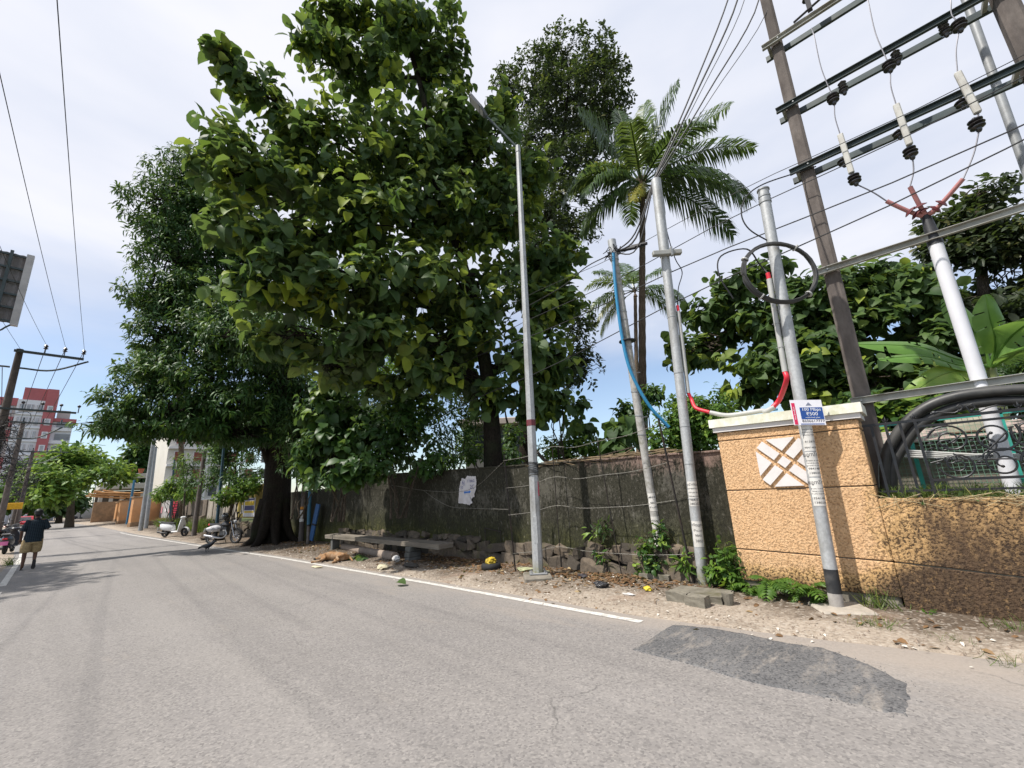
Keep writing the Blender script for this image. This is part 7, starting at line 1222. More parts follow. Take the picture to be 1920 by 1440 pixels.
# ------------------------------------------------------------------ two-wheelers
TYRE = simple('tyre_rubber', (.020, .020, .021), .85, .25, 14); CHROME = simple('dull_chrome', (.42, .42, .44), .3, .1, 8, .8); BKPL = simple('black_plastic', (.018, .018, .020), .45, .2, 8); SEATM = simple('black_vinyl', (.022, .021, .022), .5, .2, 20); ENGM = simple('grey_engine', (.13, .13, .135), .5, .25, 14, .5); LAMPG = simple('headlamp_glass', (.55, .56, .58), .12, .05, spec=.8); TAILR = simple('tail_red', (.45, .02, .03), .3, .1); PLATE = simple('plate_white', (.60, .60, .56), .6, .05)
def wheel(T, x, r, w, spokes=True, rimm=None):
    m = MB(); n = 28; prof = [(r-.075, -w*.5), (r-.02, -w*.5), (r, -w*.2), (r, w*.2), (r-.02, w*.5), (r-.075, w*.5)]; R = Matrix.Rotation(math.pi/2, 3, 'X'); vs = []; k = len(prof)
    for i in range(n):
        q = 2*math.pi*i/n
        for a, b in prof: vs.append((x+a*math.cos(q), b, r+a*math.sin(q)))
    m.add(vs, [(i*k+j, i*k+(j+1) % k, ((i+1) % n)*k+(j+1) % k, ((i+1) % n)*k+j) for i in range(n) for j in range(k)]); o = m.build('wheel', TYRE, T, True)
    m = MB(); pr = [(r-.072, -.03), (r-.085, 0), (r-.072, .03), (r-.064, 0)]; vs = []
    for i in range(n):
        q = 2*math.pi*i/n
        for a, b in pr: vs.append((x+a*math.cos(q), b, r+a*math.sin(q)))
    m.add(vs, [(i*4+j, i*4+(j+1) % 4, ((i+1) % n)*4+(j+1) % 4, ((i+1) % n)*4+j) for i in range(n) for j in range(4)])
    for i in range(10 if spokes else 5): q = 2*math.pi*i/(10 if spokes else 5); m.tube([(x+.03*math.cos(q), 0, r+.03*math.sin(q)), (x+(r-.075)*math.cos(q), 0, r+(r-.075)*math.sin(q))], .009 if spokes else .03, 4)
    m.tube([(x, -.07, r), (x, .07, r)], .045, 10); m.tube([(x, .03, r), (x, .045, r)], .10, 12); m.build('rim', rimm or CHROME, o, True); return o
def motorcycle(label, group=None, tank=BKPL, accent=None):
    T = thing('motorcycle', (0, 0, 0), label, 'motorcycle', group); wheel(T, -.66, .305, .10); wheel(T, .66, .305, .085)
    def el(name, c, r, mat, sub=2, R=None): m = MB(); m.ball(c, r, sub, 0, R); m.build(name, mat, T, True)
    m = MB(); m.loft([[(x, y*w, z0+(z1-z0)*zz) for y, zz in ((-1, .3), (-.7, .85), (0, 1), (.7, .85), (1, .3), (.6, 0), (-.6, 0))] for x, w, z0, z1 in ((-.08, .10, .74, .86), (.05, .15, .70, .94), (.22, .16, .70, .96), (.36, .10, .76, .92))]); m.build('fuel_tank', tank, T, True)
    m = MB(); m.loft([[(x, y*w, z-.09+.09*zz) for y, zz in ((-1, .2), (-.8, 1), (.8, 1), (1, .2), (.7, 0), (-.7, 0))] for x, w, z in ((-.74, .08, .86), (-.6, .13, .85), (-.35, .14, .83), (-.08, .11, .84))]); m.build('seat', SEATM, T, True)
    m = MB(); m.bbox((.03, 0, .46), (.34, .24, .26), .04); m.bbox((.10, 0, .63), (.18, .18, .18), .03, Matrix.Rotation(-.3, 3, 'Y'))
    for k in range(5): m.box((.10, 0, .55+.035*k), (.22, .21, .010))
    m.build('engine', ENGM, T); m = MB(); m.tube(curve_pts([(.18, -.10, .58), (.28, -.12, .40), (.10, -.14, .26), (-.30, -.16, .30), (-.85, -.17, .38)], 5), [.022]*12+[.045]*9, 8); m.build('exhaust', CHROME, T, True)
    m = MB(); m.tube([(.40, 0, .88), (.05, 0, .78), (-.45, 0, .74), (-.75, 0, .80)], .022, 6); m.tube([(.38, 0, .84), (.24, 0, .40), (-.12, 0, .30), (-.66, .07, .305)], .020, 6); m.tube([(-.66, -.07, .305), (-.12, -.06, .32)], .022, 6); m.tube([(-.66, .1, .33), (-.50, .1, .74)], .026, 6); m.tube([(-.66, -.1, .33), (-.50, -.1, .74)], .026, 6); m.build('frame', BKPL, T, True)
    m = MB()
    for y in (-.085, .085): m.tube([(.66, y, .305), (.42, y, .92)], [.026, .020], 8)
    m.build('fork', CHROME, T, True); m = MB(); m.tube(curve_pts([(.25, .37, 1.02), (.33, .24, 1.04), (.40, .10, .97), (.40, -.10, .97), (.33, -.24, 1.04), (.25, -.37, 1.02)], 4), .014, 6); m.tube([(.27, .35, 1.02), (.20, .46, 1.0)], .02, 6); m.tube([(.27, -.35, 1.02), (.20, -.46, 1.0)], .02, 6); m.build('handlebar', BKPL, T, True)
    el('headlight', (.52, 0, .88), (.075, .095, .095), BKPL); el('headlight_glass', (.565, 0, .88), (.045, .08, .08), LAMPG)
    for y in (-1, 1): m = MB(); m.tube([(.30, y*.28, 1.03), (.30, y*.33, 1.2)], .008, 5); m.ball((.29, y*.34, 1.24), (.015, .06, .042), 2); m.build('mirror', BKPL, T, True); el('indicator', (.44, y*.16, .86), (.03, .025, .022), simple('amber', (.5, .2, .02), .3), 1)
    for x, a0, a1, r in ((.66, .2, 2.5, .335), (-.66, .35, 2.6, .345)): m = MB(); n = 10; m.loft([[(x+r*math.cos(a), -.06, .305+r*math.sin(a)), (x+(r+.015)*math.cos(a), 0, .305+(r+.015)*math.sin(a)), (x+r*math.cos(a), .06, .305+r*math.sin(a))] for a in np.linspace(a0, a1, n)], False); m.build('mudguard', tank, T, True)
    m = MB(); m.bbox((-.80, 0, .80), (.12, .12, .08), .02); m.build('tail_light', TAILR, T); m = MB(); m.box((-.97, 0, .58), (.012, .22, .15), Matrix.Rotation(.3, 3, 'Y')); m.build('number_plate', PLATE if accent is None else accent, T); m = MB(); m.tube([(-.1, .12, .28), (-.18, .32, .0)], .014, 5); m.build('side_stand', BKPL, T)
    for y in (-1, 1): m = MB(); m.loft([[(x, y*.13, z0), (x, y*.145, (z0+z1)/2), (x, y*.12, z1)] for x, z0, z1 in ((-.38, .62, .78), (-.2, .52, .78), (-.02, .56, .76))], False); m.build('side_panel', tank, T, True)
    return T
def scooter(label, group=None, paint=None, accent=None):
    P = paint; T = thing('scooter', (0, 0, 0), label, 'scooter', group); wheel(T, -.58, .225, .10, False, ENGM); wheel(T, .60, .225, .095, False, ENGM)
    m = MB(); m.loft([[(x, y*w, zb+(zt-zb)*z) for y, z in ((-.55, 0), (-1, .25), (-1, .65), (-.6, 1), (.6, 1), (1, .65), (1, .25), (.55, 0))] for x, w, zb, zt in ((-.92, .06, .56, .70), (-.80, .15, .42, .74), (-.55, .19, .34, .74), (-.30, .19, .32, .70), (-.12, .14, .30, .62), (-.06, .10, .30, .50))]); m.build('rear_body', P, T, True)
    m = MB(); m.loft([[(x, y*w, z-.07+.08*zz) for y, zz in ((-1, .2), (-.8, 1), (.8, 1), (1, .2), (.7, 0), (-.7, 0))] for x, w, z in ((-.84, .10, .80), (-.6, .15, .80), (-.3, .15, .77), (-.08, .09, .75))]); m.build('seat', SEATM, T, True)
    m = MB(); m.bbox((.12, 0, .27), (.44, .34, .07), .02); m.build('footboard', P, T)
    m = MB(); m.loft([[(x+.06*(1-abs(y)), y*w, z) for y in (-1, -.6, 0, .6, 1)] + [(x-.05, y*w*.9, z) for y in (1, .6, 0, -.6, -1)] for x, w, z in ((.32, .20, .26), (.40, .24, .45), (.43, .23, .65), (.41, .15, .84), (.38, .07, .95))]); m.build('leg_shield', P, T, True)
    m = MB(); n = 9; m.loft([[(.60+.25*math.cos(a), -.075, .225+.25*math.sin(a)), (.60+.285*math.cos(a), -.04, .225+.285*math.sin(a)), (.60+.285*math.cos(a), .04, .225+.285*math.sin(a)), (.60+.25*math.cos(a), .075, .225+.25*math.sin(a))] for a in np.linspace(.1, 2.75, n)], False); m.build('front_mudguard', P, T, True)
    m = MB(); m.tube([(.60, .06, .225), (.46, .05, .55), (.37, 0, .98)], .028, 6); m.build('steering_column', BKPL, T, True); m = MB(); m.ball((.40, 0, 1.0), (.11, .17, .085), 2); m.build('handlebar_cowl', P, T, True)
    m = MB(); m.tube(curve_pts([(.26, .36, .99), (.34, .2, 1.02), (.38, 0, 1.0), (.34, -.2, 1.02), (.26, -.36, .99)], 4), .016, 6); m.build('handlebar', BKPL, T, True); m = MB(); m.ball((.49, 0, 1.0), (.04, .08, .06), 2); m.build('headlight', LAMPG, T, True)
    for y in (-1, 1): m = MB(); m.tube([(.30, y*.25, 1.03), (.29, y*.31, 1.17)], .007, 5); m.ball((.28, y*.32, 1.21), (.014, .055, .04), 2); m.build('mirror', BKPL, T, True)
    m = MB(); m.bbox((-.93, 0, .63), (.05, .16, .07), .015); m.build('tail_light', TAILR, T); m = MB(); m.box((-.98, 0, .45), (.012, .24, .16), Matrix.Rotation(.25, 3, 'Y')); m.build('number_plate', accent or PLATE, T); m = MB(); m.tube([(-.35, -.12, .2), (-.62, -.17, .24), (-.9, -.17, .30)], [.03, .05, .05], 8); m.build('exhaust', BKPL, T, True); m = MB(); m.bbox((-.45, .1, .24), (.45, .14, .14), .03); m.build('engine', ENGM, T)
    m = MB(); m.tube([(-.80, .14, .78), (-.95, .12, .84), (-.95, -.12, .84), (-.80, -.14, .78)], .012, 5); m.build('grab_rail', CHROME, T); return T
WHP = simple('scooter_white', (.66, .66, .66), .3, .04, 3, spec=.6); NAVYP = simple('scooter_black', (.02, .02, .028), .3, .15, 3, spec=.6); PINKP = simple('pink_panel', (.62, .16, .36), .5, .1)
g_ = G(416, 1021); M1 = motorcycle('black motorcycle with a helmet on its handlebar, parked before the concrete panel wall'); M1.location = (g_[0]+.05, g_[1]+.1, verge_z(g_[0], g_[1])-.01); M1.rotation_euler = (.0, .0, math.radians(-62))
hp = M1.location+Vector((0, 0, 1.35)); hq = AD(423, 968, g_); m = MB(); m.ball(hq, (.145, .155, .15), 3); HT = thing('helmet', hq, 'black helmet perched on the parked motorcycle mirror', 'helmet'); m.build('shell', simple('helmet_black', (.02, .02, .022), .2, .1, spec=.7), HT, True); m = MB(); m.ball((hq[0]-.05, hq[1]-.06, hq[2]-.0), (.115, .12, .065), 2); m.build('visor', simple('visor', (.05, .06, .07), .08, .1, spec=.9), HT, True); m = MB(); m.tube([(hq[0], hq[1], hq[2]-.13), (hq[0]+.02, hq[1]+.02, hq[2]-.30)], .02, 5); m.build('strap', BKPL, HT)
m = MB(); c = AD(404, 991, g_); m.ball(c, (.32, .24, .13), 3, .10); solo(m, 'plastic_sheet', simple('silver_sheet', (.50, .50, .52), .4, .2, 12, bump=.8), 'crumpled silvery sheet lying over the motorcycle seat', 'sheet', None, True)
g_ = G(318, 1008); S1 = scooter('white scooter parked on the verge facing right before the black banner', None, WHP); S1.location = (g_[0]+.2, g_[1], .03); S1.rotation_euler = (0, 0, math.radians(-52))
GS2 = 'two-wheelers parked at the left kerb'
g_ = G(23, 1038); S2 = scooter('dark scooter with a pink panel behind the walking man', GS2, NAVYP, PINKP); S2.location = (g_[0]-.15, g_[1]+.3, .03); S2.rotation_euler = (0, 0, math.radians(82)); S2.scale = (1.0, 1.0, 1.0)
g_ = G(10, 1024); S3 = copy_tree(M1); S3['label'] = 'black motorcycle parked beyond the dark scooter at the left kerb'; S3['group'] = GS2; S3.location = (g_[0]-.1, g_[1]+.4, .04); S3.rotation_euler = (0, 0, math.radians(70))
g_ = G(38, 1006); S4 = copy_tree(M1); S4['label'] = 'third two-wheeler, black, half hidden by the walking man'; S4['group'] = GS2; S4.location = (g_[0]-.5, g_[1], .04); S4.rotation_euler = (0, 0, math.radians(60))
g_ = G(150, 974); S5 = scooter('tiny dark scooter parked near the far white wall', None, NAVYP); S5.location = (g_[0]-.4, g_[1], .03); S5.rotation_euler = (0, 0, .4)
# ------------------------------------------------------------------ cars
def car(label, paint, loc, rzv, van=False, grp='cars parked up the left side'):
    T = thing('parked_car', (0, 0, 0), label, 'car', grp); h = 1.85 if van else 1.48; W_ = .84
    low = [(2.0, .32), (2.05, .55), (1.95, .78), (1.2 if not van else 1.6, .92), (-1.95, .98), (-2.05, .6), (-2.0, .32)]
    m = MB(); m.loft([[(x*(1-.03*abs(k)), y, z) for x, z in low] for k, y in ((-1, -W_), (-.3, -W_-.03), (.3, W_+.03), (1, W_))]); m.build('body', paint, T)
    top = [(1.05 if not van else 1.5, .92), (.45 if not van else 1.0, h-.06), (.2, h), (-1.3, h), (-1.85, .97)]; m = MB(); m.loft([[(x*s, y, z) for x, z in top] for s, y in ((.97, -W_+.14), (1, -W_+.06), (1, W_-.06), (.97, W_-.14))]); m.build('cabin', paint, T)
    m = MB(); m.add([(1.0 if not van else 1.46, -.62, .97), (1.0 if not van else 1.46, .62, .97), (.50 if not van else 1.05, .56, h-.10), (.50 if not van else 1.05, -.56, h-.10), (1.03 if not van else 1.49, -.62, .97), (1.03 if not van else 1.49, .62, .97), (.53 if not van else 1.08, .56, h-.10), (.53 if not van else 1.08, -.56, h-.10)], [(3, 2, 1, 0), (4, 5, 6, 7), (0, 1, 5, 4), (1, 2, 6, 5), (2, 3, 7, 6), (3, 0, 4, 7)]); m.build('windscreen', GLASS, T)
    m = MB(); m.add([(-1.84, -.62, 1.02), (-1.84, .62, 1.02), (-1.38, .56, h-.10), (-1.38, -.56, h-.10), (-1.87, -.62, 1.02), (-1.87, .62, 1.02), (-1.41, .56, h-.10), (-1.41, -.56, h-.10)], [(3, 2, 1, 0), (4, 5, 6, 7), (0, 1, 5, 4), (1, 2, 6, 5), (2, 3, 7, 6), (3, 0, 4, 7)]); m.build('rear_window', GLASS, T)
    for y in (-1, 1):
        m = MB(); m.prism([(.85, .98), (.42, h-.12), (-1.2, h-.12), (-1.6, 1.0)], .015, frame((0, y*(W_-.055), 0), (1, 0, 0), (0, 0, 1), (0, -1, 0)) @ Matrix.Translation((0, 0, 0 if y > 0 else -.012)) if False else frame((0, y*(W_-.052)-(.0 if y < 0 else -.0), 0), (1, 0, 0), (0, 0, 1), (0, -1, 0))); m.build('side_window', GLASS, T)
        m = MB(); m.ball((1.98, y*.62, .66), (.07, .16, .08), 2); m.build('headlight', LAMPG, T, True); m = MB(); m.bbox((-2.02, y*.68, .80), (.06, .18, .22), .02); m.build('tail_light', TAILR, T); m = MB(); m.ball((.85, y*(W_+.1), 1.0), (.06, .09, .06), 2); m.build('mirror', paint, T, True)
        for x in (-1.25, 1.28): m = MB(); m.tube([(x, y*(W_-.14), .30), (x, y*(W_+.045), .30)], .30, 18); w_ = m.build('wheel', TYRE, T, True); m = MB(); m.tube([(x, y*(W_+.02), .30), (x, y*(W_+.055), .30)], .19, 12); m.build('rim', CHROME, w_, True)
    m = MB(); m.box((2.05, 0, .48), (.02, .5, .12)); m.build('number_plate', PLATE, T); m = MB(); m.bbox((2.03, 0, .40), (.08, 1.5, .14), .02); m.build('bumper', BKPL, T); T.location = loc; T.rotation_euler = (0, 0, rzv); return T
g_ = G(44, 992); car('red car parked facing the camera behind the walking man', simple('car_red', (.40, .02, .035), .25, .05, 2, spec=.6), (g_[0]-.2, g_[1], .02), math.radians(-84)); g_ = G(38, 983); car('white car parked just behind the red one at the left', simple('car_white', (.64, .64, .67), .25, .04, 2, spec=.6), (g_[0]-.8, g_[1]+3, .02), math.radians(-84)); g_ = G(64, 978); car('grey car furthest away on the left of the bend', simple('car_grey', (.26, .28, .30), .25, .05, 2, spec=.6), (g_[0]-.2, g_[1], .02), math.radians(-80), True)
# ------------------------------------------------------------------ dog and crow
TAN = simple('tan_fur', (.27, .155, .08), .95, .3, 14, bump=.6, dirt=((.42, .33, .24), .8), spec=.1); FURB = simple('black_fur', (.02, .017, .015), .9)
g_ = G(620, 1053); T = thing('dog', (0, 0, 0), 'tan street dog asleep on its side near the white road line', 'dog')
v = [(.02, 0, .13, (.125, .12)), (.20, .0, .12, (.115, .11)), (.36, .02, .12, (.10, .10)), (-.17, .0, .135, (.135, .125)), (-.33, .02, .13, (.11, .10)), (-.44, .05, .11, (.075, .075)), (-.53, .06, .085, (.078, .068)), (-.62, .02, .065, (.048, .042)), (-.70, -.02, .05, (.030, .026))]
e = [(0, 1), (1, 2), (0, 3), (3, 4), (4, 5), (5, 6), (6, 7), (7, 8)]
def chain(frm, pts):
    for p in pts: v.append(p); e.append((frm, len(v)-1)); frm = len(v)-1
chain(4, [(-.33, -.13, .07, .05), (-.24, -.28, .04, .032), (-.40, -.38, .03, .026), (-.46, -.43, .03, .03)]); chain(4, [(-.30, -.10, .15, .05), (-.14, -.24, .10, .032), (-.24, -.40, .05, .024), (-.30, -.45, .04, .03)])
chain(2, [(.34, -.12, .08, .07), (.20, -.27, .05, .042), (.36, -.38, .035, .026), (.30, -.48, .03, .03)]); chain(2, [(.36, -.10, .16, .07), (.25, -.24, .13, .042), (.42, -.36, .08, .026), (.38, -.47, .05, .03)]); chain(2, [(.50, .02, .07, .03), (.62, -.06, .03, .022), (.72, -.16, .025, .014)])
v.append((-.50, .13, .13, .022)); e.append((6, len(v)-1)); v.append((-.49, .17, .17, .010)); e.append((len(v)-2, len(v)-1)); v.append((-.54, .02, .155, .022)); e.append((6, len(v)-1)); v.append((-.52, .03, .20, .009)); e.append((len(v)-2, len(v)-1))
skin_body('body', v, e, TAN, T, 2); m = MB(); m.ball((-.69, -.018, .05), (.052, .036, .032), 2); m.build('muzzle', FURB, T, True)
for s in (0, 1): m = MB(); m.ball((-.60, -.02+.05*s, .098+.01*s), (.012, .008, .006), 1); m.build('closed_eye', FURB, T, True)
dx = G(600, 1050)-G(645, 1050); T.location = (g_[0]+.12, g_[1], verge_z(g_[0], g_[1])-.005); T.rotation_euler = (0, 0, math.atan2(-dx[1], -dx[0])); T.scale = (.95, .95, .95)
CROWM = simple('crow_black', (.014, .014, .018), .4, .3, 20, spec=.5); g_ = G(388, 1035); T = thing('crow', (0, 0, 0), 'black crow standing on the road near the white line', 'bird')
v = [(0, 0, .17, (.062, .065)), (.10, 0, .19, (.055, .058)), (.17, 0, .235, (.036, .038)), (.215, 0, .275, (.038, .040)), (.25, 0, .28, (.026, .026)), (.285, 0, .272, (.013, .014)), (.325, 0, .262, (.004, .005)), (-.11, 0, .15, (.046, .042)), (-.20, 0, .13, (.040, .016)), (-.33, 0, .10, (.038, .010))]; e = [(0, 1), (1, 2), (2, 3), (3, 4), (4, 5), (5, 6), (0, 7), (7, 8), (8, 9)]
chain(0, [(.0, .035, .11, .020), (-.01, .035, .06, .008), (.0, .035, .012, .006), (.04, .04, .006, .005)]); chain(0, [(.0, -.035, .11, .020), (-.01, -.035, .06, .008), (.0, -.035, .012, .006), (.04, -.04, .006, .005)]); skin_body('body', v, e, CROWM, T, 2)
for y in (-1, 1): m = MB(); m.loft([[(x, y*(.062-.02*abs(x)), z-.045*w), (x, y*(.072-.02*abs(x)), z), (x, y*(.05-.02*abs(x)), z+.04*w)] for x, z, w in ((.10, .20, .6), (.0, .19, 1.1), (-.12, .165, .9), (-.26, .13, .4))], False); m.build('wing', CROWM, T, True); m = MB(); m.ball((.225, y*.034, .285), .006, 1); m.build('eye', simple('eye_dark', (.05, .04, .03), .1), T, True)
T.location = (g_[0], g_[1], .0); T.rotation_euler = (0, 0, math.radians(-60)); T.scale = (1.25, 1.25, 1.25)
# ------------------------------------------------------------------ litter and low plants
def scatter_flat(name, kind, mat, pts, size, tint, parent=None, lift=.006, tilt_=.35):
    n = len(pts); P = np.array([[x, y, verge_z(x, y)+lift+abs(rng.normal(scale=.008))] for x, y in pts]); a = rng.uniform(0, 2*math.pi, n); D = np.stack([np.cos(a), np.sin(a), rng.normal(scale=.15, size=n)], 1); N = unit(np.array([0, 0, 1.])+rng.normal(scale=tilt_, size=(n, 3))); return leaf_mesh(name, kind, P, D, N, size*rng.uniform(.5, 1.3, n), np.clip(rng.normal(tint, .28, n), 0, 1), mat, parent)
pts = []
while len(pts) < 2300:
    y = rng.uniform(-.5, 21); x = 7.05-abs(rng.normal(scale=.75)); e = edge_r(y)
    if x < e-.3: continue
    if noise.noise(Vector((x*1.1, y*.8, 4)))+.25*(x-6) < -.15: continue
    if y < 2.6 and rng.random() < .75: continue
    pts.append((x, y))
pts += [(rng.normal(6.75, .22), rng.normal(4.4, .7)) for _ in range(480)] + [(rng.normal(6.7, .25), rng.normal(8.0, .9)) for _ in range(500)]
o = scatter_flat('dead_leaves', 'oval', LF_DEAD, pts, .085, .4); o['label'] = 'brown dead leaves littering the soil below the mossy wall'
pts = [(rng.uniform(5.2, 6.9), rng.uniform(2, 20)) for _ in range(420)] + [(edge_r(y)+rng.normal(.12, .25), y) for y in rng.uniform(-1, 20, 160)]
o = scatter_flat('pale_litter', 'oval', simple('paper_scrap', (.52, .48, .42), .9, .3, 30), pts, .045, .5); o['label'] = 'pale scraps of paper and husk strewn along the verge'
mb = MB()
for _ in range(1500):
    y = rng.uniform(-1.5, 20); x = edge_r(y)+abs(rng.normal(scale=.75))
    if x > 7.1: continue
    r = abs(rng.normal(scale=.011))+.005; z = verge_z(x, y)
    k = [(x+r*math.cos(q+.3), y+r*math.sin(q+.3)*.8, z-.003) for q in (0, 1.57, 3.14, 4.71)]+[(x+rng.normal(scale=.002), y, z+r*.9)]; mb.add(k, [(0, 1, 4), (1, 2, 4), (2, 3, 4), (3, 0, 4)])
mb.build('gravel', simple('grit', (.24, .19, .15), .95, .4, 30), None, False, 'stuff', 'loose grit and small stones over the verge')
mb = MB()
for _ in range(160):
    y = rng.uniform(2.5, 20); x = rng.uniform(5.8, 7.0); a = rng.uniform(0, 6.28); l = rng.uniform(.08, .35); z = verge_z(x, y)+.012; mb.tube([(x, y, z), (x+l*.5*math.cos(a), y+l*.5*math.sin(a), z+.015), (x+l*math.cos(a+.2), y+l*math.sin(a+.2), z)], .005, 4)
mb.build('twig_litter', simple('dry_twig', (.20, .14, .09), .9, .3, 20), None, False, 'stuff', 'dry twigs scattered below the mossy wall')
def crumple(px, py, r, mat, name, label, cat, flat=.5, jit=.28, z=0):
    g_ = G(px, py); m = MB(); m.ball((g_[0], g_[1], verge_z(g_[0], g_[1])+r[2]*.8+z), r, 2, jit); return solo(m, name, mat, label, cat)
PBAG = simple('black_polythene', (.03, .03, .035), .25, .4, 20, bump=.9, spec=.7)
crumple(1128, 1106, (.09, .14, .05), PBAG, 'plastic_bag', 'small black plastic bag lying on the verge right of the lamp', 'bag'); crumple(1092, 1088, (.06, .10, .035), simple('dark_shoe', (.035, .03, .035), .6, .3, 14), 'old_shoe', 'dark worn shoe among dead leaves by the plinth', 'shoe')
crumple(770, 1066, (.10, .28, .05), simple('dark_cloth_rag', (.05, .045, .04), .9, .4, 12, bump=.8), 'rag', 'dark rag lying just right of the bench support', 'rag'); crumple(743, 1055, (.08, .12, .07), simple('white_polythene', (.56, .54, .52), .5, .15, 15, bump=.7), 'plastic_bag', 'crumpled white bag beside the bench support', 'bag'); crumple(718, 1068, (.12, .16, .06), simple('cream_husk', (.48, .43, .30), .9, .25, 14, bump=.7), 'coconut_husk', 'cream coloured husk heap left of the bench support', 'husk')
crumple(1215, 1113, (.05, .06, .035), simple('mango_yellow', (.50, .40, .03), .6, .15), 'fallen_fruit', 'small yellow fruit by the broken slab', 'fruit'); crumple(1180, 1120, (.03, .10, .02), simple('white_polythene', (.56, .54, .52)), 'paper_scrap', 'torn white scrap before the concrete blocks', 'scrap'); crumple(595, 1064, (.08, .24, .02), simple('cream_husk', (.48, .43, .30)), 'cardboard_scrap', 'flat pale scrap on the white line near the dog', 'scrap')
crumple(985, 1075, (.12, .2, .03), simple('pale_leaf_litter', (.36, .37, .22), .9, .3), 'fallen_leaf', 'large pale fallen leaf beside the lamp base', 'leaf'); crumple(1018, 1079, (.10, .13, .03), simple('pale_leaf_litter', (.36, .37, .22)), 'fallen_leaf', 'yellowish fallen leaf right of the lamp foot', 'leaf')
crumple(1003, 878, (.05, .05, .05), simple('white_polythene', (.56, .54, .52)), 'paper_scrap', 'white rag caught on the lamp cable', 'scrap') if False else None
g_ = G(750, 1099); o = leaf_mesh('fallen_leaf', 'teak', np.array([[g_[0], g_[1]+.12, .03]]), np.array([[.15, -1., .15]]), np.array([[-.3, .1, 1.]]), np.array([.24]), np.array([.3]), LF_TEAK, None, None, off=np.array([g_[0], g_[1], 0])); tag(o, 'single big curled leaf lying on the asphalt near the white line', 'leaf'); o.data.transform(Matrix.Translation((0, 0, .02)))
g_ = G(668, 1051); o = scatter_flat('green_leaf_heap', 'teak', LF_TEAK, [(g_[0]+rng.normal(scale=.10), g_[1]+rng.normal(scale=.22)) for _ in range(9)], .30, .25); o['kind'] = 'thing'; tag(o, 'small heap of fresh green leaves behind the sleeping dog', 'leaves')
# tyre planter with a yellow bag
g_ = G(921, 1070); T = thing('tyre_planter', (g_[0], g_[1], .02), 'old tyre holding a crumpled yellow bag by the rubble plinth', 'planter'); m = MB(); n = 22
m.loft([[(g_[0]+(.155+.055*math.cos(a))*math.cos(q), g_[1]+(.155+.055*math.cos(a))*math.sin(q), .085+.07*math.sin(a)) for a in np.linspace(0, 2*math.pi, 9)[:-1]] for q in np.linspace(0, 2*math.pi, n)], False); m.build('tyre', TYRE, T, True); m = MB(); m.ball((g_[0], g_[1], .17), (.11, .12, .09), 3, .22); m.build('yellow_bag', simple('yellow_polythene', (.46, .33, .03), .45, .3, 12, bump=.8), T)
# rocks and rubbish heap beside the motorcycle
for k, (px, py, r, lab) in enumerate(((392, 1010, .34, 'largest grey boulder in the heap beside the motorcycle'), (380, 1014, .26, 'pale boulder at the left end of the heap beside the motorcycle'), (402, 1016, .22, 'small boulder by the blue pole foot'), (548, 985, .55, 'rounded boulder in shade right of the black trunk'), (530, 1010, .35, 'low boulder among the roots of the black trunk'))):
    g_ = G(px, py); o = bpy.data.objects.new('boulder', svar[k]); COL.objects.link(o); o.location = (g_[0]+.2, g_[1]+.1, .12+r*.2); o.scale = (r, r*1.2, r*.7); o.rotation_euler = (.2, .3, k); tag(o, lab, 'boulder', 'boulders at the road edge')
# ferns and weeds
def fern(px, py, n, L, label, X=None, z=None, mat=LF_BRIGHT, cat='fern', up=1.15):
    g_ = AX(px, py, X) if X else G(px, py); 
    if z is not None: g_[2] = z
    T = thing('fern', g_, label, cat, 'ferns and weeds at the wall foot')
    for k in range(n):
        az = rng.uniform(math.pi*.55, math.pi*1.75) if X else rng.uniform(0, 6.28); c = []; p = V3(g_)+V3(rng.normal(scale=.02, size=3)); d = V3((math.cos(az)*.7, math.sin(az)*.7, rng.uniform(.25, 1.0)*up)).normalized(); l = L*rng.uniform(.6, 1.15); m = 11
        for i in range(m+1): c.append(p.copy()); d = (d+V3((0, 0, -.16))).normalized(); p = p+d*l/m
        P, D, N, S = [], [], [], []
        for i in range(1, m+1):
            tg = (c[i]-c[i-1]).normalized(); sd = tg.cross(V3((0, 0, 1))).normalized()
            for s in (-1, 1): P.append(c[i]); D.append(sd*s+tg*.5+V3((0, 0, -.1))); N.append(sd.cross(tg)+V3(rng.normal(scale=.2, size=3))); S.append(l*.30*math.sin(math.pi*min(.97, i/m*.85+.12)))
        o = leaf_mesh('frond', 'lance', np.array(P), np.array(D), np.array(N), np.array(S), np.clip(rng.normal(.35, .2, len(P)), 0, 1), mat, T, None, wscale=np.full(len(P), 1.5))
fern(1405, 1110, 9, .34, 'fern growing at the left foot of the peach pillar', 6.88); fern(1450, 1098, 13, .42, 'largest fern clump below the pillar emblem', 6.86); fern(1515, 1112, 13, .40, 'fern clump just left of the leaning pole foot', 6.82); fern(1545, 1122, 8, .26, 'small bright fern touching the leaning pole foot', 6.8)
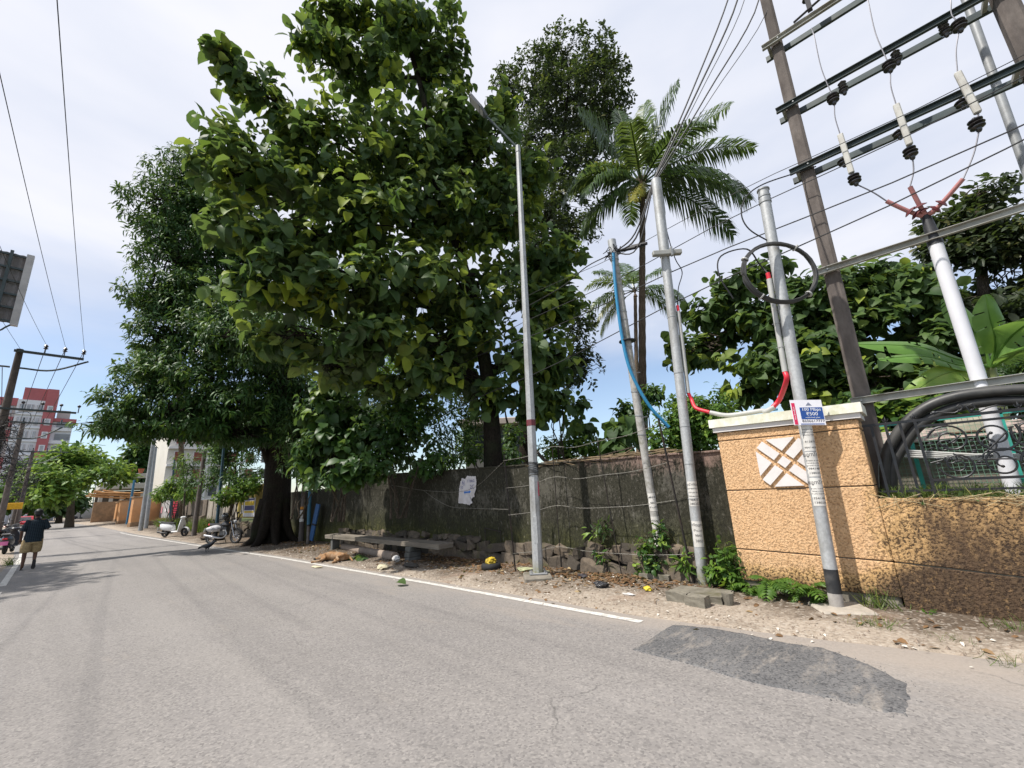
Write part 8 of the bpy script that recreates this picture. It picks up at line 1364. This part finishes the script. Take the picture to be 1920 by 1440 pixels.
def weed(px, py, X, blobs, n, per, size, label, kind='oval', mat=LF_BUSH, young=.3, zb=.05):
    B = [(AX(a, b, X), np.array(r)) for a, b, r in blobs]; fol = foliage([(c, tuple(r)) for c, r in B], n, per, size, kind, -.6, 1, .3, size*.8, young, .6, 2.0, rng.random()*40); g_ = AX(px, py, X); g_[2] = zb; T = thing('weed', g_, label, 'weed', 'ferns and weeds at the wall foot'); m = MB()
    for c, r in B:
        m.tube(limb_pts(g_, c, .0, .2, 5), [.008, .007, .006, .005, .004, .002], 4, False)
    for k in rng.choice(len(fol['c']), min(20, len(fol['c'])), replace=False): b = B[fol['own'][k]][0]; m.tube([b, (np.array(b)+fol['c'][k])/2+np.array([0, 0, .02]), fol['c'][k]], .004, 4, False)
    m.build('stem', BARK, T, True); leaf_mesh('foliage', kind, fol['P'], fol['D'], fol['N'], fol['S'], fol['T'], mat, T)
weed(1368, 1110, 6.95, ((1362, 1040, (.13, .13, .16)), (1372, 1080, (.18, .18, .16)), (1350, 1065, (.12, .16, .12)), (1380, 1105, (.12, .12, .10)), (1335, 1075, (.10, .12, .08))), 95, 8, .10, 'bushy bright weed filling the corner left of the pillar', mat=LF_BRIGHT)
weed(1222, 1085, 7.1, ((1210, 1030, (.14, .14, .16)), (1225, 1060, (.14, .16, .12)), (1236, 1010, (.08, .12, .2)), (1200, 1068, (.10, .12, .08))), 60, 7, .085, 'small rounded-leaved weed climbing behind the mottled pole', 'round')
weed(1108, 1085, 7.1, ((1116, 995, (.07, .12, .05)), (1135, 988, (.08, .14, .05)), (1125, 1040, (.06, .08, .10))), 15, 7, .14, 'thin tall weed with a leafy top against the mossy wall', 'lance', LF_BUSH)
weed(1285, 1062, 7.1, ((1282, 1052, (.10, .12, .07)),), 12, 8, .14, 'bright tuft between the two grey poles', 'lance', LF_BRIGHT); weed(1740, 1160, 6.85, ((1738, 1153, (.05, .06, .05)),), 8, 6, .06, 'tiny sprout at the foot of the low wall', 'oval', LF_BRIGHT)
weed(905, 880, 7.35, ((1010, 1010, (.05, .2, .06)),), 12, 6, .07, 'thin creeper on the mossy wall right of the lamp', 'oval', LF_BUSH, zb=.6)
# grass: tufts by the wall foot, the overgrown top of the low wall
def grass(name, label, pos, size, n_per=1, spread=.0, kind='stuff', lean=.5):
    P = np.repeat(pos, n_per, 0)+rng.normal(scale=spread, size=(len(pos)*n_per, 3))*np.array([1, 1, 0]); n = len(P); D = unit(np.array([0, 0, 1.])+rng.normal(scale=lean, size=(n, 3))*np.array([1, 1, .2])); o = leaf_mesh(name, 'blade', P, D, unit(rng.normal(size=(n, 3))), size*rng.uniform(.5, 1.4, n), np.clip(rng.normal(.45, .25, n), 0, 1), LF_GRASS, None, kind, wscale=np.full(n, 1.0)); o['label'] = label; return o
pos = np.array([(rng.uniform(7.0, 7.45), rng.uniform(-2.2, .42), 1.235) for _ in range(1500)]); grass('grass', 'overgrown grass along the top of the low wall under the railing', pos, .16)
pos = np.array([(rng.uniform(7.4, 9.5), rng.uniform(-3, .6), 1.16) for _ in range(900)]); grass('grass', 'grass between the railing and the green mesh', pos, .22)
P = np.array([(rng.uniform(6.98, 7.3), rng.uniform(-2.0, .4), 1.25) for _ in range(230)]); D = unit(np.array([-.7, 0, .2])+rng.normal(scale=.6, size=(230, 3))); o = leaf_mesh('creeper_leaves', 'oval', P+D*.05, D, unit(rng.normal(size=(230, 3))+np.array([-.5, 0, .8])), rng.uniform(.03, .08, 230), np.clip(rng.normal(.4, .25, 230), 0, 1), LF_BUSH); o['label'] = 'small creeper leaves spilling over the low wall top'
mb = MB()
for _ in range(60):
    y = rng.uniform(-1.6, .4); p = np.array([7.05, y, 1.26]); mb.tube(curve_pts([p, p+np.array([-.10, rng.normal(scale=.1), rng.uniform(-.02, .06)]), p+np.array([-.12, rng.normal(scale=.25), rng.uniform(-.12, .0)])], 4), .003, 3, False)
mb.build('dry_stems', simple('straw', (.36, .29, .17), .9, .25, 20), None, False, 'stuff', 'dry straw stems hanging over the low wall edge')
for px, py, n, sz, lab in ((1652, 1146, 70, .22, 'grass tuft at the low wall foot right of the leaning pole'), (1637, 1177, 60, .10, 'flat grass patch on the sand before the low wall'), (1905, 1188, 60, .12, 'grass tuft at the right edge below the low wall'), (1790, 1203, 26, .08, 'sparse grass tuft on the sandy verge right'), (1902, 1250, 40, .10, 'grass at the road edge in the right corner'), (16, 1062, 80, .25, 'grass tuft on the left verge near the man')):
    g_ = G(px, py); g_[2] = verge_z(g_[0], g_[1]) if g_[0] > 0 else .03; o = grass('grass_tuft', lab, np.tile(g_, (n, 1))+rng.normal(scale=(.07, .11, 0), size=(n, 3)), sz, kind='thing', lean=.6); tag(o, lab, 'grass', 'grass tufts along the verges', 'stuff')
pos = []
for _ in range(2200):
    px = rng.uniform(272, 326); g_ = G(px, 998-.12*(px-272)*-.0+rng.uniform(-9, 0)); pos.append((g_[0]+rng.uniform(.6, 2.2), g_[1]+rng.normal(scale=1), .05))
grass('grass', 'tall yellowish grass on the bank below the sheet fence', np.array(pos), .75)
pos = np.array([(rng.uniform(6.1, 6.9), yat(392, 975, 6.8)+rng.normal(scale=.9), .1) for _ in range(500)]); grass('grass', 'weedy grass before the concrete panel wall', pos, .7)
pos = np.array([(rng.uniform(-4.0, -.95), rng.uniform(10, 60), .04) for _ in range(500)]); grass('grass', 'sparse grass along the left verge', pos, .14)
pos = np.array([(rng.uniform(7.6, 11), rng.uniform(2.5, 21), 1.02) for _ in range(3500)]); grass('grass', 'rank grass in the yard behind the mossy wall', pos, .4)
# dry creepers on the wall top and vines hanging from the tall tree
mb = MB()
for _ in range(46):
    y = rng.uniform(3.4, 6.0); p = np.array([7.4, y, 2.12]); mb.tube(curve_pts([p+rng.normal(scale=(.1, .35, .04)) for _ in range(4)], 4), .007, 4, False)
mb.build('dead_creeper', simple('dry_vine', (.19, .14, .085), .95, .3, 14), None, False, 'stuff', 'tangle of dead creeper lying along the wall top')
for k in range(9):
    px = 935+k*5; vl_ = ['first', 'second', 'third', 'fourth', 'fifth', 'sixth', 'seventh', 'eighth', 'ninth'][k]+' bare vine from the left hanging beside the street lamp top'; a = AH(px, 270+rng.uniform(0, 50), 12.4); b = AH(px+rng.uniform(-6, 6), 430+rng.uniform(-40, 40), 12.4); m = MB(); m.tube(curve_pts([a, (a+b)/2+rng.normal(scale=.08, size=3), b], 5), .008, 4); solo(m, 'hanging_vine', MATS['dry_vine'], vl_, 'vine', 'vines hanging beside the lamp')
m = MB(); m.tube(curve_pts([AH(1005, 845, 11.5), AH(1025, 865, 11), AH(1060, 868, 10.8), AH(1120, 856, 10.6), AH(1190, 838, 10.3)], 5), [.045]*10+[.02]*11, 6); solo(m, 'fallen_branch', BARK, 'dead branch lying along the wall top right of the lamp', 'branch', None, True)
